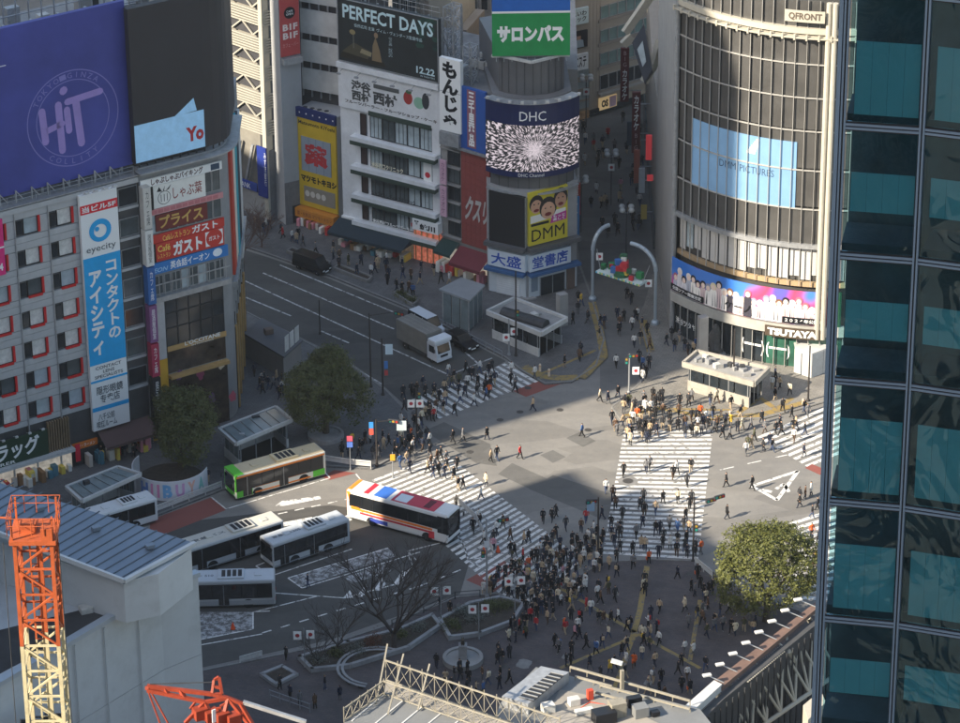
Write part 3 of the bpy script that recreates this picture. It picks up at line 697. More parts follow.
for k in range(14): MB().cbox((tp0+(tp1-tp0)*rnd.random(), 2.5+rnd.random()*4, hz-1.5), rnd.uniform(.8, 2), rnd.uniform(.8, 1.6), rnd.uniform(.6, 2.4)).build('duct', rnd.choice([M_AC, M_STEEL, M_CONC, M_DKSTEEL]), PH_)

# ------------------------------------------------------------------ B: sign-covered corner block with wrap-round video screen
pB0 = FA.world(A1+0.15, 0.1, 0); pB1 = G(237, 419); pB2 = G(247, 340)
FB = Fac(pB0, pB1, 'sign_covered_block', 'corner block covered in restaurant signs under the black video screen')
BL = FB.len; bx, by, _ = FB.local(pB2); BZ = FB.tz(140, 168)[1]
# footprint with a rounded corner
corner = Vector((BL, 0)); v1 = Vector((-1, 0)); v2 = Vector((bx-BL, by)).normalized(); rc = 2.2
cpts = []
pa, pb = corner + v1*rc, corner + v2*rc
for k in range(9):
    f = k/8; cpts.append((1-f)**2*pa + 2*f*(1-f)*corner + f*f*pb)
foot = [(0, 0)] + [tuple(p) for p in cpts] + [(bx, by), (bx-8, by+3), (0, 16)]
MB().prism(foot, 0, BZ).build('wall', [mat('block_wall', (0.24, 0.245, 0.25), 0.6, var=0.15, vscale=0.4)], FB.root)
def Bz(v, u=142): return FB.tz(u + (v-178)*0.055, v)[1]
tR = BL - 0.6
M_PINK = C('#c98a8c'); M_DKRED = C('#6e2a26'); M_GUSTO = C('#c0362c'); M_BLUEB = C('#2a74b8')
dn = 0.12
def bsign(nm, v0, v1, ta, tb, m, y=-0.02, th=0.14): return FB.panel(nm, ta, tb, Bz(v1), Bz(v0), y, th, m)
x9 = FB.tz(152, 200)[0]
# floor strips of grey glazing between the sign rows
for v0, v1 in ((179, 187), (187, 209), (217, 236), (278, 297)):
    for k in range(9):
        ta = 0.15 + (tR-0.3)*k/9; tb = 0.15 + (tR-0.3)*(k+1)/9 - 0.06
        window(FB.root, (ta+tb)/2, -0.005, (Bz(v0)+Bz(v1))/2, tb-ta, Bz(v0)-Bz(v1)-0.05, M_STEEL, M_GLASSG if rnd.random() < .6 else M_GLASSL, 0.05)
s = bsign('sign_top', 180, 188, 0.1, tR, M_LETW, -0.06); lettering(s, 'しゃぶしゃぶバイキング', 1.3, tR-2.2, Bz(187.2), Bz(180.6), -0.205, C('#4a1a1a'), 0.03)
MB().box(tR-1.3, tR-0.3, -0.21, -0.2, Bz(187), Bz(181)).build('sign_patch', C('#33475c'), s)
s = bsign('sign_floor_number', 190, 212, 0.15, x9, M_BLK, -0.06); lettering(s, '9F', 0.35, x9-0.2, Bz(205), Bz(196), -0.205, M_LETW, 0.03)
s = bsign('sign_white', 188.3, 211, x9+0.1, tR-2.0, C('#e3e1da'), -0.06); lettering(s, 'しゃぶ葉', x9+2.3, tR-2.4, Bz(206), Bz(194), -0.205, C('#8a3a34'), 0.01)
mb = MB(); cx, cz = x9+1.3, Bz(202)
for k in range(20):
    a, b = 2*math.pi*k/20, 2*math.pi*(k+1)/20; r1, r2 = 0.75, 0.68
    mb.poly([(cx+math.cos(b)*r1, -0.206, cz+math.sin(b)*r1), (cx+math.cos(a)*r1, -0.206, cz+math.sin(a)*r1), (cx+math.cos(a)*r2, -0.206, cz+math.sin(a)*r2), (cx+math.cos(b)*r2, -0.206, cz+math.sin(b)*r2)])
for k in (-.35, 0, .35): mb.poly([(cx+k-0.04, -0.206, cz-0.4), (cx+k+0.04, -0.206, cz-0.4), (cx+k+0.04, -0.206, cz+0.4), (cx+k-0.04, -0.206, cz+0.4)])
mb.build('turnip_emblem', C('#5a5a58'), s)
for sx in (-0.7, 0, 0.7): MB().poly([(cx+sx-0.12, -0.206, cz+0.8), (cx+sx*0.3, -0.206, cz+0.72), (cx+sx+0.15, -0.206, cz+1.3)]).build('leaf_mark', C('#2c2c2a'), s)
s = bsign('sign_pink_band', 211.5, 217, 0.1, tR, M_PINK, -0.06)
for k in range(12): MB().box(0.5+k*(tR-1)/12, 0.5+k*(tR-1)/12+0.6, -0.215, -0.2, Bz(216), Bz(212.5)).build('menu_tile', C('#b87074'), s)
s = bsign('sign_brown', 218, 234, x9+0.2, tR-1.9, M_DKRED, -0.06); lettering(s, 'プライス', x9+0.6, tR-2.4, Bz(232), Bz(219.5), -0.205, C('#c8a45a'), 0.03)
s = bsign('sign_red_upper', 237, 245.5, 0.1, tR, M_GUSTO, -0.06); lettering(s, 'Caféレストラン', 2.3, tR*0.58, Bz(245), Bz(239), -0.205, C('#e8c35a'), 0.01); lettering(s, 'ガスト', tR*0.60, tR*0.92, Bz(245), Bz(237.3), -0.205, M_LETW, 0.03)
s = bsign('sign_floor_number', 246, 264, 0.15, x9, M_BLK, -0.06); lettering(s, '7F', 0.35, x9-0.2, Bz(259), Bz(250), -0.205, M_LETW, 0.03)
s = bsign('sign_red_lower', 246, 264, x9+0.05, tR-0.1, M_GUSTO, -0.06)
lettering(s, 'Café', x9+0.25, x9+1.7, Bz(255), Bz(248.5), -0.205, C('#e8c35a'), 0.02); lettering(s, 'レストラン', x9+0.25, x9+1.7, Bz(261.5), Bz(257), -0.205, C('#e8c35a'), 0.01)
lettering(s, 'ガスト', x9+2.0, tR*0.72, Bz(262.5), Bz(248), -0.205, M_LETW, 0.05)
s2 = MB().box(tR*0.76, tR-0.25, -0.215, -0.2, Bz(262), Bz(247.5)).build('sign_square', M_LETW, s)
mb = MB(); cx, cz = (tR*0.76+tR-0.25)/2, Bz(254.6); mb.poly([(cx+math.cos(k*.3142)*.95, -0.219, cz+math.sin(k*.3142)*.95) for k in range(20)]); mb.build('red_disc', M_GUSTO, s2)
lettering(s2, 'ガスト', cx-0.65, cx+0.65, cz-0.25, cz+0.25, -0.223, M_LETW, 0.02)
s = bsign('sign_blue', 265, 276, 0.15, BL-0.3, M_BLUEB, -0.06); lettering(s, 'AEON', 0.5, 2.6, Bz(274.5), Bz(270), -0.205, C('#9cc4e0'), 0.02, slant=0.3); lettering(s, '英会話イーオン', 3.0, tR*0.80, Bz(274.5), Bz(266.5), -0.205, M_LETW, 0.02)
mb = MB(); mb.poly([(tR*0.9+math.cos(k*.3142)*.55, -0.206, Bz(270)+math.sin(k*.3142)*.45) for k in range(20)]); mb.build('oval_emblem', C('#dfe6ea'), s)
for k in range(15): MB().box(0.2+k*(tR-0.4)/14-0.03, 0.2+k*(tR-0.4)/14+0.03, -0.5, -0.44, Bz(297), Bz(277)).build('baluster', M_STEEL, FB.root)
MB().box(0.1, BL-0.3, -0.52, -0.42, Bz(286), Bz(285)).build('rail', M_STEEL, FB.root); MB().box(0.1, BL-0.3, -0.6, 0, Bz(303), Bz(298)).build('silver_ledge', M_STEEL, FB.root)
# glazed cafe floors below
xg = FB.tz(166, 330)[0]
for i, (v0, v1) in enumerate(((304, 318), (318.5, 333), (333.5, 352))):
    for k in range(5):
        ta = xg + (BL-1.0-xg)*k/5; tb = xg + (BL-1.0-xg)*(k+1)/5 - 0.03
        window(FB.root, (ta+tb)/2, -0.005, (Bz(v0)+Bz(v1))/2, tb-ta, Bz(v0)-Bz(v1), M_DKSTEEL, M_GLASSD, 0.05)
MB().box(0.1, xg-0.1, -0.08, 0, Bz(362), Bz(304)).build('stone_cladding', M_CLAD, FB.root)
M_WARM = mat('warm_shop', (0.13, 0.085, 0.05), 0.35, var=0.6, vscale=1.6, emit=0.10); M_SHOPG = mat('display_glass', (0.045, 0.034, 0.026), 0.12, spec=0.6, var=0.7, vscale=0.8); M_GOLD = mat('warm_timber', (0.42, 0.26, 0.10), 0.5, var=0.2)
MB().box(xg, BL-1.0, -0.06, 0, Bz(378), Bz(353)).build('shop_glazing', M_SHOPG, FB.root)
s = MB().box(xg, BL-0.9, -0.16, -0.065, Bz(356), Bz(351)).build('shop_fascia', M_GOLD, FB.root); lettering(s, "L'OCCITANE", xg+2.0, xg+6.2, Bz(354), Bz(350), -0.2, M_LETW, 0.02)
lettering(s, 'EN PROVENCE', xg+2.8, xg+5.4, Bz(356), Bz(354.7), -0.2, M_LETW, 0.0)
MB().box(0.1, xg-0.05, -0.1, 0.0, Bz(440), Bz(362.3)).build('yellow_panel', C('#c99a2e'), FB.root)
MB().box(xg, BL-0.9, -0.7, 0, Bz(382), Bz(379)).build('canopy', M_GOLD, FB.root)
MB().box(xg, BL-0.9, -0.06, 0, 0.15, Bz(383)).build('shop_glazing', M_SHOPG, FB.root)
for k in range(6):
    t = xg+1.2+k*1.25; z = rnd.uniform(2.8, 3.6) if k % 2 else rnd.uniform(6.4, 7.2)
    mb = MB(); n = 14; mb.poly([(t+math.cos(2*math.pi*j/n)*rnd.uniform(.3, .55), -0.08-0.002*k, z+math.sin(2*math.pi*j/n)*rnd.uniform(.4, .8)) for j in range(n)]); mb.build('window_display', C(rnd.choice(['#8a3a5c', '#b8586a', '#5a3a6a', '#d8c8b0'])), FB.root)
# thin vertical sign tower at the joint of the two blocks
for k, (v0, v1, c) in enumerate(((183, 225, '#c8c4bc'), (226, 262, '#d8d6d0'), (263, 300, '#2a5f9e'), (301, 338, '#7a4a78'), (339, 372, '#a02a4a'), (373, 430, '#23242a'))):
    t0 = FB.tz(137+(v0-180)*.055, v0)[0]
    s = MB().box(-0.12, 0.75, -1.1, -0.18, FB.tz(143+(v1-178)*.055, v1)[1], FB.tz(143+(v0-178)*.055, v0)[1]-0.08).build('fin_sign', C(c), FB.root)
    z1_, z0_ = FB.tz(143+(v0-178)*.055, v0)[1], FB.tz(143+(v1-178)*.055, v1)[1]
    lettering(s, '居酒屋個室' if k % 2 else 'カフェ席', 0.12, 0.52, z0_+0.4, z1_-0.5, -1.105, C('#3a3a3a') if k < 2 else M_LETW, 0.0, vertical=True)
# right-hand side of the block: tall colour panels
sd = Vector((bx-BL, by)); sl = sd.length; sd.normalize(); sn = Vector((sd.y, -sd.x))
def side_panel(nm, a, b, z0, z1, m, off=0.1):
    p, q = Vector((BL, 0))+sd*a + sn*off, Vector((BL, 0))+sd*b + sn*off; p0, q0 = p - sn*(off-0.01), q - sn*(off-0.01)
    return MB().prism([tuple(p), tuple(q), tuple(q0), tuple(p0)], z0, z1).build(nm, m, FB.root)
for i, (c, z0, z1) in enumerate((('#b8402e', 20, BZ-1), ('#d8d0c0', 18, BZ-1.4), ('#2a9aa8', 14, BZ-1), ('#20303c', 15, BZ-2), ('#c8c8c4', 12, BZ-3))):
    side_panel('side_sign', 2.6+i*3.0, 5.4+i*3.0, min(z0, BZ*0.5), z1, C(c), 0.3)
side_panel('side_glazing', 2.3, sl-0.2, 10.0, min(z0, BZ*.5)-0.5, M_GLASSD, 0.1)
side_panel('side_shopfront', 2.3, sl-0.2, 0.2, 9.7, M_SHOPG, 0.1)
for i in range(5): side_panel('shop_pier', 2.4+i*3.2, 2.9+i*3.2, 0.2, 9.9, M_GOLD, 0.25)
for i in range(6): side_panel('side_mullion', 2.4+i*2.6, 2.5+i*2.6, 10, 14, M_STEEL, 0.2)
side_panel('silver_ledge', 2.2, sl, BZ*0.5-1.2, BZ*0.5-0.6, M_STEEL, 0.5)
# wrap-round screen above
SB = thing('video_screen', 'wrap-round black rooftop video screen with a pale blue picture and red letters', 'screen', FB.world(0, 0, BZ), FB.ang)
szT = FB.tz(128, 8)[1] - BZ; szB = FB.tz(135, 163)[1] - BZ
def bpt(t, off=0.0):
    """point along the facade and round the corner"""
    if t <= BL - rc: return Vector((t, -off))
    k = (t-(BL-rc))/(rc*1.6)
    if k <= 1:
        p = (1-k)**2*pa + 2*k*(1-k)*corner + k*k*pb; d = (2*(1-k)*(corner-pa) + 2*k*(pb-corner)).normalized()
        return p + Vector((d.y, -d.x))*off
    return pb + sd*((k-1)*rc*1.6) + sn*off
def wrap(nm, m, t0, t1, z0, z1, off, th, parent, n=14, zf=None):
    mb = MB(); ts = [t0+(t1-t0)*k/n for k in range(n+1)]
    for a, b in zip(ts[:-1], ts[1:]):
        f = [(*bpt(a, off), z0), (*bpt(b, off), z0), (*bpt(b, off), z1), (*bpt(a, off), z1)]; r = [(*bpt(a, off-th), z0), (*bpt(b, off-th), z0), (*bpt(b, off-th), z1), (*bpt(a, off-th), z1)]
        mb.poly(f); mb.poly([f[3], f[2], r[2], r[3]]); mb.poly([f[1], f[0], r[0], r[1]])
        mb.poly(r[::-1])
    for a, s_ in ((t0, 1), (t1, -1)):
        q = [(*bpt(a, off), z0), (*bpt(a, off), z1), (*bpt(a, off-th), z1), (*bpt(a, off-th), z0)]; mb.poly(q if s_ > 0 else q[::-1])
    return mb.build(nm, m, parent)
scr = wrap('screen_face', mat('led_off', (0.028, 0.028, 0.033), 0.55, var=0.12, vscale=0.2), -0.4, BL+9, szB, szT, 0.4, 0.8, SB, 24)
tY = FB.tz(204, 118, -0.4)[0]
M_SKYSCR = mat('screen_picture', hexc('#86b0cf'), 0.5, emit=0.13, var=0.10, vscale=1.4)
pic = wrap('screen_picture', M_SKYSCR, -0.35, tY, szB+0.1, FB.tz(135, 126, -0.4)[1]-BZ, 0.42, 0.015, scr, 8)
lettering(pic, 'Yo', FB.tz(186, 132, -.43)[0], tY-0.1, szB+1.0, szB+2.6, -0.428, C('#b02a30'), 0.05)
mb = MB(); z_ = FB.tz(135, 126, -0.4)[1]-BZ; q = tY*0.55; mb.poly([(q, -0.43, z_-0.05), (q+2.6, -0.43, z_+0.1), (q+2.3, -0.43, z_+1.5)]); mb.build('screen_wave', M_SKYSCR, scr)
for k in range(16):
    t = 0.3 + (BL+4)*k/15; p = bpt(t, -0.2); MB().tube((p.x, p.y, 0), (p.x, p.y, szB+0.3), 0.09, n=6).build('screen_strut', M_DKSTEEL, SB)
wrap('screen_walkway', M_STEEL, -0.3, BL+8, szB-1.0, szB-0.85, 1.2, 1.2, SB, 20)
MB().prism([(0, 0.6), (BL-2, 0.6), (bx-2, by-1), (bx-8, by+2), (0, 15)], 0.01, szB).build('screen_core', M_DKSTEEL, SB)
# ------------------------------------------------------------------ C: louvred cream parking tower
M_LOUV = mat('cream_louvre', (0.37, 0.35, 0.30), 0.5, var=0.06, vscale=1.5); M_SHADOWB = mat('dark_core', (0.045, 0.045, 0.05), 0.8, var=0.2)
FC = Fac((222, 203), (270, 221), 'parking_tower', 'cream louvred parking tower with diagonal braces behind the corner block')
c0 = FC.tz(200, 50)[0]; c1 = FC.len; cz1 = FC.tz(250, -45)[1]
MB().box(c0, c1-0.3, 0.8, 14, 0, cz1).build('core', mat('tower_inner', (0.20, 0.19, 0.165), 0.8, var=0.2, vscale=0.5), FC.root)
zt = lambda v: FC.tz(262, v)[1]
fl = zt(60) - zt(87)          # storey height from the picture
z = zt(213)
lv = MB().box(0, c1-c0, -0.12, 0.06, 0, 0.16).mesh('louvre', M_LOUV)
base_z = 9.0; k = 0
while z < cz1:
    if z > base_z:
        n = 6
        for i in range(n): link('louvre', lv, FC.root, (c0, 0, z + 0.33*i))
        # open band with V braces above the louvres
        for j in range(6):
            ta = c0 + (c1-c0)*j/6; tb = c0 + (c1-c0)*(j+1)/6; zb, zt_ = z+0.33*n, z+fl
            mb = MB(); mb.beam((ta, 0.15, zb if j % 2 else zt_), (tb, 0.15, zt_ if j % 2 else zb), 0.17); mb.build('brace', M_LOUV, FC.root)
        MB().box(c0, c1-0.3, 0.4, 0.79, zb-0.1, zb+1.0).build('parapet', M_SHADOWB, FC.root)
    z += fl; k += 1
MB().box(c0, c1, -0.05, 0.7, 0, 3.2).build('street_wall', M_CONC, FC.root)
for j in range(5):
    ta = c0 + (c1-c0)*j/5; MB().beam((ta, 0.3, 3.2), (ta+1.6, 0.3, base_z), 0.3).build('brace', M_STEEL, FC.root)
MB().box(c1-0.55, c1+0.05, -0.2, 0.9, 0, cz1).build('corner_post', M_CREAM, FC.root)
# right flank
pR = G(287, 227.5); rx, ry, _ = FC.local(pR)
fr_ = Fac(G(270, 221), G(288, 216.5), None, '')
def fr_box(nm, t0, t1, y0, y1, z0, z1, m):
    q = [fr_.world(t, y, 0) for t, y in ((t0, y0), (t1, y0), (t1, y1), (t0, y1))]; return MB().prism([FC.local(p)[:2] for p in q], z0, z1).build(nm, m, FC.root)
zt2 = lambda v: fr_.tz(276, v)[1]
W_ = fr_.tz(281, 100)[0]
fr_box('flank_core', 0.2, W_, 0.6, 10, 0, cz1, M_SHADOWB)
z = zt(213)
while z < cz1:
    if z > base_z:
        for i in range(6): fr_box('louvre', 0.1, W_, -0.05, 0.1, z+0.33*i, z+0.33*i+0.16, M_LOUV)
        for i in range(3): fr_box('flank_column', 0.5+i*W_*.33, 0.8+i*W_*.33, 0.2, 0.5, z+2.0, z+fl, M_LOUV)
    z += fl
fr_box('flank_base', 0.15, W_+0.1, 0.0, 0.6, 0, base_z, mat('tile_grey', (0.16, 0.16, 0.165), 0.5, var=0.15, vscale=2))
fr_box('corner_post', W_, W_+0.5, -0.3, 0.8, base_z, cz1, M_CREAM)
s = FC.panel('blue_sign', FC.tz(260, 160)[0], FC.tz(269, 160)[0], FC.tz(264, 195)[1], FC.tz(264, 146)[1], -0.3, 0.2, C('#1c2f7a')); q = FC.rect((262, 150), (268, 190), -0.5)
lettering(s, 'みずほ銀行', q[0]+0.25, q[1]-0.15, q[2]+0.4, q[3]-0.3, -0.505, M_LETW, 0.0, vertical=True)
s = FC.panel('blue_fascia', c0, FC.tz(259, 190)[0], FC.tz(250, 188)[1], FC.tz(250, 180)[1], -0.2, 0.15, C('#2a3f8a')); lettering(s, 'MIZUHO BANK', c0+3, c0+8, FC.tz(250, 187)[1], FC.tz(250, 182)[1], -0.36, M_LETW, 0.0)

# plain grey slab with a red banner
FS = Fac((286, 226), (303, 222), 'grey_slab_building', 'plain grey slab building carrying a tall red banner')
w = FS.tz(302, 100)[0]
MB().box(0, w, 0, 12, 0, FS.tz(290, -40)[1]).build('wall', mat('grey_render', (0.36, 0.37, 0.38), 0.8, var=0.08, vscale=0.3, dirt=0.08), FS.root)
MB().box(-0.01, w+0.02, -0.03, 0.0, 0, 5.5).build('plinth', mat('tile_grey', (0.16, 0.16, 0.165), 0.5), FS.root)
z0, z1 = FS.tz(294, 54)[1], FS.tz(294, -30)[1]
s = FS.panel('red_banner', 0.05, w-0.15, z0, z1, -0.1, 0.15, C('#b84a48')); mb = MB(); cx, cz = w/2-0.05, FS.tz(294, 11)[1]
mb.poly([(cx+math.cos(k*.3142)*.72, -0.255, cz+math.sin(k*.3142)*.72) for k in range(20)]); mb.build('black_disc', M_BLK, s)
lettering(s, 'CAFE\nOPEN', cx-0.45, cx+0.45, cz-0.3, cz+0.3, -0.26, M_LETW, 0.01)
lettering(s, 'B1F\nB1F', 0.35, w-0.4, FS.tz(294, 37)[1], FS.tz(294, 22)[1], -0.255, C('#e8d8d0'), 0.04); lettering(s, 'カフェ・バー', 0.3, w-0.35, FS.tz(294, 45)[1], FS.tz(294, 41)[1], -0.255, C('#d89a94'), 0.0)
MB().box(0.1, w-0.1, -0.8, -0.1, z0-0.9, z0-0.15).build('banner_cradle', M_STEEL, FS.root)
MB().box(w*0.35, w*0.75, -0.05, -0.031, 0.2, 2.4).build('door', M_DKSTEEL, FS.root)
# sheeted building behind the yellow one
FW = Fac((304, 214), (344, 222), 'sheeted_building', 'building wrapped in white sheeting between dark floor slabs')
w = FW.tz(341, 60)[0]; zt3 = lambda v: FW.tz(322, v)[1]
MB().box(-0.2, w, 0.4, 12, 0, zt3(-50)).build('frame_core', M_SHADOWB, FW.root)
M_SHEET = mat('white_sheeting', (0.55, 0.55, 0.53), 0.6, var=0.16, vscale=0.5, bump=0.5, bscale=0.8)
for v0, v1 in ((-48, -26), (-20, 5), (12, 36), (43, 64), (71, 92)):
    MB().box(0.35, w-0.3, -0.05, 0.15, zt3(v1), zt3(v0)).build('sheet', M_SHEET, FW.root)
    for j in range(5): MB().box(0.3+j*(w-0.8)/4, 0.42+j*(w-0.8)/4, 0.05, 0.3, zt3(v1)-0.9, zt3(v1)-0.02).build('baluster', M_STEEL, FW.root)
MB().tube((0.05, -0.1, 5), (0.05, -0.1, zt3(-40)), 0.1, n=6).build('drain_pipe', M_STEEL, FW.root)
for k in range(5): ac_unit(FW.root, 0.8+k*0.95, -2.0, zt3(100)-1.5, 0.8, 0.6, 1.0)
# ------------------------------------------------------------------ D: yellow drugstore
FD = Fac((302, 222), (339.5, 233), 'yellow_drugstore', 'narrow yellow drugstore with a big red character on its front')
w = FD.len; zd = lambda v, u=318: FD.tz(u, v)[1]
M_YEL = C('#c9a92c'); M_YEL2 = C('#e0b62a')
MB().box(0, w, 0, 13, 0, zd(113)).build('wall', mat('grey_render', (0.36, 0.37, 0.38), 0.8), FD.root)
MB().box(0.0, w, -0.25, -0.003, zd(208), zd(121)).build('yellow_front', M_YEL, FD.root)
s = MB().box(-0.1, w+0.05, -0.4, 0.0, zd(120.5), zd(111)).build('blue_header', C('#1e2c62'), FD.root)
for k in range(6): MB().box(0.4+k*(w-0.7)/5, 0.55+k*(w-0.7)/5, -0.43, -0.4, zd(115.5)-0.08, zd(115.5)+0.08).build('lamp_dot', M_LETW, s)
fr2 = FD.root
lettering(fr2, 'Matsumoto KiYoshi', 0.15, w-0.1, zd(127.3), zd(123.6), -0.26, M_BLK, 0.02)
s = MB().box(0.5, w-0.75, -0.3, -0.252, zd(173), zd(139)).build('grey_panel', C('#8d98a4'), FD.root); lettering(s, '薬', 0.9, w-1.2, zd(166), zd(145), -0.305, C('#b8343a'), 0.06)
for k in range(5):
    MB().box(0.5+k*(w-1.25)/4-0.015, 0.5+k*(w-1.25)/4+0.015, -0.31, -0.301, zd(173), zd(139)).build('panel_joint', C('#5c646c'), s)
lettering(fr2, 'マツモトキヨシ', 0.3, w-0.05, zd(184), zd(177), -0.26, M_BLK, 0.06)
s = MB().box(0.7, w-0.3, -0.3, -0.252, zd(203), zd(188)).build('poster', C('#8a8478'), FD.root)
for k in range(4): MB().poly([(1.2+k*0.8+math.cos(j*.6283)*.35, -0.305, zd(195)+math.sin(j*.6283)*.4) for j in range(10)]).build('poster_mark', C('#c8c4ba'), s)
s = MB().box(-0.05, w+0.05, -1.2, 0.0, zd(217), zd(209)).build('orange_fascia', C('#c8812c'), FD.root); lettering(s, '薬・化粧品 マツモトキヨシ', 0.3, w-0.2, zd(215), zd(211), -1.205, M_DKRED, 0.0)
MB().box(0, w, -0.02, 0.0, 0.15, zd(218)).build('lit_shopfront', mat('drugstore_light', (0.75, 0.62, 0.36), 0.6, emit=0.5, var=0.35, vscale=1.5), FD.root)
for k in range(16): MB().box(*(lambda t: (t, t+0.35))(0.1+(w-0.5)*rnd.random()), -rnd.uniform(0.6, 1.8), -0.1, 0.14, rnd.uniform(0.7, 1.5)).build('goods_rack', C(rnd.choice(stk)), FD.root)
# ------------------------------------------------------------------ E: white building with green ledges under the film billboard
FE = Fac((342.5, 241), (441, 267), 'white_clinic_building', 'white building with dark green ledges and window bands under the film billboard')
w = FE.tz(440, 120)[0]; ze = lambda v, u=370: FE.tz(u, v)[1]
M_TILE = mat('white_tile', (0.72, 0.73, 0.74), 0.5, var=0.10, vscale=0.6, dirt=0.16); M_GRN = C('#38463e')
ztop = FE.tz(340, 62)[1]
MB().box(0, w, 0.3, 15, 0, ztop).build('wall', M_TILE, FE.root)
x1 = FE.tz(369, 130)[0]; x2 = FE.tz(431.5, 140)[0]; xs = FE.tz(353, 130)[0]
MB().box(0, w, 0.0, 0.29, ze(113.5), ztop-0.4).build('sign_wall', M_TILE, FE.root)
MB().box(0, w, -0.35, -0.01, ztop-0.55, ztop+0.1).build('cornice', M_TILE, FE.root)
rows = ((116, 138), (144.5, 167), (173, 195.5), (201.5, 222))
for i, (v0, v1) in enumerate(rows):
    za, zb = ze(v1), ze(v0)
    lg = MB().box(xs, w-0.3, -0.75, 0.29, za-0.50, za-0.02).build('ledge', M_TILE, FE.root); MB().box(xs+0.02, w-0.35, -0.78, 0.28, za-1.0, za-0.505).build('green_band', M_GRN, lg)
    nwin = 5
    for k in range(nwin):
        ta = x1 + (x2-x1)*k/nwin; tb = x1 + (x2-x1)*(k+1)/nwin
        window(FE.root, (ta+tb)/2, 0.27, (za+zb)/2, tb-ta-0.05, zb-za-0.1, M_DKSTEEL, M_GLASSL if rnd.random() < .75 else M_GLASSG, 0.06, nv=1 if k % 2 else 2)
    window(FE.root, FE.tz(362.5, 130)[0], 0.28, (za+zb)/2, 0.9, zb-za-0.1, M_DKSTEEL, C('#3a2c2a'), 0.05)
    MB().box(x2+0.05, w, 0.02, 0.29, za, zb+0.6).build('pier', M_TILE, FE.root)
MB().box(x1, x2, -0.1, 0.29, ze(115.5), ze(111)).build('green_band', M_GRN, FE.root)
lettering(FE.root, '渋谷西口クリニック', x1+0.2, x1+4.6, ze(166.3), ze(161), -0.0, C('#e3dcc0'), 0.02)
lettering(FE.root, 'シャスピンレディースクリニック', x1+0.2, x1+6.2, ze(194.5), ze(189.5), 0.0, M_BLK, 0.03)
lettering(FE.root, '渋谷西村フルーツパーラー', x1+0.2, x1+5.8, ze(222), ze(217.5), -0.0, M_LETW, 0.03)
s = FE.panel('white_poster', x2-1.25, x2-0.1, ze(166)-0.3, ze(147)-0.3, 0.15, 0.05, M_LETW); mb = MB(); mb.poly([(x2-0.68+math.cos(k*.4189)*.36, 0.095, ze(158)-.4+math.sin(k*.4189)*.36) for k in range(15)]); mb.build('red_dot', C('#c22c3c'), s)
lettering(FE.root, '渋谷\n西村', FE.tz(351, 80)[0], FE.tz(371, 90)[0], FE.tz(355, 100)[1], FE.tz(355, 80)[1], -0.02, C('#4a4c4c'), 0.05, name='raised_letters')
lettering(FE.root, '西村', FE.tz(373, 90)[0], FE.tz(397, 100)[0], FE.tz(375, 104)[1], FE.tz(375, 91)[1], -0.02, C('#4a4c4c'), 0.05, name='raised_letters')
MB().box(FE.tz(374, 90)[0], FE.tz(399, 90)[0], -0.1, -0.02, FE.tz(375, 87)[1]-0.1, FE.tz(375, 84)[1]).build('raised_strip', C('#5a5c5c'), FE.root)
lettering(FE.root, 'フルーツパーラー・フルーツショップ・ケーキ', FE.tz(345, 98)[0], w-0.4, FE.tz(360, 105.5)[1], FE.tz(360, 102)[1], -0.02, C('#40342e'), 0.03)
def disc(parent, nm, cx, cz, rx, rz_, y, m, n=16): return MB().poly([(cx+math.cos(2*math.pi*k/n)*rx, y, cz+math.sin(2*math.pi*k/n)*rz_) for k in range(n)]).build(nm, m, parent)
fx, fz = FE.tz(408, 98)
disc(FE.root, 'strawberry_emblem', fx, fz, 0.62, 0.8, -0.02, C('#a83a36')); disc(FE.root, 'melon_emblem', fx+1.5, fz-0.3, 0.72, 0.72, -0.024, C('#8fb8a0')); disc(FE.root, 'grape_emblem', fx+2.4, fz+0.1, 0.5, 1.0, -0.028, C('#3a3c42')); disc(FE.root, 'strawberry_leaf', fx+0.1, fz+0.75, 0.4, 0.25, -0.026, C('#4a6a4a'))
for k in range(6): mb = MB(); t = 0.8+k*(w-1.6)/5; mb.tube((t, 0, ztop-0.6), (t, -1.0, ztop-0.9), 0.035, n=5); mb.cbox((t, -1.05, ztop-1.05), 0.5, 0.25, 0.18); mb.build('sign_lamp', M_STEEL, FE.root)
# awning and shop
za_, zb_ = FE.tz(341, 217)[1], FE.tz(336, 234, -2.6)[1]
ax = FE.tz(414, 234)[0]
mb = MB(); mb.poly([(-0.3, 0, za_), (-0.3, -2.6, zb_), (ax, -2.6, zb_), (ax, 0, za_)]); mb.poly([(-0.3, -2.6, zb_), (-0.3, -2.6, zb_-0.35), (ax, -2.6, zb_-0.35), (ax, -2.6, zb_)])
mb.poly([(ax, 0, za_), (ax, -2.6, zb_), (ax, 0, zb_)]); mb.poly([(-0.3, 0, za_), (-0.3, 0, zb_), (-0.3, -2.6, zb_)]); mb.build('awning', C('#25333c', 0.8), FE.root)
MB().box(0, ax, -0.1, 0.29, za_, za_+0.25).build('awning_rail', M_LETW, FE.root)
MB().box(0.05, ax-0.1, 0.0, 0.28, 0.15, zb_-0.2).build('shop_interior', mat('fruit_shop', (0.20, 0.14, 0.09), 0.7, var=0.6, vscale=1.8, emit=0.12), FE.root)
MB().box(ax, w, 0.0, 0.28, 0.15, 4.6).build('restaurant_front', mat('red_lit_shop', (0.36, 0.10, 0.06), 0.6, var=0.6, vscale=2.2, emit=0.35), FE.root)
for k in range(5): MB().box(ax+0.2+k*(w-ax-0.6)/4, ax+0.32+k*(w-ax-0.6)/4, -0.1, -0.005, 0.15, 4.5).build('timber_post', M_GOLD, FE.root)
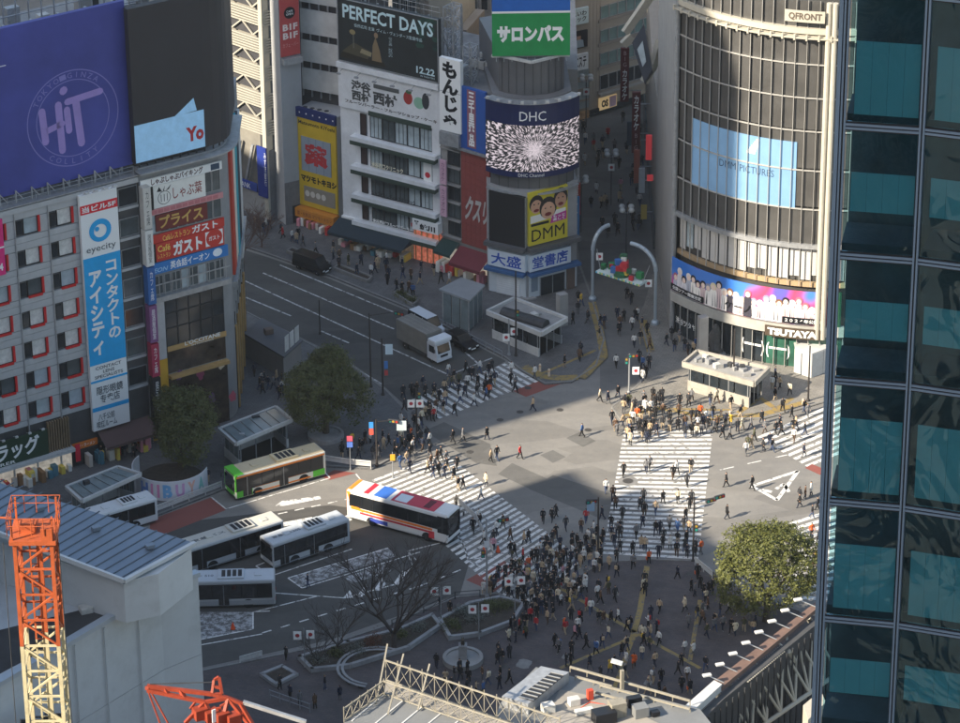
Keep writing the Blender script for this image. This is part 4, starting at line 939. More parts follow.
MB().box(ax, w, -0.6, -0.02, 4.5, 4.9).build('red_canopy', C('#a8302c'), FE.root)
q = FE.rect((414, 213), (440, 239), -0.5)
s = FE.panel('white_box_sign', q[0], q[1], q[2]+0.6, q[3]-0.5, 0.0, 0.9, M_LETW); hb = q[3]-q[2]-1.1; z_0 = q[2]+.6; lettering(s, '歌舞\n伎', q[0]+0.3, q[0]+0.9, z_0+hb*.5, z_0+hb*.9, -0.905, M_BLK, 0.02); lettering(s, '蛇川', q[0]+1.0, q[1]-0.4, z_0+hb*.12, z_0+hb*.7, -0.905, M_BLK, 0.05)
for k in range(20): MB().box(*(lambda t: (t, t+0.5))(0.1+(ax-0.6)*rnd.random()), -rnd.uniform(0.6, 1.9), -0.15, 0.14, rnd.uniform(0.6, 1.2)).build('fruit_stand', C(rnd.choice(stk)), FE.root)
# film billboard on the roof
y_ = -0.1; q = FE.rect((337, -3), (438.5, 82.5), y_); bz0 = FE.tz(340, 60.5, y_)[1]; bz1 = bz0 + (FE.tz(438, 82, y_)[1]-bz0)*0 + (FE.tz(337, -3, y_)[1]-bz0)
bt0, bt1 = FE.tz(337.5, 30, y_)[0], FE.tz(438.5, 50, y_)[0]
BF = thing('billboard', 'dark film billboard with large pale letters and a lamplit room on the white building', 'billboard', FE.world(0, 0, ztop), FE.ang)
M_FILM = mat('film_dark', (0.020, 0.024, 0.025), 0.6, var=0.3, vscale=0.25)
MB().box(bt0, bt1, y_, y_+0.5, bz0-ztop, bz1-ztop).build('panel', M_FILM, BF)
pz = lambda f: bz0-ztop + (bz1-bz0)*f
pt = lambda f: bt0 + (bt1-bt0)*f
for a_, b_, c_, d_ in ((0, 1, 0, .014), (0, 1, .986, 1), (0, .008, .014, .986), (.992, 1, .014, .986)): MB().box(pt(a_), pt(b_), y_-0.06, y_-0.001, pz(c_), pz(d_)).build('frame_edge', M_STEEL, BF)
M_POSTL = mat('poster_letters', (0.55, 0.72, 0.76), 0.5, var=0.1)
lettering(BF, 'PERFECT DAYS', pt(.055), pt(.95), pz(.70), pz(.92), y_-0.012, M_POSTL, 0.025)
lettering(BF, '役所広司 主演  ヴィム・ヴェンダース監督作品', pt(.17), pt(.84), pz(.59), pz(.645), y_-0.012, M_POSTL, 0.0)
lettering(BF, '12.22', pt(.78), pt(.96), pz(.09), pz(.20), y_-0.012, M_POSTL, 0.03); lettering(BF, 'IN THEATERS', pt(.82), pt(.96), pz(.045), pz(.07), y_-0.012, M_POSTL, 0.0)
lettering(BF, 'こんなふうに\n生きていけたら', pt(.51), pt(.545), pz(.24), pz(.56), y_-0.012, M_POSTL, 0.0)
MB().poly([(pt(.04), y_-0.008, pz(.16)), (pt(.30), y_-0.008, pz(.12)), (pt(.33), y_-0.008, pz(.25)), (pt(.16), y_-0.008, pz(.34))]).build('print_bed', C('#4c4838'), BF)
MB().poly([(pt(.34), y_-0.010, pz(.12)), (pt(.44), y_-0.010, pz(.12)), (pt(.42), y_-0.010, pz(.30)), (pt(.38), y_-0.010, pz(.50)), (pt(.35), y_-0.010, pz(.36))]).build('print_figure', C('#7d6c52'), BF)
disc(BF, 'print_head', pt(.385), pz(.53), (pt(1)-pt(0))*.02, (pz(1)-pz(0))*.045, y_-0.0115, C('#8a745c')); disc(BF, 'print_glow', pt(.15), pz(.50), (pt(1)-pt(0))*.03, (pz(1)-pz(0))*.04, y_-0.0125, C('#8c7f5a'))
MB().poly([(pt(.22), y_-0.0095, pz(.20)), (pt(.33), y_-0.0095, pz(.17)), (pt(.34), y_-0.0095, pz(.24)), (pt(.24), y_-0.0095, pz(.27))]).build('print_quilt', C('#8d8468'), BF)
MB().poly([(pt(.02), y_-0.007, pz(.06)), (pt(.48), y_-0.007, pz(.06)), (pt(.46), y_-0.007, pz(.13)), (pt(.05), y_-0.007, pz(.18))]).build('print_floor', C('#2a261e'), BF)
MB().box(pt(.155), pt(.163), y_-0.012, y_-0.006, pz(.25), pz(.52)).build('print_lamp', C('#6a6a60'), BF)
for k in range(40):
    fx_, fz_ = .80+rnd.random()*.18, .50+rnd.random()*.46; r_ = .012+.02*rnd.random()
    MB().poly([(pt(fx_+math.cos(j*1.05)*r_), y_-0.007-0.0001*k, pz(fz_+math.sin(j*1.05)*r_*1.4)) for j in range(6)]).build('print_leaf', C(rnd.choice(['#1f3a34', '#28473c', '#182c2c'])), BF)
for k in range(9):
    t = pt(k/8); mb = MB(); mb.beam((t, y_+0.7, 0.02), (t, y_+0.7, bz1-ztop), 0.16); mb.beam((t, y_+4, 0.02), (t, y_+0.7, (bz1-ztop)*.8), 0.1); mb.build('support_frame', M_STEEL, BF)
rail(BF, [(bt0, y_+0.3, bz1-ztop), (bt1, y_+0.3, bz1-ztop)], 1.3, M_STEEL, 1.0)
MB().box(0.02, w, 0.3, 15, 0.003, 0.2).build('roof_deck', M_ROOF, BF)
# vertical white sign with brush letters
V1 = thing('vertical_sign', 'tall white vertical sign with black brush lettering beside the film billboard', 'sign', FE.world(w, 0, 0), FE.ang)
vy = -1.2
t0, za = FE.tz(439, 57, vy); t1, zb = FE.tz(461, 134, vy); zb = FE.tz(450, 132, vy)[1]
MB().box(t0-w, t1-w, vy, vy+0.6, zb, za).build('sign_box', M_LETW, V1)
MB().box(t0-w, t1-w, vy-0.004, vy-0.001, (za+zb)/2-0.03+0.4, (za+zb)/2+0.03+0.4).build('panel_joint', M_STEEL, V1)
lettering(V1, 'もんじゃ', t0-w+0.35, t1-w-0.3, zb+0.3, za-0.3, vy-0.01, M_BLK, 0.05, vertical=True)
for z in (zb+1, (za+zb)/2, za-1): MB().box(t0-w, t1-w, vy+0.61, 0.5, z-0.1, z+0.1).build('bracket', M_STEEL, V1)
MB().box(t0-w, t1-w-0.2, vy-0.2, 0.3, zb-1.7, zb-0.1).build('condenser_cage', M_STEEL, V1)
# ------------------------------------------------------------------ F: red tiled drugstore with blue sign, narrow dark strip to its left
FF = Fac((442, 268), (494, 285), 'red_tiled_building', 'narrow red tiled building with a blue sign next to the curved corner tower')
zf = lambda v, u=475: FF.tz(u, v)[1]
xm = FF.tz(461, 180)[0]; xr = FF.tz(489.5, 150)[0]; w = xr
ftop = zf(92)
MB().box(0, w, 0.2, 14, 0, ftop).build('wall', M_CONC, FF.root)
M_RTILE = mat('red_tile', (0.26, 0.062, 0.055), 0.45, var=0.12, vscale=0.7)
nc, nr = 6, 14; z0, z1 = zf(247), zf(151)
for i in range(nc):
    for j in range(nr):
        ta = xm+(xr-xm)*i/nc; tb = xm+(xr-xm)*(i+1)/nc; a = z0+(z1-z0)*j/nr; b = z0+(z1-z0)*(j+1)/nr
        MB().box(ta+0.012, tb-0.012, 0.0, 0.19, a+0.012, b-0.012).build('tile', M_RTILE, FF.root)
lettering(FF.root, 'クスリ', FF.tz(464, 205)[0], FF.tz(487, 210)[0], zf(222), zf(197), -0.05, C('#b9b4b0'), 0.04, slant=0.15, name='raised_letters')
z0, z1 = zf(149.5), zf(88)
s = FF.panel('blue_sign', xm, xr-0.2, z0, z1, -0.1, 0.35, C('#2a55a0')); cxs = (xm+xr)/2-0.1
MB().box(cxs-0.62, cxs+0.62, -0.47, -0.452, z0+0.3, z1-0.2).build('sign_strip', C('#8a5a66'), s)
lettering(s, '三千里薬品', cxs-0.45, cxs+0.45, z0+0.5, z1-0.4, -0.475, M_LETW, 0.04, vertical=True)
MB().box(xm, xr, -0.6, 0.19, z0-0.35, z0-0.05).build('sign_ledge', M_STEEL, FF.root)
for r in range(6):
    zc = zf(140+r*17.5, 451); window(FF.root, xm*0.62, 0.19, zc, xm*0.6, 1.9, M_DKSTEEL, M_GLASSD if r % 2 else M_GLASSG, 0.05, nv=1)
    MB().box(0.05, xm-0.05, -0.2, 0.19, zc-1.25, zc-1.1).build('slab_edge', M_CONC, FF.root)
for v0, v1 in ((160, 184), (186, 216)):
    s = FF.panel('pink_sign', 0.25, 1.15, FF.tz(449, v1)[1], FF.tz(449, v0)[1], -0.3, 0.2, C('#c9a2b4')); lettering(s, 'カラオケ', 0.45, 0.95, FF.tz(449, v1)[1]+.4, FF.tz(449, v0)[1]-.3, -0.505, C('#6a3a5a'), 0.0, vertical=True)
mb = MB(); a1, a2 = zf(250), zf(262, 475); mb.poly([(xm-0.2, 0, a1), (xm-0.2, -2.2, a1-1.3), (xr+0.2, -2.2, a1-1.3), (xr+0.2, 0, a1)]); mb.poly([(xm-0.2, -2.2, a1-1.3), (xm-0.2, -2.2, a1-1.7), (xr+0.2, -2.2, a1-1.7), (xr+0.2, -2.2, a1-1.3)]); mb.build('red_awning', C('#6e2e36', 0.8), FF.root)
mb = MB(); a1 = zf(240, 450); mb.poly([(0.1, 0, a1), (0.1, -1.8, a1-1.0), (xm-0.3, -1.8, a1-1.0), (xm-0.3, 0, a1)]); mb.poly([(0.1, -1.8, a1-1.0), (0.1, -1.8, a1-1.3), (xm-0.3, -1.8, a1-1.3), (xm-0.3, -1.8, a1-1.0)]); mb.build('green_awning', C('#203a38', 0.8), FF.root)
MB().box(0.1, xr, 0.05, 0.19, 0.15, zf(256)).build('shop_interior', M_SHOP, FF.root)
for k in range(22): MB().box(*(lambda t: (t, t+0.4))(0.1+(xr-0.5)*rnd.random()), -rnd.uniform(0.6, 1.7), -0.1, 0.14, rnd.uniform(0.6, 1.6)).build('goods_rack', C(rnd.choice(stk)), FF.root)
# rooftop: condensers and a lattice mast
MB().box(0, w, 0.2, 14, ftop+0.003, ftop+0.15).build('roof', M_ROOF, FF.root)
for r in range(4):
    for k in range(5): ac_unit(FF.root, 0.7+k*1.15, 5.5+r*1.9, ftop+0.15+0.1*r, 0.95, 0.8, 1.0)
def lattice(parent, base, h, w_, n, m, nm='lattice_mast', r=0.05, ang=0.0):
    mb = MB(); c, s = math.cos(ang), math.sin(ang)
    P = lambda i, z: (base[0]+(c*(i in (1, 2))-s*(i in (2, 3)))*w_, base[1]+(s*(i in (1, 2))+c*(i in (2, 3)))*w_, base[2]+z)
    for i in range(4): mb.beam(P(i, 0), P(i, h), r*2)
    for k in range(n):
        for i in range(4):
            j = (i+1) % 4; mb.beam(P(i, h*k/n), P(j, h*(k+1)/n), r*1.2); mb.beam(P(i, h*(k+1)/n), P(j, h*(k+1)/n), r*1.2)
    return mb.build(nm, m, parent)
lattice(FF.root, (-0.3, 1.2, ftop), 8.5, 1.4, 6, M_STEEL); lattice(FF.root, (2.6, 1.0, ftop+.15), 4.5, 1.2, 4, M_STEEL); lattice(FF.root, (-2.0, 4.0, ftop-4), 11.5, 1.2, 7, M_STEEL)
# ------------------------------------------------------------------ curved facades
class Arc:
    """plan curve from L to Rr bulging towards the viewer; t in metres along it, y outwards negative like Fac"""
    def __init__(s, L, Rr, sag, n=24):
        s.L = Vector((L.x, L.y, 0)); s.R = Vector((Rr.x, Rr.y, 0)); d = s.R - s.L; s.ch = d.length
        rad = (s.ch**2/4 + sag**2)/(2*sag); s.rad = rad
        s.d = d.normalized(); s.nrm = Vector((-s.d.y, s.d.x, 0))            # into the building
        mid = (s.L + s.R)/2; s.c = mid + s.nrm*(rad - sag)
        s.half = math.asin(s.ch/2/rad); s.len = 2*s.half*rad
    def pt(s, t, y=0.0):
        a = -s.half + t/s.rad
        rr_ = s.rad - y
        return s.c + s.d*(math.sin(a)*rr_) - s.nrm*(math.cos(a)*rr_)
    def nout(s, t):
        a = -s.half + t/s.rad; return s.d*math.sin(a) - s.nrm*math.cos(a)
    def tz(s, u, v, y=0.0):
        best = None; r = ray(u, v); N = 400; pv = None
        for k in range(N+1):
            t = s.len*(k/N*1.4-0.2); p = s.pt(t, y)
            # bearing of the vertical line through p against the ray's plan direction
            cr = (p.x-CAM.x)*r.y - (p.y-CAM.y)*r.x
            if pv is not None and pv[0]*cr <= 0:
                f = pv[0]/(pv[0]-cr) if pv[0] != cr else 0; tt = pv[1] + (t-pv[1])*f; q = s.pt(tt, y)
                kk = math.hypot(q.x-CAM.x, q.y-CAM.y)/math.hypot(r.x, r.y); return tt, CAM.z + r.z*kk
            pv = (cr, t)
        return 0.0, 0.0
    def strip(s, mb, t0, t1, z0, z1, y, th, n=None, off=None, mi=0):
        n = n or max(1, int(abs(t1-t0)/0.8)); off = off or Vector((0, 0, 0))
        for k in range(n):
            a, b = t0+(t1-t0)*k/n, t0+(t1-t0)*(k+1)/n
            q = [s.pt(a, y-th)-off, s.pt(b, y-th)-off, s.pt(b, y)-off, s.pt(a, y)-off]
            i = len(mb.v)
            mb.v += [(p.x, p.y, z0) for p in q] + [(p.x, p.y, z1) for p in q]
            fs = [(0, 3, 2, 1), (4, 5, 6, 7), (0, 1, 5, 4), (2, 3, 7, 6)]
            if k == n-1: fs.append((1, 2, 6, 5))
            if k == 0: fs.append((3, 0, 4, 7))
            for f in fs: mb.f.append(tuple(i+j for j in f)); mb.m.append(mi)
        return mb
    def letters(s, parent, txt, t0, t1, z0, z1, y, m, bold, off, slant=0.0, vertical=False):
        if vertical: txt = '\n'.join(txt)
        co, fs, asp = text_mesh(txt, bold); v = []
        for c in co:
            t = t0 + c[0]*(t1-t0); p = s.pt(t, y)-off; v.append((p.x, p.y, z0+c[1]*(z1-z0)))
        me = bpy.data.meshes.new('lettering'); me.from_pydata(v, [], fs); me.materials.append(m); return link('lettering', me, parent)

# ------------------------------------------------------------------ corner tower with the round video screen
LD, RD = G(490, 290), G(575, 286.5)
AD = Arc(LD, RD, 2.3)
TD = thing('corner_tower', 'curved corner tower with a round video screen above a bookshop', 'building', LD)
OFF = Vector((LD.x, LD.y, 0))
dz_ = lambda v, u=531: AD.tz(u, v)[1]
ZT = dz_(66); ZB1 = dz_(99)
M_DRUM = mat('drum_panel', (0.13, 0.132, 0.138), 0.45, metal=0.3, var=0.08, vscale=0.5); M_BAND = C('#1c2550', 0.4)
back = [AD.pt(AD.len) + AD.nrm*16, AD.pt(0) + AD.nrm*13]
def ring_poly(y, n=20): return [tuple((AD.pt(AD.len*k/n, y)-OFF).xy) for k in range(n+1)] + [tuple((p-OFF).xy) for p in back]
MB().prism(ring_poly(0.6), 0, dz_(101)).build('core', mat('tower_core', (0.15, 0.15, 0.155), 0.7, var=0.12, vscale=0.4), TD)
MB().prism(ring_poly(1.6, 10), dz_(101)+0.003, ZT).build('drum', M_DRUM, TD, smooth=False)
for k in range(9): p = AD.pt(AD.len*(k+.5)/9, 1.58)-OFF; MB().cbox((p.x, p.y, dz_(100)), 0.04, 0.04, ZT-dz_(100)-0.1).build('panel_joint', M_DKSTEEL, TD)
def band(nm, v0, v1, m, y, th, parent=None, t0=None, t1=None): return AD.strip(MB(), t0 if t0 is not None else -0.1, t1 if t1 is not None else AD.len+0.1, dz_(v1), dz_(v0), y, th, off=OFF).build(nm, m, parent or TD)
sb = band('blue_band', 103, 124.5, M_BAND, 0.3, 0.7)
u0, u1 = AD.tz(520, 110)[0], AD.tz(545, 110)[0]; AD.letters(sb, 'DHC', u0, u1, dz_(120), dz_(110.5), -0.43, M_LETW, 0.0, OFF)
# video picture: pale streaks bursting from the centre on black
def burst_mat():
    m = bpy.data.materials.new('burst_picture'); m.use_nodes = True; N = m.node_tree.nodes; L = m.node_tree.links; b = N['Principled BSDF']
    tc = N.new('ShaderNodeTexCoord'); vm = N.new('ShaderNodeVectorMath'); vm.operation = 'SUBTRACT'
    tcn = AD.tz(534, 150)[0]; c = AD.pt(tcn, -0.4)-OFF
    vm.inputs[1].default_value = (c.x, c.y, dz_(149)); L.new(tc.outputs['Object'], vm.inputs[0])
    sp = N.new('ShaderNodeSeparateXYZ'); L.new(vm.outputs[0], sp.inputs[0])
    an = N.new('ShaderNodeMath'); an.operation = 'ARCTAN2'; L.new(sp.outputs[2], an.inputs[0]); L.new(sp.outputs[0], an.inputs[1])
    ln = N.new('ShaderNodeVectorMath'); ln.operation = 'LENGTH'; L.new(vm.outputs[0], ln.inputs[0])
    cb = N.new('ShaderNodeCombineXYZ'); a2 = N.new('ShaderNodeMath'); a2.operation = 'MULTIPLY'; a2.inputs[1].default_value = 15.0; L.new(an.outputs[0], a2.inputs[0]); L.new(a2.outputs[0], cb.inputs[0])
    l2 = N.new('ShaderNodeMath'); l2.operation = 'MULTIPLY'; l2.inputs[1].default_value = 1.5; L.new(ln.outputs[1], l2.inputs[0]); L.new(l2.outputs[0], cb.inputs[1])
    nz = N.new('ShaderNodeTexNoise'); nz.inputs['Scale'].default_value = 1.3; nz.inputs['Detail'].default_value = 2; L.new(cb.outputs[0], nz.inputs['Vector'])
    fo = N.new('ShaderNodeMapRange'); fo.inputs[1].default_value = 0.0; fo.inputs[2].default_value = 1.4; fo.inputs[3].default_value = 0.16; fo.inputs[4].default_value = 0.0; L.new(ln.outputs[1], fo.inputs[0])
    ad = N.new('ShaderNodeMath'); L.new(nz.outputs['Fac'], ad.inputs[0]); L.new(fo.outputs[0], ad.inputs[1])
    cr = N.new('ShaderNodeValToRGB'); e = cr.color_ramp.elements; e[0].position = 0.50; e[0].color = (0.012, 0.012, 0.014, 1); e[1].position = 0.56; e[1].color = (0.55, 0.47, 0.49, 1)
    L.new(ad.outputs[0], cr.inputs[0]); L.new(cr.outputs[0], b.inputs['Base Color']); L.new(cr.outputs[0], b.inputs['Emission Color']); b.inputs['Emission Strength'].default_value = 0.38; b.inputs['Roughness'].default_value = 0.5
    return m
band('screen_picture', 125, 171, burst_mat(), 0.3, 0.68, sb)
s = band('lower_strip', 171.5, 176.5, M_BAND, 0.3, 0.72); AD.letters(s, 'DHC Channel', AD.tz(519, 170)[0], AD.tz(543, 170)[0], dz_(175.6), dz_(172.4), -0.45, M_LETW, 0.0, OFF)
for k in range(9):
    t = AD.len*(k+.5)/9; p, q = AD.pt(t, 0.2)-OFF, AD.pt(t, -0.9)-OFF; z = dz_(102); mb = MB(); mb.tube((p.x, p.y, z), (q.x, q.y, z+0.3), 0.035, n=5); mb.cbox((q.x, q.y, z+0.15), 0.35, 0.3, 0.25); mb.build('sign_lamp', M_WHITEM, TD)
AD.strip(MB(), 0, AD.len, dz_(103)+0.02, dz_(102.2), 0.6, 1.3, off=OFF).build('lamp_gantry', M_STEEL, TD)
band('grey_spandrel', 178, 192, M_DRUM, 0.59, 0.3); band('lower_gantry', 192.5, 194, M_STEEL, 0.59, 1.0)
for k in range(10): t = AD.len*k/9.0; p = AD.pt(t, 0.28)-OFF; MB().cbox((p.x, p.y, dz_(192)), 0.05, 0.05, dz_(178)-dz_(192)).build('panel_joint', M_DKSTEEL, TD)
# two-faced lower storeys
PC = G(527, 299.5); lp = lambda p: tuple((p-OFF).xy)
fL = Fac(LD + Vector((-0.2, -0.2, 0)), PC, None, ''); fR = Fac(PC, RD + Vector((0.2, 0, 0)), None, '')
zl_ = lambda v: fR.tz(545, v)[1]
MB().prism([lp(fL.o), lp(PC), lp(RD + Vector((0.2, 0, 0))), lp(RD+AD.nrm*10), lp(LD+AD.nrm*10)], 0, zl_(188)).build('lower_block', mat('lower_stone', (0.30, 0.30, 0.30), 0.7, var=0.1), TD)
def fbox(f, nm, t0, t1, y0, y1, z0, z1, m, parent=None):
    q = [f.world(t, y, 0)-OFF for t, y in ((t0, y0), (t1, y0), (t1, y1), (t0, y1))]; return MB().prism([tuple(p.xy) for p in q], z0, z1).build(nm, m, parent or TD)
def ftext(f, txt, t0, t1, z0, z1, y, m, bold, parent=None, vertical=False):
    if vertical: txt = '\n'.join(txt)
    co, fs, asp = text_mesh(txt, bold); v = []
    for c in co: p = f.world(t0+c[0]*(t1-t0), y, 0)-OFF; v.append((p.x, p.y, z0+c[1]*(z1-z0)))
    me = bpy.data.meshes.new('lettering'); me.from_pydata(v, [], fs); me.materials.append(m); return link('lettering', me, parent or TD)
def fpoly(f, nm, pts, y, m, parent=None):
    v = []
    for t, z in pts: p = f.world(t, y, 0)-OFF; v.append((p.x, p.y, z))
    return MB().poly(v).build(nm, m, parent or TD)
zL = lambda v, u=508: fL.tz(u, v)[1]
s = fbox(fL, 'black_panel', 0.35, fL.len-0.05, -0.35, -0.01, zL(243), zL(193), mat('black_glass', (0.018, 0.018, 0.02), 0.35))
for a_, b_ in ((0.25, 0.35), (fL.len-0.05, fL.len)): fbox(fL, 'panel_frame', a_, b_, -0.38, -0.01, zL(243), zL(193), M_STEEL)
pz0, pz1 = zl_(241), zl_(188.5)
s = fbox(fR, 'yellow_poster', 0.05, fR.tz(566, 210)[0], -0.35, -0.01, pz0, pz1, C('#c9b832'))
pw = fR.tz(566, 210)[0]; ph = pz1 - pz0
for i, (cx, cz, rw, rh) in enumerate(((.20, .74, .16, .15), (.50, .62, .20, .19), (.82, .76, .16, .17))):      # three generic faces
    M_SKIN = C(['#c89a7c', '#d0a184', '#bf9276'][i])
    fpoly(fR, 'poster_hair', [(pw*(cx+math.cos(k*.4189)*rw*1.12), pz0+ph*(cz+.035+math.sin(k*.4189)*rh*1.1)) for k in range(15)], -0.355-0.004*i, C('#2a2422'), s)
    fpoly(fR, 'poster_face', [(pw*(cx+math.cos(k*.4189)*rw*.9), pz0+ph*(cz-.02+math.sin(k*.4189)*rh*.86)) for k in range(15)], -0.357-0.004*i, M_SKIN, s)
    for ex in (-.35, .35): fpoly(fR, 'poster_eye', [(pw*(cx+ex*rw+math.cos(k*1.05)*.022), pz0+ph*(cz+.03+math.sin(k*1.05)*.014)) for k in range(6)], -0.3585-0.004*i, M_BLK, s)
    fpoly(fR, 'poster_mouth', [(pw*(cx+math.cos(k*.7854)*rw*.45), pz0+ph*(cz-.09+math.sin(k*.7854)*rh*.2)) for k in range(8)], -0.3585-0.004*i, C('#7a2a2a'), s)
fpoly(fR, 'poster_shirt', [(pw*.05, pz0+ph*.42), (pw*.95, pz0+ph*.46), (pw*.95, pz0+ph*.58), (pw*.05, pz0+ph*.56)], -0.3535, C('#e4e0d8'), s)
fpoly(fR, 'poster_strip', [(pw*.06, pz0+ph*.36), (pw*.52, pz0+ph*.36), (pw*.52, pz0+ph*.41), (pw*.06, pz0+ph*.41)], -0.372, M_BLK, s)
fpoly(fR, 'poster_flash', [(pw*.55, pz0+ph*.34), (pw*.97, pz0+ph*.36), (pw*.97, pz0+ph*.52), (pw*.60, pz0+ph*.48)], -0.372, C('#b83a8a'), s)
ftext(fR, 'もっと\n楽しく', pw*.62, pw*.93, pz0+ph*.37, pz0+ph*.48, -0.375, M_LETW, 0.02, s)
ftext(fR, 'DMM', pw*.08, pw*.92, pz0+ph*.07, pz0+ph*.29, -0.36, M_BLK, 0.0, s)
for f, nm in ((fL, 0), (fR, 1)): fbox(f, 'grey_ledge', -0.1, f.len+0.05, -0.9, -0.01, zl_(246.5), zl_(242.5), M_DRUM)
s1_ = fbox(fL, 'shop_sign', 0.3, fL.len+0.05, -0.6, -0.01, zl_(266), zl_(250), C('#c8d2da')); s2_ = fbox(fR, 'shop_sign', 0.0, fR.tz(568, 255)[0], -0.62, -0.01, zl_(266), zl_(250), C('#c8d2da'))
M_BLUEL = C('#2a4ea8')
ftext(fL, '大盛', 0.7, fL.len-0.4, zl_(264), zl_(252), -0.61, M_BLUEL, 0.02, s1_); ftext(fR, '堂書店', 0.35, fR.tz(565, 255)[0], zl_(264), zl_(252), -0.63, M_BLUEL, 0.02, s2_)
for f in (fL, fR): fbox(f, 'blue_canopy', -0.05, f.len, -1.0, -0.01, zl_(270.5), zl_(267.5), C('#3a5f8c'))
for f in (fL, fR): fbox(f, 'shop_wall', 0.2, f.len-0.1, -0.15, -0.01, 0.15, zl_(271.5), C('#c9d0d4'))
fbox(fL, 'roller_shutter', 1.2, fL.len-0.8, -0.22, -0.16, 0.15, zl_(276), C('#dde0e2'))
for k in range(10): fbox(fL, 'shutter_slat', 1.2, fL.len-0.8, -0.25, -0.221, 0.25+k*0.26, 0.42+k*0.26, C('#d2d6d8'))
fbox(fR, 'shop_opening', 1.6, fR.len-1.7, -0.22, -0.16, 0.15, zl_(276), M_GLASSD); fbox(fR, 'poster_case', 0.45, 1.3, -0.24, -0.16, 0.9, 2.6, C('#7d8a96')); fbox(fR, 'magazine_rack', fR.len-1.5, fR.len-0.5, -0.4, -0.16, 0.15, 2.7, C('#6a5a52'))
for k in range(3): fbox(fR, 'door_frame', 1.6+k*(fR.len-3.4)/2, 1.68+k*(fR.len-3.4)/2, -0.27, -0.221, 0.15, zl_(276), M_STEEL)
MB().prism([lp(PC+Vector((-1.1, -0.25, 0))), lp(PC+Vector((0, -0.6, 0))), lp(PC+Vector((1.1, -0.2, 0))), lp(PC+Vector((0, 0.8, 0)))], 0.13, 0.3).build('door_step', M_CONC, TD)
# roof sign
_y = AD.pt(AD.len/2, 2.4).y; pS = CAM + ray(531, 60)*((_y-CAM.y)/ray(531, 60).y); pS.z = ZT
RS = thing('rooftop_sign', 'green and blue rooftop advertising sign on the curved corner tower', 'sign', (pS.x, pS.y, ZT), R(1.0))
fs_ = Fac(Vector((pS.x-10, pS.y-10*math.tan(R(1))*-1, 0)), Vector((pS.x+10, pS.y, 0)), None, '')
def rsz(v): r = ray(531, v); k = (pS.y-CAM.y)/r.y; return CAM.z + r.z*k - ZT
def rsx(u): r = ray(u, 30); k = (pS.y-CAM.y)/r.y; return r.x*k + CAM.x - pS.x
x0, x1 = rsx(492), rsx(570); y_ = -0.4
def rbox(nm, x0, x1, y0, y1, z0, z1, m, parent=None): return MB().box(x0, x1, y0, y1, z0, z1).build(nm, m, parent or RS)
pn = rbox('green_panel', x0, x1, y_, y_+0.6, rsz(54.5), rsz(12), C('#1f8a4a', 0.5, var=0.12)); rbox('blue_panel', x0, x1, y_, y_+0.6, rsz(9.8), rsz(-25), C('#1f5fb0', 0.5)); rbox('white_stripe', x0, x1, y_-0.01, y_+0.6, rsz(11.9), rsz(9.9), M_LETW)
lettering(pn, 'サロンパス', rsx(497), rsx(564), rsz(41), rsz(24), y_-0.012, M_LETW, 0.06)
mb = MB()
zb_ = rsz(57)
for a, b in (((x0, 0.4), (x1, 0.4)), ((x0+1, 0.4), (0, -1.6)), ((x1-1, 0.4), (0, -1.6)), ((x0+2.5, 2.5), (x1-2.5, 2.5)), ((x0, 0.4), (x0+2.5, 2.5))): mb.beam((a[0], a[1], zb_), (b[0], b[1], zb_), 0.28)
mb.build('base_frame', M_WHITEM, RS)
mb = MB()
for k in range(6): t = x0+0.8+(x1-x0-1.6)*k/5; mb.beam((t, 0.5, 0.02), (t, 0.5, rsz(-25)), 0.16); mb.beam((t, 3.2, 0.02), (t, 0.5, rsz(10)), 0.12)
mb.build('support_frame', M_STEEL, RS)
for k in range(10): MB().tube((x0+(x1-x0)*(k+.5)/10, -0.3, rsz(56)), (x0+(x1-x0)*(k+.5)/10, -1.3, rsz(57)), 0.03, n=5).build('lamp_arm', M_STEEL, RS)

# ------------------------------------------------------------------ street behind: beige shop block, alley blocks and karaoke signs
FG = Fac((590, 118), (662, 96), 'beige_block', 'beige block with green tinted window rows at the end of the shopping street')
zg = lambda v, u=600: FG.tz(u, v)[1]
wG = FG.len + 6
M_BEIGE = mat('beige_stone', (0.36, 0.32, 0.27), 0.75, var=0.08, vscale=0.4, dirt=0.08); M_GLTEAL = glass_mat('teal_glass', (0.16, 0.24, 0.23), 0.15, 0.3)
MB().box(0, wG, 0.25, 15, 0, zg(-30)).build('wall', M_BEIGE, FG.root)
gx0, gx1 = FG.tz(601, 50)[0], FG.tz(634, 40)[0]
for i, (v0, v1, g) in enumerate(((-20, -4, M_GLTEAL), (7, 20, M_GLTEAL), (31, 44, M_GLTEAL), (54, 67, M_GLTEAL), (76, 91, M_GLASSD))):
    za, zb = FG.tz(601, v1)[1], FG.tz(601, v0)[1]
    MB().box(gx0-0.3, gx1+3, 0.1, 0.24, za-0.45, za-0.03).build('spandrel', mat('spandrel_stone', (0.28, 0.25, 0.22), 0.8), FG.root)
    for k in range(6):
        a = gx0+(gx1+3-gx0)*k/6; window(FG.root, a+(gx1+3-gx0)/12, 0.23, (za+zb)/2, (gx1+3-gx0)/6-0.05, zb-za-0.05, M_STEEL, g, 0.06)
for k in range(5): MB().box(gx0-2.2+k*0.55, gx0-2.19+k*.55+0.02, 0.225, 0.249, 3, zg(-30)).build('stone_joint', mat('spandrel_stone', (0.28, 0.25, 0.22), 0.8), FG.root)
MB().box(0, wG, 0.0, 0.24, 0.15, zg(108)).build('shopfront', M_GLASSD, FG.root)
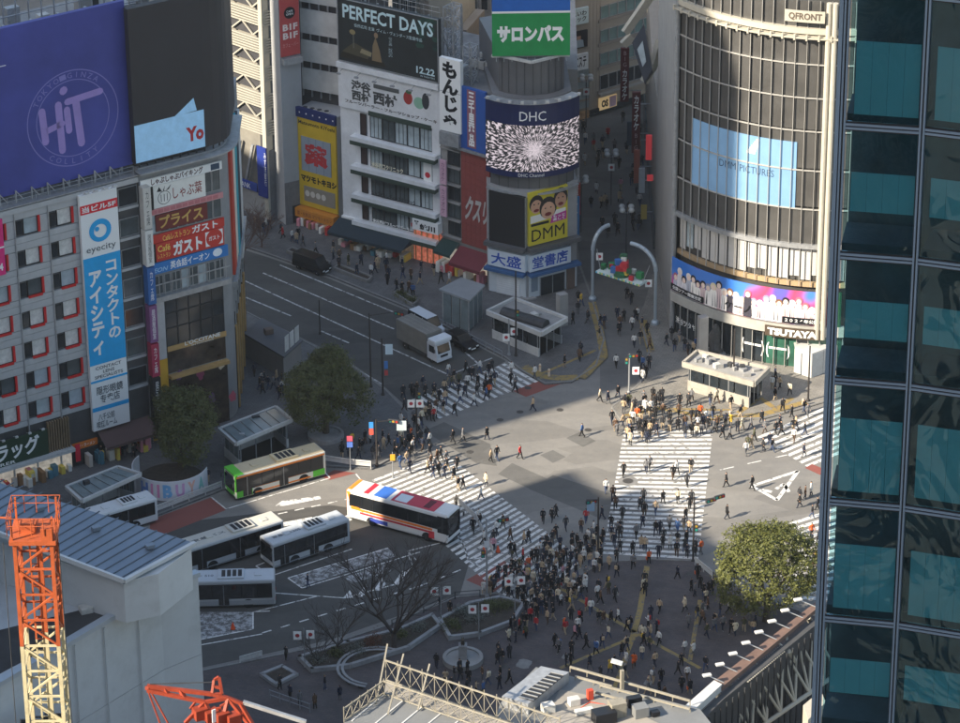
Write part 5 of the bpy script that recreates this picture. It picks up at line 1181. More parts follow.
q = FG.rect((600, 97), (617, 108), -0.1); s = FG.panel('lit_sign', q[0], q[1], q[2]+0.3, q[3]-0.3, 0.2, 0.25, mat('sign_amber', (0.7, 0.5, 0.25), 0.5, emit=0.15)); lettering(s, 'OS', q[0]+0.3, (q[0]+q[1])/2, q[2]+0.6, q[3]-0.6, -0.055, M_BLK, 0.06); MB().box((q[0]+q[1])/2+0.2, q[1]-0.1, -0.07, -0.055, q[2]+0.4, q[3]-0.4).build('sign_square', C('#c8a8b8'), s)
MB().box(gx0-0.3, wG, -0.5, 0.2, zg(96, 601), zg(93.5, 601)).build('canopy', M_BEIGE, FG.root)
# left face of the same corner with stacked signs
FH = Fac((570, 123), (590.5, 118.5), 'sign_stack_building', 'narrow building with stacked white clinic signs behind the corner tower')
zh = lambda v, u=580: FH.tz(u, v)[1]
MB().box(-4, FH.len-0.1, 0.2, 10, 0, zh(-30)).build('wall', M_BEIGE, FH.root)
for v0, v1, txt, c in ((8, 24, 'れいわ\nニック', '#cfe0e2'), (54, 70, 'コエステ', '#e8ebec')):
    s = FH.panel('white_sign', FH.tz(569, 15)[0], FH.tz(588, 15)[0], zh(v1), zh(v0), 0.15, 0.3, C(c)); lettering(s, txt, FH.tz(571, 15)[0], FH.tz(586, 15)[0], zh(v1)+0.35, zh(v0)-0.35, -0.155, M_BLK, 0.02)
s = FH.panel('photo_poster', FH.tz(569, 35)[0], FH.tz(587.5, 35)[0], zh(48), zh(31), 0.15, 0.2, C('#23242c'))
for pts, c in ((((.25, .05), (.8, .05), (.75, .45), (.55, .55), (.35, .45)), '#9fb0bc'), (((.42, .5), (.62, .5), (.64, .8), (.40, .8)), '#b8927c'), (((.38, .72), (.66, .72), (.6, .92), (.42, .92)), '#2c2420')):
    a, b, c0_, c1_ = FH.tz(569, 35)[0], FH.tz(587.5, 35)[0], zh(48), zh(31); MB().poly([(a+(b-a)*x, -0.06-0.003*len(c)-0.002*pts[0][1], c0_+(c1_-c0_)*z) for x, z in pts]).build('poster_print', C(c), s)
for v in (74, 86, 97, 106): window(FH.root, FH.tz(579, v)[0], 0.19, zh(v), 3.2, 1.1, M_BEIGE, M_GLASSL, 0.08)
MB().box(0, FH.len-0.2, 0.0, 0.19, 0.15, zh(112)).build('shopfront', M_WARM, FH.root)
# alley building behind the curved tower (left side of the street)
q = [RD + Vector((-0.3, 1.0, 0)) + AD.nrm*12, G(577, 245), G(574, 165), G(566, 128), G(500, 128), G(488, 240)]
o = q[0]; AL = thing('alley_building', 'dark alley building behind the curved corner tower with small projecting signs', 'building', o)
MB().prism([((p-o).x, (p-o).y) for p in q[1:]], 0, 22).build('wall', M_CONC, AL)
for i, (u, v, h, c) in enumerate(((578, 262, 5.5, '#3a7ab0'), (579, 236, 4, '#b04038'), (578, 214, 4.6, '#c8c8c8'), (577, 198, 3.8, '#b8484a'), (577, 180, 4.2, '#c8b84a'))):
    p = G(u, v) - o; s = MB().box(p.x-0.9, p.x+0.15, p.y-0.12, p.y+0.12, 2.8, 2.8+h).build('fin_sign', C(c), AL)
    lettering(s, '居酒屋', p.x-0.6, p.x-0.1, 3.1, 2.6+h, p.y-0.125, M_LETW if c not in ('#c8c8c8', '#c8b84a') else M_BLK, 0.02, vertical=True)
# office with rooftop condensers behind the film billboard
p0 = G(402, 172); FI = Fac((370, 160), (500, 190), 'rear_office', 'pale rear office block with rooftop condensers behind the film billboard')
zi = FI.tz(455, 46)[1]; MB().box(-5, FI.len+1, 0, 12, 0, zi-5).build('wall', M_BEIGE, FI.root)
for r in range(3):
    for k in range(8): ac_unit(FI.root, FI.len*0.45+k*1.2, 1.0+r*2.2, zi-5, 1.0, 0.9, 1.3)
FJ = Fac((395, 120), (500, 132), 'cream_rear_block', 'cream stepped block rising behind the rooftop condensers')
zj = FJ.tz(455, -20)[1]
for a, b, c in ((0, .22, 0), (.22, .34, 1.2), (.34, .55, 0), (.55, .64, 2.5)): MB().box(FJ.len*a, FJ.len*b-0.05, c, 10, 0, zj-c*3).build('wall_bay', M_CREAM if c == 0 else M_BEIGE, FJ.root)
for k in range(5):
    for r in range(6): window(FJ.root, FJ.len*(.03+.04*k), -0.002, zj-4-r*3.3, 0.9, 1.6, M_STEEL, M_GLASSG, 0.06)
MB().box(FJ.len*.64, FJ.len+3, 3, 12, 0, zj-16).build('wall_bay', M_CONC, FJ.root)
# far filler blocks so that every street gap ends in a building
for i, (a, b, vt, c, lab) in enumerate((((560, 95), (600, 84), -40, M_BEIGE, 'pale far block behind the clinic signs'), ((440, 60), (520, 66), -60, M_CONC, 'grey far block beyond the rooftop lattice masts'), ((180, 120), (330, 150), -60, M_CONC, 'grey far block behind the parking tower'))):
    f = Fac(a, b, 'far_block', lab); zt_ = f.tz((a[0]+b[0])/2, vt)[1]; MB().box(-2, f.len+2, 0, 12, 0, zt_).build('wall', c, f.root)
    for r in range(8):
        for k in range(8): window(f.root, f.len*(k+.5)/8, -0.002, zt_-2-r*3.4, f.len/8*.7, 1.7, M_STEEL, M_GLASSG if (r+k) % 3 else M_GLASSD, 0.07)
# right side of the shopping street: narrow fronts with projecting signs
q = [G(655, 250), G(650.5, 215), G(648, 170), G(645, 120), G(700, 120), G(700, 240)]; o = q[0]
K1 = thing('karaoke_building', 'narrow side-street building with a sloped dark skylight and pale gable', 'building', o)
hk = 19.0
MB().prism([tuple((p-o).xy) for p in q], 0, hk).build('wall', mat('side_render', (0.30, 0.28, 0.25), 0.8, var=0.1, vscale=0.4), K1)
fk = Fac(q[3], q[0], None, '')
# sloped roof light
ra = [CAM + ray(u, v)*((G(648, 170)-CAM).length*0.93) for u, v in ((632, 43), (644, 24), (652, 70), (644, 82))]
ra = [p-o for p in ra]; mb = MB(); mb.poly(ra); th = Vector((0.15, 0.4, -0.5)); mb.poly([p+th for p in reversed(ra)])
for k in range(4): j = (k+1) % 4; mb.poly([ra[j], ra[k], ra[k]+th, ra[j]+th])
mb.build('sloped_skylight', mat('roof_dark', (0.03, 0.035, 0.05), 0.4), K1)
mb = MB(); c_ = sum(ra, Vector())/4; inn = [c_ + (p-c_)*0.45 - Vector((0.1, 0.05, -0.03)) - ray(640, 50)*0.3 for p in ra]; mb.poly(inn); mb.build('skylight_pane', M_GLASSL, K1)
for k, (u0, v0, u1, v1) in enumerate(((625, 33, 652, -6), (623, 45, 632, 36), (644, 82, 656, 60), (652, 70, 660, 40))):
    D_ = (G(648, 170)-CAM).length*0.935; a = CAM+ray(u0, v0)*D_-o; b = CAM+ray(u1, v1)*D_-o; MB().beam(a, b, 0.6, 0.9).build('gable_beam', M_CREAM, K1)
MB().prism([tuple((p-o).xy + Vector((1.2, 1))) for p in (q[0], q[1], q[2], q[3], q[4], q[5])], hk+0.003, hk+13).build('upper_storey', M_BEIGE, K1)
def karaoke(u, v0, v1, wpx, gu, gv, lab, latin_first):
    b = G(gu, gv); D_ = (b - CAM).dot(FWD)
    top = CAM + ray(u, v0)*(D_/ray(u, v0).dot(FWD)); bot = CAM + ray(u, v1)*(D_/ray(u, v1).dot(FWD)); w_ = wpx*D_/FPX
    r = thing('karaoke_sign', lab, 'sign', (top.x, top.y, bot.z), 0, 'projecting karaoke signs'); h = top.z-bot.z
    MB().box(-w_/2, w_/2, -0.2, 0.2, 0, h).build('sign_box', C('#5e2028'), r)
    n = (0.03, 0.60) if latin_first else (0.37, 0.95)
    lettering(r, 'カラオケ', -w_*.3, w_*.3, h*n[0], h*n[1], -0.205, M_LETW, 0.03, vertical=True)
    m_ = (0.66, 0.95) if latin_first else (0.05, 0.32)
    lettering(r, 'BIG', -w_*.2, w_*.2, h*m_[0], h*m_[1], -0.205, C('#c8a8a8'), 0.0, vertical=True)
    for z in (h*.2, h*.8): MB().box(w_/2, w_/2+1.6, -0.06, 0.06, z-0.06, z+0.06).build('bracket', M_STEEL, r)
karaoke(625, 48, 112, 8.5, 645, 150, 'upper dark red karaoke sign hanging beside the sloped skylight', True)
karaoke(636.5, 92, 165, 8.5, 650, 215, 'lower dark red karaoke sign hanging nearer the lit wall', False)
for i, (u, v0, v1, gu, gv, c) in enumerate(((637, 150, 190, 650, 232, '#a05a4a'), (642, 168, 198, 652, 236, '#b8c0c4'), (649, 135, 165, 654, 246, '#c83038'), (650, 175, 182, 654.5, 248, '#d03038'), (644, 205, 222, 653, 240, '#b8a050'), (630, 122, 150, 647, 185, '#3a4a5a'))):
    b = G(gu, gv); D_ = (b-CAM).dot(FWD); top = CAM+ray(u, v0)*(D_/ray(u, v0).dot(FWD)); bot = CAM+ray(u, v1)*(D_/ray(u, v1).dot(FWD))
    pp = MB().box(top.x-o.x-0.35, top.x-o.x+0.35, top.y-o.y-0.12, top.y-o.y+0.12, bot.z, top.z).build('fin_sign', C(c) if i not in (2, 3) else mat('red_lit_sign', (0.6, 0.05, 0.06), 0.5, emit=0.12), K1)
    MB().box(top.x-o.x+0.351, top.x-o.x+2.2, top.y-o.y-0.05, top.y-o.y+0.05, (bot.z+top.z)/2-0.05, (bot.z+top.z)/2+0.05).build('bracket', M_STEEL, pp)
MB().prism([tuple((p-o).xy) for p in (q[0]+Vector((-0.25, -0.1, 0)), q[3]+Vector((-0.25, 0, 0)), q[3], q[0])], 0.15, 3.6).build('shopfront', M_GLASSG, K1)

# ------------------------------------------------------------------ curved glass building with the big screen
LQ, RQ = G(672.5, 333), G(842, 371)
AQ = Arc(LQ, RQ, 2.6); OQ = Vector((LQ.x, LQ.y, 0))
QF = thing('curved_glass_building', 'tall curved glass building with fins, a blue screen and a shop banner', 'building', LQ)
qz = lambda u, v: AQ.tz(u, v)[1]
QT = qz(677, -30)
bk = [AQ.pt(AQ.len)+AQ.nrm*22 + AQ.d*0, G(655, 250)]
rp_ = [tuple((AQ.pt(AQ.len*k/28, 0.9)-OQ).xy) for k in range(29)] + [tuple((p-OQ).xy) for p in bk]
M_QGL = mat('facade_blinds', (0.07, 0.068, 0.065), 0.35, spec=0.5, var=0.22, vscale=0.35)
MB().prism(rp_, 0, QT).build('core', M_QGL, QF)
M_FIN = mat('fin_metal', (0.42, 0.41, 0.385), 0.45, metal=0.2, var=0.06)
nf = 17
finm = None
tl = [AQ.len*(0.004 + 0.992*k/nf) for k in range(nf+1)]
zfin0 = qz(673, 300)
for i, t in enumerate(tl):
    p = AQ.pt(t, 0.1)-OQ; a = math.atan2(AQ.nout(t).y, AQ.nout(t).x)
    z0 = qz(675, 252)
    MB().cbox((p.x, p.y, z0), 0.13, 0.05, QT-z0, a).build('fin', M_FIN, QF)
    q_ = AQ.pt(t, 0.0)-OQ; MB().cbox((q_.x, q_.y, 0.14), 0.14, 0.06, zfin0-0.3, a).build('shop_mullion', M_FIN, QF)
    if i < nf:            # glazing panes between the fins, one per storey
        t2 = tl[i+1]
        for v0, v1 in ((-30, 1), (3, 33), (33.5, 66), (66.5, 98.5), (99, 137), (137.5, 175), (175.5, 212)):
            z1_, z0_ = qz(676, v0)-0.06, qz(676, v1)+0.06
            AQ.strip(MB(), t+0.08, t2-0.08, z0_, z1_, 0.38, 0.06, 1, OQ).build('pane', M_QGL, QF)
for v in (33.2, 66.2, 98.8, 137.2, 175.2): z = qz(677-(v/300)*6, v); AQ.strip(MB(), 0, AQ.len, z-0.06, z+0.06, 0.25, 0.16, 24, OQ).build('transom', M_FIN, QF)
# screen behind the fins
M_LEDB = mat('screen_blue', hexc('#6f93b4'), 0.5, emit=0.10, var=0.10, vscale=0.25)
ts0, zs1 = AQ.tz(696, 117, 0.7); ts1, _ = AQ.tz(798, 138, 0.7); zs0 = AQ.tz(696, 183, 0.7)[1]
s = AQ.strip(MB(), ts0, ts1, zs0, zs1, 0.30, 0.07, 16, OQ).build('screen', M_LEDB, QF)
for tx_, ua, ub in (('DMM', 721, 737), ('PICTURES', 741, 775)): AQ.letters(s, tx_, AQ.tz(ua, 160, .5)[0], AQ.tz(ub, 166, .5)[0], AQ.tz(722, 165, .5)[1], AQ.tz(722, 158, .5)[1], 0.215, C('#3a5068'), 0.0, OQ)
for k in range(7):
    a0 = AQ.tz(748+k*1.5, 147, .5)[0]; zz = AQ.tz(750, 152-k*2.2, .5)[1]; AQ.strip(MB(), a0, a0+1.0-0.1*k, zz, zz+0.22, 0.225, 0.012, 2, OQ).build('screen_glyph', C('#e8ecee'), s)
# top cornice
AQ.strip(MB(), 0, AQ.len, qz(677, 2.5), qz(677, -3), 0.8, 1.0, 24, OQ).build('cornice', M_CREAM, QF); AQ.strip(MB(), 0, AQ.len, qz(677, 6), qz(677, 4.6), 0.8, 1.5, 24, OQ).build('cornice_walkway', M_CREAM, QF)
for t in tl: p = AQ.pt(t, -0.6)-OQ; MB().cbox((p.x, p.y, qz(677, 7.5)), 0.3, 0.2, 0.6, math.atan2(AQ.nout(t).y, AQ.nout(t).x)).build('cornice_bracket', M_CREAM, QF)
AQ.strip(MB(), AQ.tz(785, 18, -.7)[0], AQ.tz(825, 22, -.7)[0], AQ.tz(800, 21.5, -.7)[1], AQ.tz(800, 10, -.7)[1], -0.8, 0.12, 8, OQ).build('cornice_panel', M_CREAM, QF)
AQ.letters(QF, 'QFRONT', AQ.tz(789, 18, -.7)[0], AQ.tz(822, 22, -.7)[0], AQ.tz(800, 20, -.7)[1], AQ.tz(800, 12, -.7)[1], -0.95, C('#5a5046'), 0.03, OQ)
# gantry and blinds zone
AQ.strip(MB(), 0, AQ.len, qz(674, 214), qz(674, 210), 0.8, 0.9, 24, OQ).build('gantry', M_STEEL, QF)
for i in range(nf): 
    m_ = mat('roller_blind', (0.50, 0.49, 0.47), 0.7, var=0.06) if rnd.random() < .88 else M_GLASSL
    d_ = rnd.uniform(0, 0.9) if rnd.random() < .3 else 0
    AQ.strip(MB(), tl[i]+0.1, tl[i+1]-0.1, qz(673.5, 247)+d_, qz(673.5, 217), 0.7, 0.05, 1, OQ).build('blind', m_, QF)
AQ.strip(MB(), 0, AQ.len, qz(673, 252.5), qz(673, 248), 0.7, 0.35, 24, OQ).build('timber_band', mat('timber_band', (0.36, 0.26, 0.15), 0.6, var=0.2), QF)
# illustrated banner: soft generic figures in white over blue, pink and violet
bz1, bz0 = qz(672.5, 254.5), qz(672.5, 287.5)
tb1 = AQ.tz(827, 300)[0]
def banner_mat():
    m = bpy.data.materials.new('banner_print'); m.use_nodes = True; N = m.node_tree.nodes; L = m.node_tree.links; b = N['Principled BSDF']
    tc = N.new('ShaderNodeTexCoord'); n1 = N.new('ShaderNodeTexNoise'); n1.inputs['Scale'].default_value = 0.16; n1.inputs['Detail'].default_value = 1; L.new(tc.outputs['Object'], n1.inputs['Vector'])
    cr = N.new('ShaderNodeValToRGB'); e = cr.color_ramp.elements; e[0].position = 0.3; e[0].color = (*hexc('#2f6fc4'), 1); e[1].position = 0.8; e[1].color = (*hexc('#3a6cc8'), 1)
    for p, c in ((0.42, '#4a7fd0'), (0.5, '#c8508a'), (0.58, '#d84868'), (0.68, '#6a58b8')): x = e.new(p); x.color = (*hexc(c), 1)
    L.new(n1.outputs['Fac'], cr.inputs[0]); L.new(cr.outputs[0], b.inputs['Base Color']); b.inputs['Roughness'].default_value = 0.5; return m
bn = AQ.strip(MB(), 0.05, tb1, bz0, bz1, -0.2, 0.12, 24, OQ).build('banner', banner_mat(), QF)
def on_arc(nm, pts, y, m, parent):
    v = []
    for t, z in pts: p = AQ.pt(t, y)-OQ; v.append((p.x, p.y, z))
    return MB().poly(v).build(nm, m, parent)
BH = bz1-bz0
for i in range(26):
    t = 0.5+(tb1-1.0)*(i+.5)/26; yy = -0.33-0.012*(i % 3)-0.03; hh = bz0+BH*rnd.uniform(.42, .74); w_ = rnd.uniform(.35, .5)
    cb = C(rnd.choice(['#e9e6e4', '#dcd8dc', '#f0ece6', '#b8bcc8', '#3a3844', '#d8c0c0']), 0.7)
    on_arc('print_body', [(t-w_, bz0+0.05), (t+w_, bz0+0.05), (t+w_*.9, hh-.5), (t+w_*.4, hh-.1), (t-w_*.4, hh-.1), (t-w_*.9, hh-.5)], yy, cb, bn)
    on_arc('print_hair', [(t+math.cos(k*.5236)*.40, hh+.12+math.sin(k*.5236)*.46) for k in range(12)], yy-0.004, C(rnd.choice(['#2a2630', '#e0dcd8', '#7a5a48', '#c8b8b0', '#8a90a8', '#b06a78', '#d8cfa8'])), bn)
    on_arc('print_head', [(t+math.cos(k*.5236)*.26, hh+math.sin(k*.5236)*.32) for k in range(12)], yy-0.008, C('#e6cfc0'), bn)
    for k in range(4): a = rnd.uniform(-.8, .8); on_arc('print_fold', [(t+a*w_-.03, bz0+.2), (t+a*w_+.03, bz0+.2), (t+a*w_*.6, hh-.4)], yy-0.006, C('#4a4650'), bn)
for t0_, t1_, txt, a in ((0.1, 5.2, '全国ツアー開催決定', 0), (AQ.tz(783, 312)[0], tb1-0.3, '２０２４年公開！', 0)):
    on_arc_ = AQ.strip(MB(), t0_, t1_, bz0+0.1, bz0+0.85, -0.40, 0.02, 6, OQ).build('banner_caption', M_BLK, bn); AQ.letters(on_arc_, txt, t0_+0.3, t1_-0.3, bz0+0.25, bz0+0.7, -0.43, M_LETW, 0.02, OQ)
AQ.letters(bn, 'ケーノ', AQ.tz(727, 296)[0], AQ.tz(752, 300)[0], bz0+0.5, bz0+1.5, -0.45, M_BLK, 0.02, OQ)
AQ.strip(MB(), tb1+0.1, AQ.len-0.4, bz0-1.0, bz1, -0.1, 0.1, 3, OQ).build('green_display', C('#1c4a34'), QF)
AQ.strip(MB(), 0, AQ.len, qz(672, 298), qz(672, 288.5), 0.2, 0.6, 24, OQ).build('silver_ledge', mat('ledge_metal', (0.50, 0.49, 0.45), 0.4, metal=0.3, var=0.15), QF)
sg0, sg1 = AQ.tz(765, 320, -.6)[0], AQ.tz(820, 330, -.6)[0]
s = AQ.strip(MB(), sg0, sg1, qz(672, 300.5), qz(672, 290.5), -0.45, 0.15, 10, OQ).build('name_sign', C('#4c4034'), QF); AQ.letters(s, 'TSUTAYA', sg0+0.3, sg1-0.3, qz(672, 299), qz(672, 292), -0.62, M_LETW, 0.06, OQ)
# ground-floor glazing
for i in range(nf):
    AQ.strip(MB(), tl[i]+0.06, tl[i+1]-0.06, 0.14, zfin0-0.3, 0.35, 0.06, 1, OQ).build('shop_pane', M_GLASSD if rnd.random() < .8 else glass_mat('green_glass', (0.03, 0.10, 0.07)), QF)
AQ.letters(QF, '(一一)', AQ.tz(740, 350)[0], AQ.tz(763, 356)[0], 0.9, 2.7, 0.24, M_LETW, 0.03, OQ); AQ.letters(QF, '(一一)', AQ.tz(765, 357)[0], AQ.tz(789, 361)[0], 0.9, 2.7, 0.24, M_LETW, 0.03, OQ)
AQ.letters(QF, '渋谷ツタヤ', AQ.tz(673, 335)[0]+.1, AQ.tz(694, 339)[0], 1.4, 2.2, 0.24, M_LETW, 0.02, OQ)
# left party wall and edge trims
wl0 = G(655, 250); 
mb = MB(); P_ = [LQ+Vector((-0.25, 0.0, 0)), LQ+Vector((0.15, -0.1, 0)), LQ+Vector((0.3, 0.9, 0)), wl0+Vector((0.4, 0, 0)), wl0]
mb.prism([tuple((p-OQ).xy) for p in P_], 0, QT+0.2).build('side_wall', mat('side_panel_grey', (0.30, 0.30, 0.295), 0.7, var=0.10, vscale=0.4, dirt=0.1), QF)
p = AQ.pt(0.0, -0.15)-OQ; MB().tube((p.x, p.y, 0.1), (p.x, p.y, QT), 0.22, n=8).build('edge_tube', M_STEEL, QF)
for t in (AQ.tz(826, 100)[0], AQ.tz(832, 100)[0]): p = AQ.pt(t, -0.35)-OQ; MB().tube((p.x, p.y, qz(672, 300)), (p.x, p.y, QT), 0.3, n=10).build('edge_column', M_CREAM, QF)
# site hoarding at the right foot
hp = [G(794, 373), G(811, 379), G(846, 366)]
HO = thing('site_hoarding', 'white site hoarding box at the right foot of the curved glass building', 'hoarding', hp[1])
for i, (a, b) in enumerate(zip(hp[:-1], hp[1:])):
    n = 3
    for k in range(n): pa_, pb_ = a.lerp(b, k/n)-hp[1], a.lerp(b, (k+.97)/n)-hp[1]; mb = MB(); mb.beam((pa_.x, pa_.y, 1.55), (pb_.x, pb_.y, 1.55), 0.08, 2.8); mb.build('board', M_WHITEM, HO)
MB().prism([tuple((p-hp[1]).xy) for p in (hp[0], hp[1], hp[2], hp[2]+Vector((-3, 3, 0)), hp[0]+Vector((0, 2, 0)))], 2.96, 3.05).build('lid', M_WHITEM, HO)
mb = MB(); a = G(800, 349)-hp[1]; mb.beam((a.x, a.y, 3.1), (a.x+3.0, a.y-1.0, 6.4), 0.5); mb.build('raking_prop', M_CREAM, HO)
# ------------------------------------------------------------------ foreground: teal glass tower at the right
DT = 112.0
TG = thing('glass_tower', 'near glass tower with teal blinds behind blue mullions along the right edge', 'building', (0, 0, 0))
pt0 = CAM + ray(833, 361)*(DT/ray(833, 361).dot(FWD)); pt0.z = 0
TG.location = pt0
BAY = 2.42; FLH = 4.36
angs = [-11.5, -19, -25, -30, -33]
bp_ = [Vector((0, 0, 0))]
for a in angs: bp_.append(bp_[-1] + Vector((math.cos(R(a)), math.sin(R(a)), 0))*BAY)
ftg = Fac(pt0, pt0 + bp_[1], None, '')
zref = ftg.tz(838, 255)[1]          # a transom seen at this pixel
def tower_glass():
    m = bpy.data.materials.new('tower_glass'); m.use_nodes = True; N = m.node_tree.nodes; L = m.node_tree.links
    for n in list(N): N.remove(n)
    out = N.new('ShaderNodeOutputMaterial'); tr = N.new('ShaderNodeBsdfTransparent'); tr.inputs[0].default_value = (0.62, 0.80, 0.84, 1)
    gl = N.new('ShaderNodeBsdfGlossy'); gl.inputs['Roughness'].default_value = 0.02; gl.inputs[0].default_value = (0.8, 0.9, 0.95, 1)
    fr = N.new('ShaderNodeFresnel'); fr.inputs[0].default_value = 1.42
    tc = N.new('ShaderNodeTexCoord'); nz = N.new('ShaderNodeTexNoise'); nz.inputs['Scale'].default_value = 0.42; nz.inputs['Detail'].default_value = 2; nz.inputs['Distortion'].default_value = 1.2
    L.new(tc.outputs['Object'], nz.inputs['Vector']); bp = N.new('ShaderNodeBump'); bp.inputs['Strength'].default_value = 0.5; bp.inputs['Distance'].default_value = 0.12
    L.new(nz.outputs['Fac'], bp.inputs['Height']); L.new(bp.outputs[0], gl.inputs['Normal'])
    mx = N.new('ShaderNodeMixShader'); L.new(fr.outputs[0], mx.inputs[0]); L.new(tr.outputs[0], mx.inputs[1]); L.new(gl.outputs[0], mx.inputs[2]); L.new(mx.outputs[0], out.inputs[0])
    return m
M_TGL = tower_glass(); M_MUL = mat('blue_mullion', (0.20, 0.27, 0.37), 0.35, metal=0.5, var=0.05); M_GASK = mat('black_gasket', (0.012, 0.013, 0.016), 0.4)
M_BLIND = mat('teal_blind', (0.26, 0.47, 0.51), 0.7, var=0.06, vscale=0.8); M_INT = mat('dark_interior', (0.075, 0.095, 0.11), 0.8, var=0.3, vscale=0.6)
k0 = int(math.ceil(zref/FLH)); zb = zref - k0*FLH; nfl = k0 + 9
TOPZ = zb + nfl*FLH
inn = [p + Vector((0.6, 2.6, 0)) for p in bp_]
MB().prism([tuple(p.xy) for p in inn] + [(bp_[-1].x+14, bp_[-1].y+20), (bp_[0].x+6, bp_[0].y+26)], 0, TOPZ).build('core', M_INT, TG)
MB().prism([tuple(p.xy) for p in bp_] + [(bp_[-1].x+14, bp_[-1].y+20), (bp_[0].x+5.5, bp_[0].y+26), (bp_[0].x+0.05, bp_[0].y+0.5)], TOPZ+0.01, TOPZ+0.8).build('roof', M_ROOF, TG)
hid = [p - pt0 for p in (pt0,)]
def span(mb, a, b, y0, y1, z0, z1, e0=0.0, e1=0.0):
    d = (b-a).normalized(); n = Vector((-d.y, d.x, 0)); p, q = a + d*e0, b - d*e1
    mb.prism([tuple((p+n*y0).xy), tuple((q+n*y0).xy), tuple((q+n*y1).xy), tuple((p+n*y1).xy)], z0, z1); return mb
flo = max(0, int((90-zb)/FLH)); fhi = min(nfl, int((150-zb)/FLH)+1)
for i, (a, b) in enumerate(zip(bp_[:-1], bp_[1:])):
    if i == 3: break
    for f in range(0, nfl):
        z0, z1 = zb + f*FLH, zb + (f+1)*FLH
        if z1 < 0: continue
        z0 = max(z0, 0.02)
        if flo <= f <= fhi:
            pn = span(MB(), a, b, 0.0, 0.02, z0+0.16, z1-0.16, 0.13, 0.13).build('pane', M_TGL, TG)
            # a blind lowered behind the pane, hung in strips
            if True:
                drop = 0.62 if f % 2 else 0.68
                if f % 4 in (1, 2) and f > flo+3 + i: drop = 0.34
                zt_ = z0 + 0.25 + (FLH-0.5)*drop; zb0 = z0 + 0.28 if drop > 0.5 else z0 + 1.4
                zt_ = zb0 + (FLH-0.5)*drop
                for k in range(4):
                    w0 = 0.3 + (BAY-0.45)*k/4; span(MB(), a, b, 0.28, 0.30, zb0, zt_, w0, BAY-(0.3+(BAY-0.45)*(k+0.985)/4)).build('blind_strip', M_BLIND, pn)
            span(MB(), a, b, 0.7, 2.3, z0-0.2, z0+0.12, 0.05, 0.05).build('floor_slab', M_INT, TG)
        else:
            if f % 3 == 0: span(MB(), a, b, 0.0, 0.02, z0+0.16, min(TOPZ, z0+3*FLH)-0.16, 0.13, 0.13).build('pane', M_TGL, TG)
    for f in range(flo, fhi+2):
        z0 = zb + f*FLH
        span(MB(), a, b, -0.06, 0.03, z0-0.10, z0-0.025, 0.06, 0.06).build('transom', M_MUL, TG); span(MB(), a, b, -0.06, 0.03, z0+0.025, z0+0.10, 0.06, 0.06).build('transom', M_MUL, TG)
        span(MB(), a, b, -0.03, 0.05, z0-0.15, z0+0.15, 0.07, 0.07).build('gasket', M_GASK, TG)
    zlo, zhi = zb+flo*FLH-0.2, zb+(fhi+1)*FLH
for i, p in enumerate(bp_[:4]):
    for s in (-1, 1):
        d = (bp_[min(i+1, 4)]-p).normalized(); q = p + d*0.055*s; MB().cbox((q.x, q.y-0.02, 0.02), 0.06, 0.14, TOPZ, R(angs[min(i, 3)])).build('mullion', M_MUL, TG)
    q = p; MB().cbox((q.x, q.y+0.04, 0.02), 0.05, 0.12, TOPZ, R(angs[min(i, 3)])).build('gasket', M_GASK, TG)
MB().cbox((-0.16, 0.06, 0.02), 0.12, 0.36, TOPZ, R(-11.5)).build('edge_mullion', M_MUL, TG); MB().cbox((-0.02, 0.35, 0.02), 0.05, 0.5, TOPZ, R(-11.5)).build('edge_return', M_GASK, TG)
# ------------------------------------------------------------------ white hall with blue-grey metal roof, bottom left
HR = 34.0                                  # height of its parapet
pe = G(199, 860); pe.z = 0                 # foot of the right-hand corner lies below the picture
WH = thing('white_hall', 'large white hall with a ribbed blue-grey metal roof in the bottom left corner', 'building', pe)
def on_vert(u, v, base): r = ray(u, v); k = math.hypot(base.x-CAM.x, base.y-CAM.y)/math.hypot(r.x, r.y); return CAM.z + r.z*k
zc1 = on_vert(196, 573, pe)                # parapet height at the right corner
A_ = G(198, 575, zc1); B_ = G(160, 590, zc1); C_ = G(63, 647, zc1); C2_ = G(-40, 707, zc1)
Lc = lambda p: ((p-pe).x, (p-pe).y)
M_HALL = mat('hall_panel', (0.50, 0.52, 0.53), 0.6, var=0.10, vscale=0.12, dirt=0.22)
far = G(150, 566, zc1)
mb = MB(); mb.prism([Lc(A_), Lc(B_), Lc(C_), Lc(C2_), Lc(G(-200, 700, zc1)), Lc(G(-200, 520, zc1)), Lc(far)], 0, zc1); mb.build('wall', M_HALL, WH)
for a, b in ((A_, B_), (B_, C_), (C_, C2_)):
    p, q = a-pe, b-pe; mb = MB(); mb.beam((p.x, p.y, zc1+0.2), (q.x, q.y, zc1+0.2), 0.7, 0.4); mb.build('parapet_cap', mat('cap_metal', (0.42, 0.46, 0.50), 0.45, metal=0.3), WH)
    n = max(1, int((q-p).length/7)); d = (q-p).normalized(); nn = Vector((d.y, -d.x, 0))
    if nn.y > 0: nn = -nn
    for k in range(1, n): e = p.lerp(q, k/n) + nn*0.02; MB().beam((e.x, e.y, 0.1), (e.x, e.y, zc1-0.1), 0.06, 0.06).build('panel_joint', mat('joint_grey', (0.34, 0.35, 0.36), 0.7), WH)
    for z in (zc1-7.5, zc1-15): MB().beam((p.x+nn.x*.02, p.y+nn.y*.02, z), (q.x+nn.x*.02, q.y+nn.y*.02, z), 0.05, 0.04).build('panel_joint', mat('joint_grey', (0.34, 0.35, 0.36), 0.7), WH)
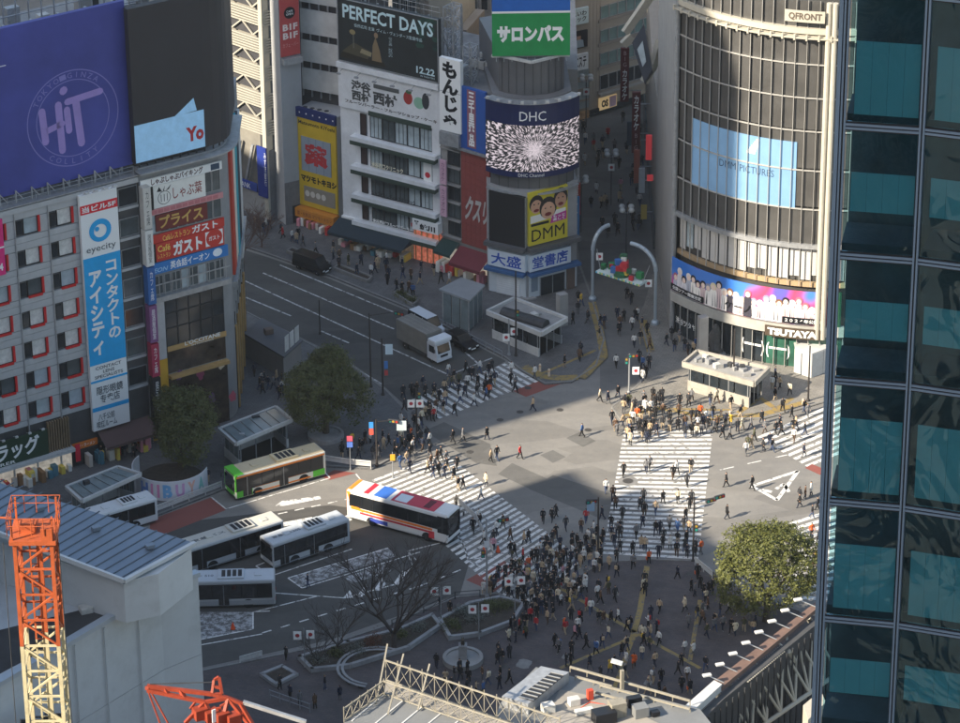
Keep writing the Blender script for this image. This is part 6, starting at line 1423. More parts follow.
# dark flat roof well inside the parapet
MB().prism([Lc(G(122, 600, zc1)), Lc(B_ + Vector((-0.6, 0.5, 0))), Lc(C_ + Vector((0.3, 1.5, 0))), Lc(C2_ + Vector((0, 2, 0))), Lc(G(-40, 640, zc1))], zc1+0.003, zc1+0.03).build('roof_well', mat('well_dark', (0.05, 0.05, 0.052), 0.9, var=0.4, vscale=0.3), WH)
# raised block with the pitched ribbed roof
zr = zc1 + 4.2
e0, e1 = G(195, 543, zr), G(124, 581, zr); e2 = G(-60, 520, zr); e3 = G(-60, 470, zr+3); er = G(-6, 479, zr+3.0)
q_ = lambda p: tuple(p-pe)
MB().prism([Lc(e0 + Vector((-0.3, -0.2, 0))), Lc(G(158, 570, zr)), Lc(e1 + Vector((-0.1, 0.6, 0))), Lc(e2), Lc(e3), Lc(er)], zc1+0.01, zr-0.35).build('upper_wall', M_HALL, WH)
M_MROOF = mat('blue_grey_roof', (0.19, 0.235, 0.29), 0.4, metal=0.4, var=0.10, vscale=0.25, dirt=0.06)
# roof plane through three points
P0_, P1_, P2_ = G(195, 543, zr), G(124, 581, zr), G(0, 483, zr+3.0)
nrm = (P1_-P0_).cross(P2_-P0_).normalized()
if nrm.z < 0: nrm = -nrm
def on_roof(u, v, lift=0.0): r = ray(u, v); k = (P0_+nrm*lift-CAM).dot(nrm)/r.dot(nrm); return CAM + r*k - pe
outline = [(195, 543), (158, 563), (124, 581), (0, 533), (-120, 487), (-120, 438), (0, 483)]
rf = MB().poly([on_roof(u, v) for u, v in outline]); rf.poly([on_roof(u, v) - nrm*0.35 for u, v in reversed(outline)])
for i in range(len(outline)): a, b = on_roof(*outline[i]), on_roof(*outline[(i+1) % len(outline)]); rf.poly([a, b, b-nrm*0.35, a-nrm*0.35][::-1])
roof = rf.build('metal_roof', M_MROOF, WH)
M_RIB = mat('roof_rib', (0.10, 0.125, 0.155), 0.45, metal=0.3)
for k in range(34):                        # ribs run from the ridge down to the eave
    f = k/33; a = (195-315*f, 543-105*f) if f < .62 else (195-315*f, 543-105*f)
    top = (195*(1-f)+(-120)*f, 543*(1-f)+438*f); bot = None
    du, dv = -68, 40
    # clip at the lower eave line  (124,581)-(-120,487)
    lo, hi = 0.0, 3.0
    for _ in range(24):
        m_ = (lo+hi)/2; u, v = top[0]+du*m_, top[1]+dv*m_
        if (v-581) - (u-124)*(94/244.0) < 0 and v < 543 + (195-u)*0.5352: lo = m_
        else: hi = m_
    if lo > 0.05: p, q = on_roof(*top, 0.03), on_roof(top[0]+du*lo, top[1]+dv*lo, 0.03); MB().beam(p, q, 0.09, 0.08).build('roof_rib', M_RIB, roof)
p, q = on_roof(195, 543, 0.02), on_roof(124, 581, 0.02); MB().beam(p, q, 0.35, 0.3).build('eave_trim', M_HALL, roof)
p, q = on_roof(124, 581, 0.02), on_roof(-60, 511, 0.02); MB().beam(p, q, 0.25, 0.4).build('gutter', M_HALL, roof)
MB().tube((Lc(G(42, 620, zc1))[0], Lc(G(42, 620, zc1))[1], zc1), (Lc(G(42, 620, zc1))[0], Lc(G(42, 620, zc1))[1], zc1+4), 0.1, n=6).build('vent_pipe', M_STEEL, WH)
for k, (u, v, sx, h_) in enumerate(((106, 604, .8, .5), (86, 612, 1.0, .5))): p = G(u, v, zc1)-pe; MB().cbox((p.x, p.y, zc1+.04), sx, .9, h_, .4).build('roof_plant', rnd.choice([M_AC, M_STEEL, M_CONC]), WH, bevel=.04)
for u, v in ((150, 548), (96, 530), (40, 510)): p = on_roof(u, v, .04); MB().cbox(tuple(p), .7, .5, .35, .5).build('roof_vent', M_MROOF, roof, bevel=.05)
for f in (.25, .6, .9): e = (B_-pe).lerp(C_-pe, f); MB().tube((e.x+.12, e.y-.12, .2), (e.x+.12, e.y-.12, zc1-.3), .07, n=6).build('down_pipe', M_HALL, WH)
# lower glazed recess on the left of the hall
for k in range(3): p = G(30+k*12, 690-k*3, zc1)-pe; window(WH, p.x, p.y-0.4, zc1-3.6, 1.8, 2.6, M_STEEL, M_GLASSD, 0.08)

# ------------------------------------------------------------------ tower crane jib (orange over white) in front of the hall
M_OR = C('#a04e2a', 0.6, var=0.25, dirt=0.3); M_WC = C('#b4aa8a', 0.6, var=0.2, dirt=0.3)
DC = 182.0
ct = CAM + ray(33, 507)*(DC/ray(33, 507).dot(FWD)); cbp = CAM + ray(27, 760)*((DC)/ray(27, 760).dot(FWD))
CR = thing('tower_crane', 'orange and white lattice tower crane mast standing before the white hall', 'crane', (ct.x, ct.y, 0))
ax = (ct - CAM); wC = 37/FPX*DC; topz = ct.z
seg = 1.55; n = int(topz/seg); split = on_vert(30, 637, ct)
hw = wC/2
cz = [Vector((-hw, -hw, 0)), Vector((hw, -hw, 0)), Vector((hw, hw, 0)), Vector((-hw, hw, 0))]
def mast(z0, z1, m, nm, step):
    mb = MB()
    for c in cz: mb.beam((c.x, c.y, z0), (c.x, c.y, z1), 0.20)
    k = max(1, round((z1-z0)/step)); h = (z1-z0)/k
    for i in range(k):
        za, zb_ = z0+i*h, z0+(i+1)*h
        for j in range(4):
            a, b = cz[j], cz[(j+1) % 4]; mb.beam((a.x, a.y, zb_), (b.x, b.y, zb_), 0.10)
            mb.beam((a.x, a.y, za) if i % 2 else (b.x, b.y, za), (b.x, b.y, zb_) if i % 2 else (a.x, a.y, zb_), 0.10)
    return mb.build(nm, m, CR)
mast(max(0, split-60), split-0.02, M_WC, 'white_mast', seg); mast(split, topz-1.6, M_OR, 'orange_mast', seg)
MB().box(-hw, hw, -hw, hw, 0, 1.0).build('footing', M_CONC, CR); 
if split > 60: mast(1.0, split-60.02, M_WC, 'lower_mast', 6.0)
# ladder in the middle
def ladder(z0, z1, m):
    mb = MB()
    for x in (-0.28, 0.12): mb.beam((x, -hw*0.3, z0), (x, -hw*0.3, z1), 0.09)
    k = int((z1-z0)/0.45)
    for i in range(k): mb.beam((-0.28, -hw*0.3, z0+0.45*i), (0.12, -hw*0.3, z0+0.45*i), 0.05)
    mb.box(-0.05, 0.25, hw*0.4, hw*0.6, z0, z1); return mb.build('ladder', m, CR)
ladder(split-25, split-0.02, M_WC); ladder(split, topz-1.6, M_OR)
hd = MB().box(-hw-0.25, hw+0.25, -hw-0.25, hw+0.25, topz-1.6, topz-1.35).build('head_platform', M_OR, CR)
for x in (-hw-.1, hw+.1): 
    for y in (-hw-.1, hw+.1): MB().beam((x, y, topz-1.35), (x, y, topz), 0.1).build('head_post', M_OR, hd)
rail(hd, [(-hw-.3, -hw-.3, topz-1.0), (hw+.3, -hw-.3, topz-1.0), (hw+.3, hw+.3, topz-1.0), (-hw-.3, hw+.3, topz-1.0), (-hw-.3, -hw-.3, topz-1.0)], 1.0, M_OR, 0.6, 'head_railing')
MB().cbox((hw-.2, -hw, topz-1.35), 0.6, 0.5, 0.7).build('winch_box', M_OR, hd); MB().cbox((-.3, 0, topz-1.35), 0.8, 0.6, 0.5).build('sheave_box', M_OR, hd)
mb = MB(); mb.path([(-hw-.3, -hw, topz-0.1), (-hw-1.2, -hw, topz-0.05), (-hw-1.25, -hw, topz-0.9), (-hw-1.0, -hw, topz-1.9)], 0.06); mb.build('hook_line', M_OR, hd)
for x in (-hw-0.7, hw+0.5): MB().tube((x, -hw-0.1, max(0, split-20)), (x*0.92, -hw-.1, topz-1.5), 0.025, n=5).build('hoist_cable', M_DKSTEEL, CR)

# ------------------------------------------------------------------ red crane head at the bottom edge
DR = 215.0
def rc_(u, v, dd=0.0): return CAM + ray(u, v)*((DR+dd)/ray(u, v).dot(FWD))
b0 = rc_(228, 745); RC = thing('red_crane', 'red lattice crane head with a raised boom at the bottom edge', 'crane', (b0.x, b0.y, 0))
o = Vector((b0.x, b0.y, 0)); M_RC = C('#82331f', 0.6, var=0.25, dirt=0.3)
def rb(nm, pts, w_=0.16, m=None):
    mb = MB()
    for (a, b) in pts: mb.beam(rc_(*a)-o, rc_(*b)-o, w_)
    return mb.build(nm, m or M_RC, RC)
rb('boom', [((147, 686), (212, 694)), ((147, 690), (205, 702)), ((147, 686), (147, 690)), ((165, 688), (168, 694)), ((180, 690), (185, 698))], 0.22)
rb('boom_tip', [((147, 688), (160, 723)), ((150, 690), (168, 723))], 0.08)
rb('back_mast', [((212, 694), (214, 680)), ((214, 680), (219, 677)), ((219, 677), (222, 694)), ((212, 694), (222, 694)), ((213, 686), (221, 688))], 0.16)
rb('pendant', [((150, 684), (214, 682))], 0.05, M_DKSTEEL)
rb('machine_deck', [((185, 723), (205, 702)), ((205, 702), (228, 698)), ((228, 698), (248, 723)), ((195, 712), (240, 716)), ((205, 702), (215, 723)), ((228, 698), (222, 723)), ((212, 694), (228, 698)), ((240, 703), (256, 730)), ((228, 698), (243, 704))], 0.2)
for k in range(9): a = (190+k*6.0, 716+rnd.uniform(-10, 4)); rb('deck_brace', [(a, (a[0]+rnd.uniform(5, 12), a[1]+rnd.uniform(-8, 8)))], 0.12)
for k in range(4): p = rc_(200+k*11, 712+2*k) - o; MB().cbox((p.x, p.y, p.z-0.4), 0.8, 0.7, 0.7, 0.5).build('machine_box', M_RC, RC)
MB().box(-1.4, 1.4, -1.4, 1.4, 0, (rc_(228, 740)-o).z).build('slew_tower', M_RC, RC)
p = rc_(215, 716)-o; MB().cbox((p.x, p.y-0.7, p.z), 0.25, 0.05, 0.9, 0.6).build('white_placard', M_LETW, RC)
mb = MB(); mb.beam(rc_(243, 702)-o, rc_(306, 722)-o, 0.22); mb.build('pale_boom', M_STEEL, RC)

# ------------------------------------------------------------------ station roofs along the bottom edge
SZ = 26.0
S0 = G(480, 760, SZ); S0.z = 0
ST = thing('station_roof', 'sunlit flat station roof with lattice railing at the bottom edge', 'building', S0)
L3 = lambda u, v, z=SZ: G(u, v, z) - S0
M_DECK = mat('pale_deck', (0.27, 0.25, 0.22), 0.7, var=0.14, vscale=0.3, dirt=0.15); M_DECK2 = mat('grey_deck', (0.19, 0.195, 0.195), 0.6, metal=0.2, var=0.12, vscale=0.3)
MB().prism([tuple(L3(u, v).xy) for u, v in ((386, 692), (520, 745), (500, 900), (250, 900), (345, 720))], 0, SZ).build('wall', M_DECK2, ST)
for k in range(7):
    a, b = L3(386+k*18, 693+k*7.1), L3(352+k*18, 721+k*7.1); MB().beam((a.x, a.y, SZ+0.03), (b.x, b.y, SZ+0.03), 0.12, 0.06).build('deck_joint', M_WHITEM, ST)
def truss_rail(parent, o_, a, b, h, n, m, nm='lattice_railing', dz=0.0, z=SZ):
    mb = MB(); A, B = G(*a, z) - o_, G(*b, z) - o_; A.z = B.z = z + dz; u = Vector((0, 0, h))
    mb.beam(A+u, B+u, 0.11); mb.beam(A+u*.1, B+u*.1, 0.09)
    for k in range(n+1): p = A.lerp(B, k/n); mb.beam(p, p+u*1.15, 0.07)
    for k in range(n): p, q = A.lerp(B, k/n), A.lerp(B, (k+1)/n); mb.beam(p+u*.1, q+u, 0.04); mb.beam(p+u, q+u*.1, 0.04)
    return mb.build(nm, m, parent)
M_RAILW = mat('weathered_rail', (0.25, 0.23, 0.185), 0.6, var=0.2, vscale=2, dirt=0.3)
truss_rail(ST, S0, (386, 682), (560, 741), 2.0, 14, M_RAILW); truss_rail(ST, S0, (384, 695), (540, 748), 1.3, 12, M_RAILW, 'inner_railing')
MB().prism([tuple(L3(u, v).xy) for u, v in ((386, 680), (560, 739), (545, 752), (384, 694))], SZ-1.2, SZ-0.05).build('walkway', M_DECK, ST)
truss_rail(ST, S0, (384, 694), (344, 722), 1.2, 5, M_RAILW, 'side_railing')
for a, b in (((388, 668), (376, 706)), ((404, 678), (388, 716)), ((430, 688), (418, 712))): p, q = L3(*a), L3(*b); mb = MB(); mb.beam((p.x, p.y, SZ+2.2), (q.x, q.y, SZ+0.2), 0.12); mb.build('rail_stay', M_RAILW, ST)
# second roof: pale flat roof with vent grille
SR = thing('annex_roof', 'flat annex roof with a black louvred hatch and roof pipes above the plaza', 'building', G(600, 760, 15))
SR.location = G(600, 790, 0); o2 = SR.location.copy(); Z2 = 20.5
L4 = lambda u, v, z=Z2: G(u, v, z) - o2
MB().prism([tuple(L4(u, v).xy) for u, v in ((536, 667), (700, 709), (740, 760), (640, 860), (470, 800), (500, 703))], 0, Z2).build('wall', M_DECK2, SR)
MB().prism([tuple(L4(u, v).xy) for u, v in ((560, 690), (612, 701), (655, 722), (700, 740), (600, 800), (540, 730))], Z2+0.003, Z2+0.08).build('roof_sheet', M_DECK, SR)
MB().prism([tuple(L4(u, v, Z2+1).xy) for u, v in ((541, 666), (569, 672), (528, 704), (502, 696))], Z2+0.01, Z2+1.0).build('hatch_frame', M_STEEL, SR)
MB().prism([tuple(L4(u, v, Z2+1).xy) for u, v in ((551, 673), (564, 676), (534, 701), (519, 697))], Z2+1.003, Z2+1.06).build('hatch_glass', M_GASK, SR)
for k in range(9): f = k/8; a, b = L4(551-32*f, 673+24*f, Z2+1), L4(564-30*f, 676+25*f, Z2+1); MB().beam((a.x, a.y, Z2+1.1), (b.x, b.y, Z2+1.1), 0.08, 0.06).build('hatch_louvre', M_STEEL, SR)
for (a, b, h) in (((570, 672), (690, 706), .5), ((575, 680), (612, 690), .35), ((588, 694), (640, 708), .35), ((600, 688), (690, 712), .3)):
    p, q = L4(*a), L4(*b); mb = MB(); mb.beam((p.x, p.y, Z2+h), (q.x, q.y, Z2+h), 0.16); n = int((q-p).length/1.5)
    for k in range(n+1): e = p.lerp(q, k/n); mb.beam((e.x, e.y, Z2), (e.x, e.y, Z2+h), 0.08)
    mb.build('roof_pipe', M_RAILW, SR)
for (u, v, sx, sy, h, m) in ((617, 716, 1.3, 1.0, 1.3, M_RAILW), (622, 690, .3, .3, 1.8, M_RAILW), (634, 706, 1.2, .6, .8, M_GASK), (574, 705, .9, .7, .6, M_AC), (584, 714, 1.5, .5, .4, M_WHITEM), (548, 712, 1.0, .8, .7, M_AC), (590, 700, .5, .4, .9, C('#b8442e')), (655, 716, .7, .5, .4, M_GASK), (640, 716, 1.2, 1.0, .9, M_DECK2), (604, 722, 1.8, 1.2, 1.0, M_GASK)):
    p = L4(u, v); MB().cbox((p.x, p.y, Z2+0.09), sx, sy, h, 0.35).build('roof_plant', m, SR, bevel=0.03)
p = L4(622, 690); mb = MB(); mb.beam((p.x, p.y, Z2+2.5), (p.x-0.9, p.y+0.2, Z2+2.7), 0.5, 0.15); mb.build('dish_plate', M_WHITEM, SR)
MB().path([L4(575, 712)+Vector((0, 0, .0)), L4(590, 703)+Vector((0, 0, .1)), L4(612, 706)+Vector((0, 0, .0))], 0.06).build('red_hose', C('#b8442e'), SR)
# walkway and pipe truss at the bottom right
ZW = 13.0; o3 = G(760, 790, 0)
TW = thing('truss_walkway', 'raised walkway with a brown deck edge and a cream pipe truss below', 'walkway', o3)
L5 = lambda u, v, z=ZW: G(u, v, z) - o3
M_BRD = mat('brown_deck', (0.15, 0.095, 0.075), 0.7, var=0.2, vscale=1)
MB().prism([tuple(L5(u, v).xy) for u, v in ((714, 681), (822, 597), (822, 604), (722, 687))], ZW-0.4, ZW).build('brown_edge', M_BRD, TW)
MB().prism([tuple(L5(u, v).xy) for u, v in ((664, 726), (714, 682), (722, 686), (672, 732))], ZW-0.5, ZW+0.2).build('white_parapet', M_WHITEM, TW)
dark = mat('slatted_dark', (0.06, 0.06, 0.062), 0.7, var=0.2)
MB().prism([tuple(L5(u, v).xy) for u, v in ((672, 732), (722, 687), (830, 600), (832, 606), (724, 693), (676, 740))], 0, ZW-0.6).build('slatted_wall', dark, TW)
for k in range(26): f = k/25; p = L5(676+150*f, 731-122*f); MB().cbox((p.x+0.25, p.y-0.5, 2), 0.12, 0.12, ZW-2.7, 0.7).build('wall_rib', M_DKSTEEL, TW)
def tp(u, v, z): return G(u, v, z) - o3
def tb(nm, pts, r=0.13):
    mb = MB()
    for a, b in pts: mb.tube(tp(*a), tp(*b), r, n=7)
    return mb.build(nm, M_CREAM, TW)
z1, z0 = 12.0, 7.0
top = [(740+k*(86/6), 683-k*(67/6), z1) for k in range(-3, 7)]; bot = [(752+k*(86/6), 733-k*(60/6), z0) for k in range(-3, 7)]
tb('top_chord', list(zip(top[:-1], top[1:])), 0.2); tb('bottom_chord', list(zip(bot[:-1], bot[1:])), 0.22)
tb('web', [(a, b) for a, b in zip(top, bot)] + [(a, b) for a, b in zip(top[:-1], bot[1:])] + [(b, a) for a, b in zip(top[1:], bot[:-1])], 0.13)
tb('raking_leg', [((742, 682, z1), (770, 735, 3)), ((788, 651, z1), (818, 700, 3)), ((716, 690, z1), (735, 735, 3)), ((808, 617, z1), (822, 642, 5))], 0.26)
tb('tie', [((716, 690, z1), (742, 682, z1)), ((742, 682, z1), (730, 692, z1)), ((788, 651, z1), (775, 640, ZW-.3)), ((788, 651, z1), (786, 628, ZW-.3)), ((742, 682, z1), (728, 672, ZW-.3)), ((760, 668, z1), (748, 655, ZW-.3))], 0.1)
for k in range(22): f = k/21; a, b = tp(744+36*f, 676-30*f, z1+.3), tp(748+36*f, 682-30*f, z1+.3); MB().beam(a, b, 0.16, 0.06).build('grating_tread', M_CREAM, TW)
for k in range(5): a, b = tp(770+k*10, 733-k*6, 4), tp(815+k*4, 705-k*8, 4); MB().beam(a, b, 0.4, 0.3).build('lower_beam', dark, TW)
MB().prism([tuple(tp(u, v, 10).xy) for u, v in ((803, 705), (821, 690), (826, 702), (808, 720))], 0, 10).build('cream_box', M_CREAM, TW, bevel=0.05)
# lamps reaching out over the plaza
for k in range(8):
    u, v = 725+k*13.2, 683-k*10.8
    base = G(u, v, ZW-0.1); tipp = G(u-18-k*.2, v-8, ZW+1.0)
    r = thing('arm_lamp', ['lowest', 'second lowest', 'third lowest', 'fourth lowest', 'fourth highest', 'third highest', 'second highest', 'highest'][k] + ' white arm lamp reaching out from the walkway edge', 'lamp', base, 0, 'arm lamps along the walkway')
    d = tipp - base; MB().tube((0, 0, 0), d, 0.05, n=6).build('arm', M_WHITEM, r); h = MB().cbox((d.x, d.y, d.z-0.08), 0.75, 0.4, 0.16, 0.3).build('lamp_head', M_WHITEM, r, bevel=0.03)

# unseen blocks added behind the viewpoint to darken reflections in the tower glass
for i, (x, y, w_, d_, h_) in enumerate(((-60, -150, 34, 30, 62), (-18, -170, 26, 30, 44), (-75, -95, 30, 24, 38), (-30, -105, 22, 26, 70), (20, -150, 30, 40, 52), (-5, -70, 18, 20, 30), (-100, -40, 26, 30, 45), (30, -60, 20, 24, 26))):
    r = thing('reflection_block', ['tall', 'squat', 'wide', 'slender', 'deep', 'small', 'plain', 'low'][i] + ' unseen block added behind the viewpoint for its reflection', 'building', (x, y, 0))
    MB().box(-w_/2, w_/2, -d_/2, d_/2, 0, h_).build('wall', M_TOWER if i % 2 else mat('rear_stone', (0.30, 0.27, 0.23), 0.8, var=0.15, vscale=0.2), r)
    for k in range(int(h_/4)): MB().box(-w_/2-0.05, w_/2+0.05, d_/2, d_/2+0.06, 1+k*4, 3+k*4).build('window_band', M_GLASSD, r)
# neighbouring blocks outside the frame, so that the street goes on
def filler(lab, loc, rz, w_, d_, h_, m):
    r = thing('neighbour_block', lab, 'building', loc, rz); MB().box(0, w_, 0, d_, 0, h_).build('wall', m, r); MB().box(.3, w_-.3, .3, d_-.3, h_+.003, h_+.4).build('roof', M_ROOF, r)
    for k in range(int(h_/3.6)-1):
        for j in range(int(w_/4)): window(r, 2+j*4.0, -0.002, 3+k*3.6, 2.6, 1.8, M_STEEL, M_GLASSG if (j+k) % 3 else M_GLASSD, .08)
filler('concrete block left of the red-framed office block', FA.world(A0-26, 0, 0), FA.ang, 25, 20, 30, M_CONC)
filler('beige block at the far left of the bus street', FA.world(A0-54, -2, 0), FA.ang, 26, 22, 38, M_BEIGE)
for i, (x, y, w_, h_) in enumerate(((-150, 478, 36, 34), (-105, 486, 30, 26), (-66, 480, 28, 40), (-30, 490, 30, 30), (10, 484, 34, 36), (52, 492, 30, 28), (92, 480, 34, 44), (-120, 430, 34, 30), (80, 400, 36, 34), (100, 350, 30, 30))):
    filler(['first', 'second', 'third', 'fourth', 'fifth', 'sixth', 'seventh', 'eighth', 'ninth', 'tenth'][i] + ' block of the district beyond the picture', (x, y, 0), R(-6+3*(i % 4)), w_, 24, h_, (M_CONC, M_BEIGE, M_CLAD)[i % 3])
# ================================================================== VEHICLES
M_TYRE = mat('tyre', (0.018, 0.018, 0.019), 0.85); M_RIM = mat('rim', (0.45, 0.45, 0.46), 0.4, metal=0.6); M_VGL = mat('vehicle_glass', (0.012, 0.014, 0.017), 0.08, spec=0.6); M_HEADL = mat('lamp_clear', (0.75, 0.75, 0.72), 0.2); M_TAIL = mat('lamp_red', (0.45, 0.02, 0.02), 0.3)
_wh = {}
def wheel(parent, x, y, r, w=0.28, side=1):
    k = (r, w)
    if k not in _wh:
        prof = [(r*.62, -w/2), (r*.93, -w/2), (r, -w/2+.04), (r, w/2-.04), (r*.93, w/2), (r*.62, w/2)]
        t = MB().lathe(prof, (0, 0, 0), 18).mesh('tyre', M_TYRE); h = MB().lathe([(r*.60, -w/2+.03), (r*.60, w/2-.05), (r*.45, w/2-.02), (r*.2, w/2-.06), (r*.12, w/2+.01)], (0, 0, 0), 14).mesh('rim', M_RIM)
        _wh[k] = (t, h)
    o = link('wheel', _wh[k][0], parent, (x, y, r)); o.rotation_euler = (R(-90*side), 0, 0); link('rim', _wh[k][1], o); return o
def bus(label, a, b, L, Wd, Hh, body, side, bands=(), roof='#c8ccce', glass_low=1.15, front_first=True, unit_m=None, roof_text=None, coach=False, group='buses'):
    """a,b: pixels of the near side's ground line (rear -> front); the near side is local y=-W/2 or +W/2"""
    A, B = G(*a), G(*b); d = (B-A); ang = math.atan2(d.y, d.x); d.normalize()
    n = Vector((-d.y, d.x, 0)); 
    if n.y < 0: n = -n                    # away from the viewer
    mid = (A+B)/2 + n*Wd/2
    r = thing('coach' if coach else 'bus', label, 'coach' if coach else 'bus', mid, ang, group)
    ns = -1 if (Vector((-math.sin(ang), math.cos(ang), 0))).dot(n) > 0 else 1   # local side facing the viewer
    mB = C(body, 0.35, var=0.04); mR = C(roof, 0.45, var=0.06)
    x0, x1 = -L/2, L/2; w = Wd/2
    MB().box(x0, x1, -w, w, 0.32, Hh).build('body', mB, r, bevel=0.14 if not coach else 0.2)
    MB().box(x0+.12, x1-.12, -w+.12, w-.12, Hh-.02, Hh+.03).build('roof', mR, r, bevel=0.012)
    MB().box(x0+.3, x1-.3, -w+.1, w-.1, 0.18, 0.318).build('chassis', M_DKSTEEL, r)
    zt = Hh - (0.36 if not coach else .42); zl = glass_low
    for s in (-1, 1):
        xs = x0 + .35; xe = x1 - (.15 if not coach else .5)
        npan = 7 if not coach else 8
        for k in range(npan):
            pa, pb = xs+(xe-xs)*k/npan, xs+(xe-xs)*(k+1)/npan - .05
            MB().box(pa, pb, s*w-.012 if s > 0 else -w-.018, w+.018 if s > 0 else -w+.012, zl, zt).build('side_window', M_VGL, r)
        MB().box(xs-.05, xe+.02, s*(w+.004)-.004, s*(w+.004)+.004, zl-.06, zt+.05).build('window_band', mat('window_rubber', (0.015, 0.015, 0.016), 0.5), r)
        for x in ((x1-2.5, x0+2.6) if not coach else (x1-2.4, x0+2.9)):
            wheel(r, x, s*(w-.16), .48, .3, side=s)
            arch = MB(); nn = 10
            for k in range(nn):
                t0, t1 = math.pi*k/nn, math.pi*(k+1)/nn; y_ = s*(w+.008)
                arch.poly([(x+math.cos(t0)*.60, y_, .42+math.sin(t0)*.60), (x+math.cos(t1)*.60, y_, .42+math.sin(t1)*.60), (x, y_, .42)])
            arch.build('wheel_arch', M_TYRE, r)
        for (bz0, bz1, bx0, bx1, c) in bands:
            MB().box(x0+L*bx0+.15, x0+L*bx1-.15, (s*w-.01) if s > 0 else -w-.012, w+.012 if s > 0 else -w+.01, bz0, bz1).build('livery_band', C(c, 0.4), r)
    # doors on the kerb side (left of the vehicle)
    if not coach:
        for x in (x1-1.35, x0+L*.47): MB().box(x-.5, x+.5, w+.012, w+.03, .42, zt).build('door', M_VGL, r); MB().box(x-.02, x+.02, w+.031, w+.045, .45, zt-.05).build('door_edge', M_STEEL, r)
    # ends
    MB().box(x1-.01, x1+.015, -w+.14, w-.14, 1.0 if not coach else .95, Hh-.45).build('windscreen', M_VGL, r, bevel=0.006)
    MB().box(x1+.005, x1+.03, -w+.35, w-.35, Hh-.42, Hh-.16).build('destination_display', mat('display_dark', (0.05, 0.04, 0.03), 0.4), r)
    MB().box(x0-.015, x0+.01, -w+.3, w-.3, 1.35, Hh-.6).build('rear_window', M_VGL, r)
    for y in (-w+.3, w-.3): MB().box(x1-.01, x1+.03, y-.18, y+.18, .62, .82).build('headlight', M_HEADL, r, bevel=.01); MB().box(x0-.03, x0+.01, y-.1, y+.1, .7, 1.0).build('tail_light', M_TAIL, r)
    MB().box(x1-.05, x1+.05, -w+.1, w-.1, .34, .52).build('bumper', M_DKSTEEL, r, bevel=.02)
    for s in (-1, 1): mb = MB(); mb.tube((x1-.05, s*(w-.1), Hh-.5), (x1+.28, s*(w+.18), Hh-.7), .025, n=5); mb.cbox((x1+.28, s*(w+.18), Hh-1.1), .1, .2, .38); mb.build('wing_mirror', M_DKSTEEL, r)
    if not coach:
        u = MB().box(x0+L*.28, x0+L*.52, -w+.35, w-.35, Hh+.032, Hh+.24).build('roof_unit', unit_m or mR, r, bevel=.05)
        for k in range(4): MB().box(x0+L*(.30+.05*k), x0+L*(.335+.05*k), -w+.6, w-.6, Hh+.241, Hh+.255).build('unit_grille', M_GASK, u)
        for x in (.70, .12): MB().box(x0+L*x, x0+L*x+.7, -.35, .35, Hh+.032, Hh+.12).build('roof_hatch', mR, r, bevel=.03)
    if roof_text:
        co, fs, asp = text_mesh(roof_text, 0.02); tl_ = L*.36; tx0 = x0+L*.56; v = []
        for c in co:
            x_, y_ = (tx0+c[0]*tl_, -.25+c[1]*.5) if ns < 0 and math.cos(ang) > 0 else (tx0+tl_-c[0]*tl_, .25-c[1]*.5)
            v.append((x_, y_, Hh+.036))
        me = bpy.data.meshes.new('lettering'); me.from_pydata(v, [], fs); me.materials.append(C('#50565c')); link('lettering', me, r)
    return r, ns
# green and orange city bus: the front points left
rb_, ns = bus('green and cream city bus with an orange stripe at the terminal stop', (322, 478), (240.5, 501), 10.4, 2.45, 2.95, '#d9d6c8', 1, bands=[(2.60, 2.80, 0, 1, '#d87a2a'), (.40, 1.10, .80, 1.0, '#5cbc38'), (.40, 1.10, 0, .16, '#5cbc38'), (.46, .62, .16, .8, '#d87a2a'), (1.112, 1.145, .2, .8, '#d87a2a')], roof='#cdbb98', unit_m=C('#d2c09a'))
MB().box(5.205, 5.225, -1.1, 1.1, .55, .98).build('green_front', C('#5cbc38', 0.4), rb_, bevel=.008); MB().box(4.2, 5.19, -1.235, 1.235, 2.96, 2.985).build('green_cap', C('#5cbc38', 0.4), rb_)
for x in (5.195,): MB().box(4.9, x, -1.232, 1.232, 1.1, 2.93).build('green_pillar', C('#5cbc38', 0.4), rb_, bevel=.03)
bus('white city bus half hidden behind the white hall', (279.5, 548.5), (196, 575), 10.6, 2.45, 3.0, '#b4b7b9', 1, bands=[(.42, .52, 0, 1, '#8a9096')], roof='#bfbcb2', roof_text='東急バス')
bus('white city bus parked beside the painted island, all of it in view', (347.5, 546), (276.5, 570.5), 9.0, 2.4, 2.95, '#aeb2b5', 1, bands=[(.42, .55, 0, 1, '#7d848c')], roof='#b4b9bd', roof_text='東急・A205')
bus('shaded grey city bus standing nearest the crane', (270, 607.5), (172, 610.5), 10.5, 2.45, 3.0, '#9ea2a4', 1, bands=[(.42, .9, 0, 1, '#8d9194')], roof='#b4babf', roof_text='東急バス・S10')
bus('white minibus pulled in beside the bus shelter', (156.5, 523.5), (98, 541), 7.0, 2.2, 2.8, '#c9cccd', 1, roof='#d2d4d4')
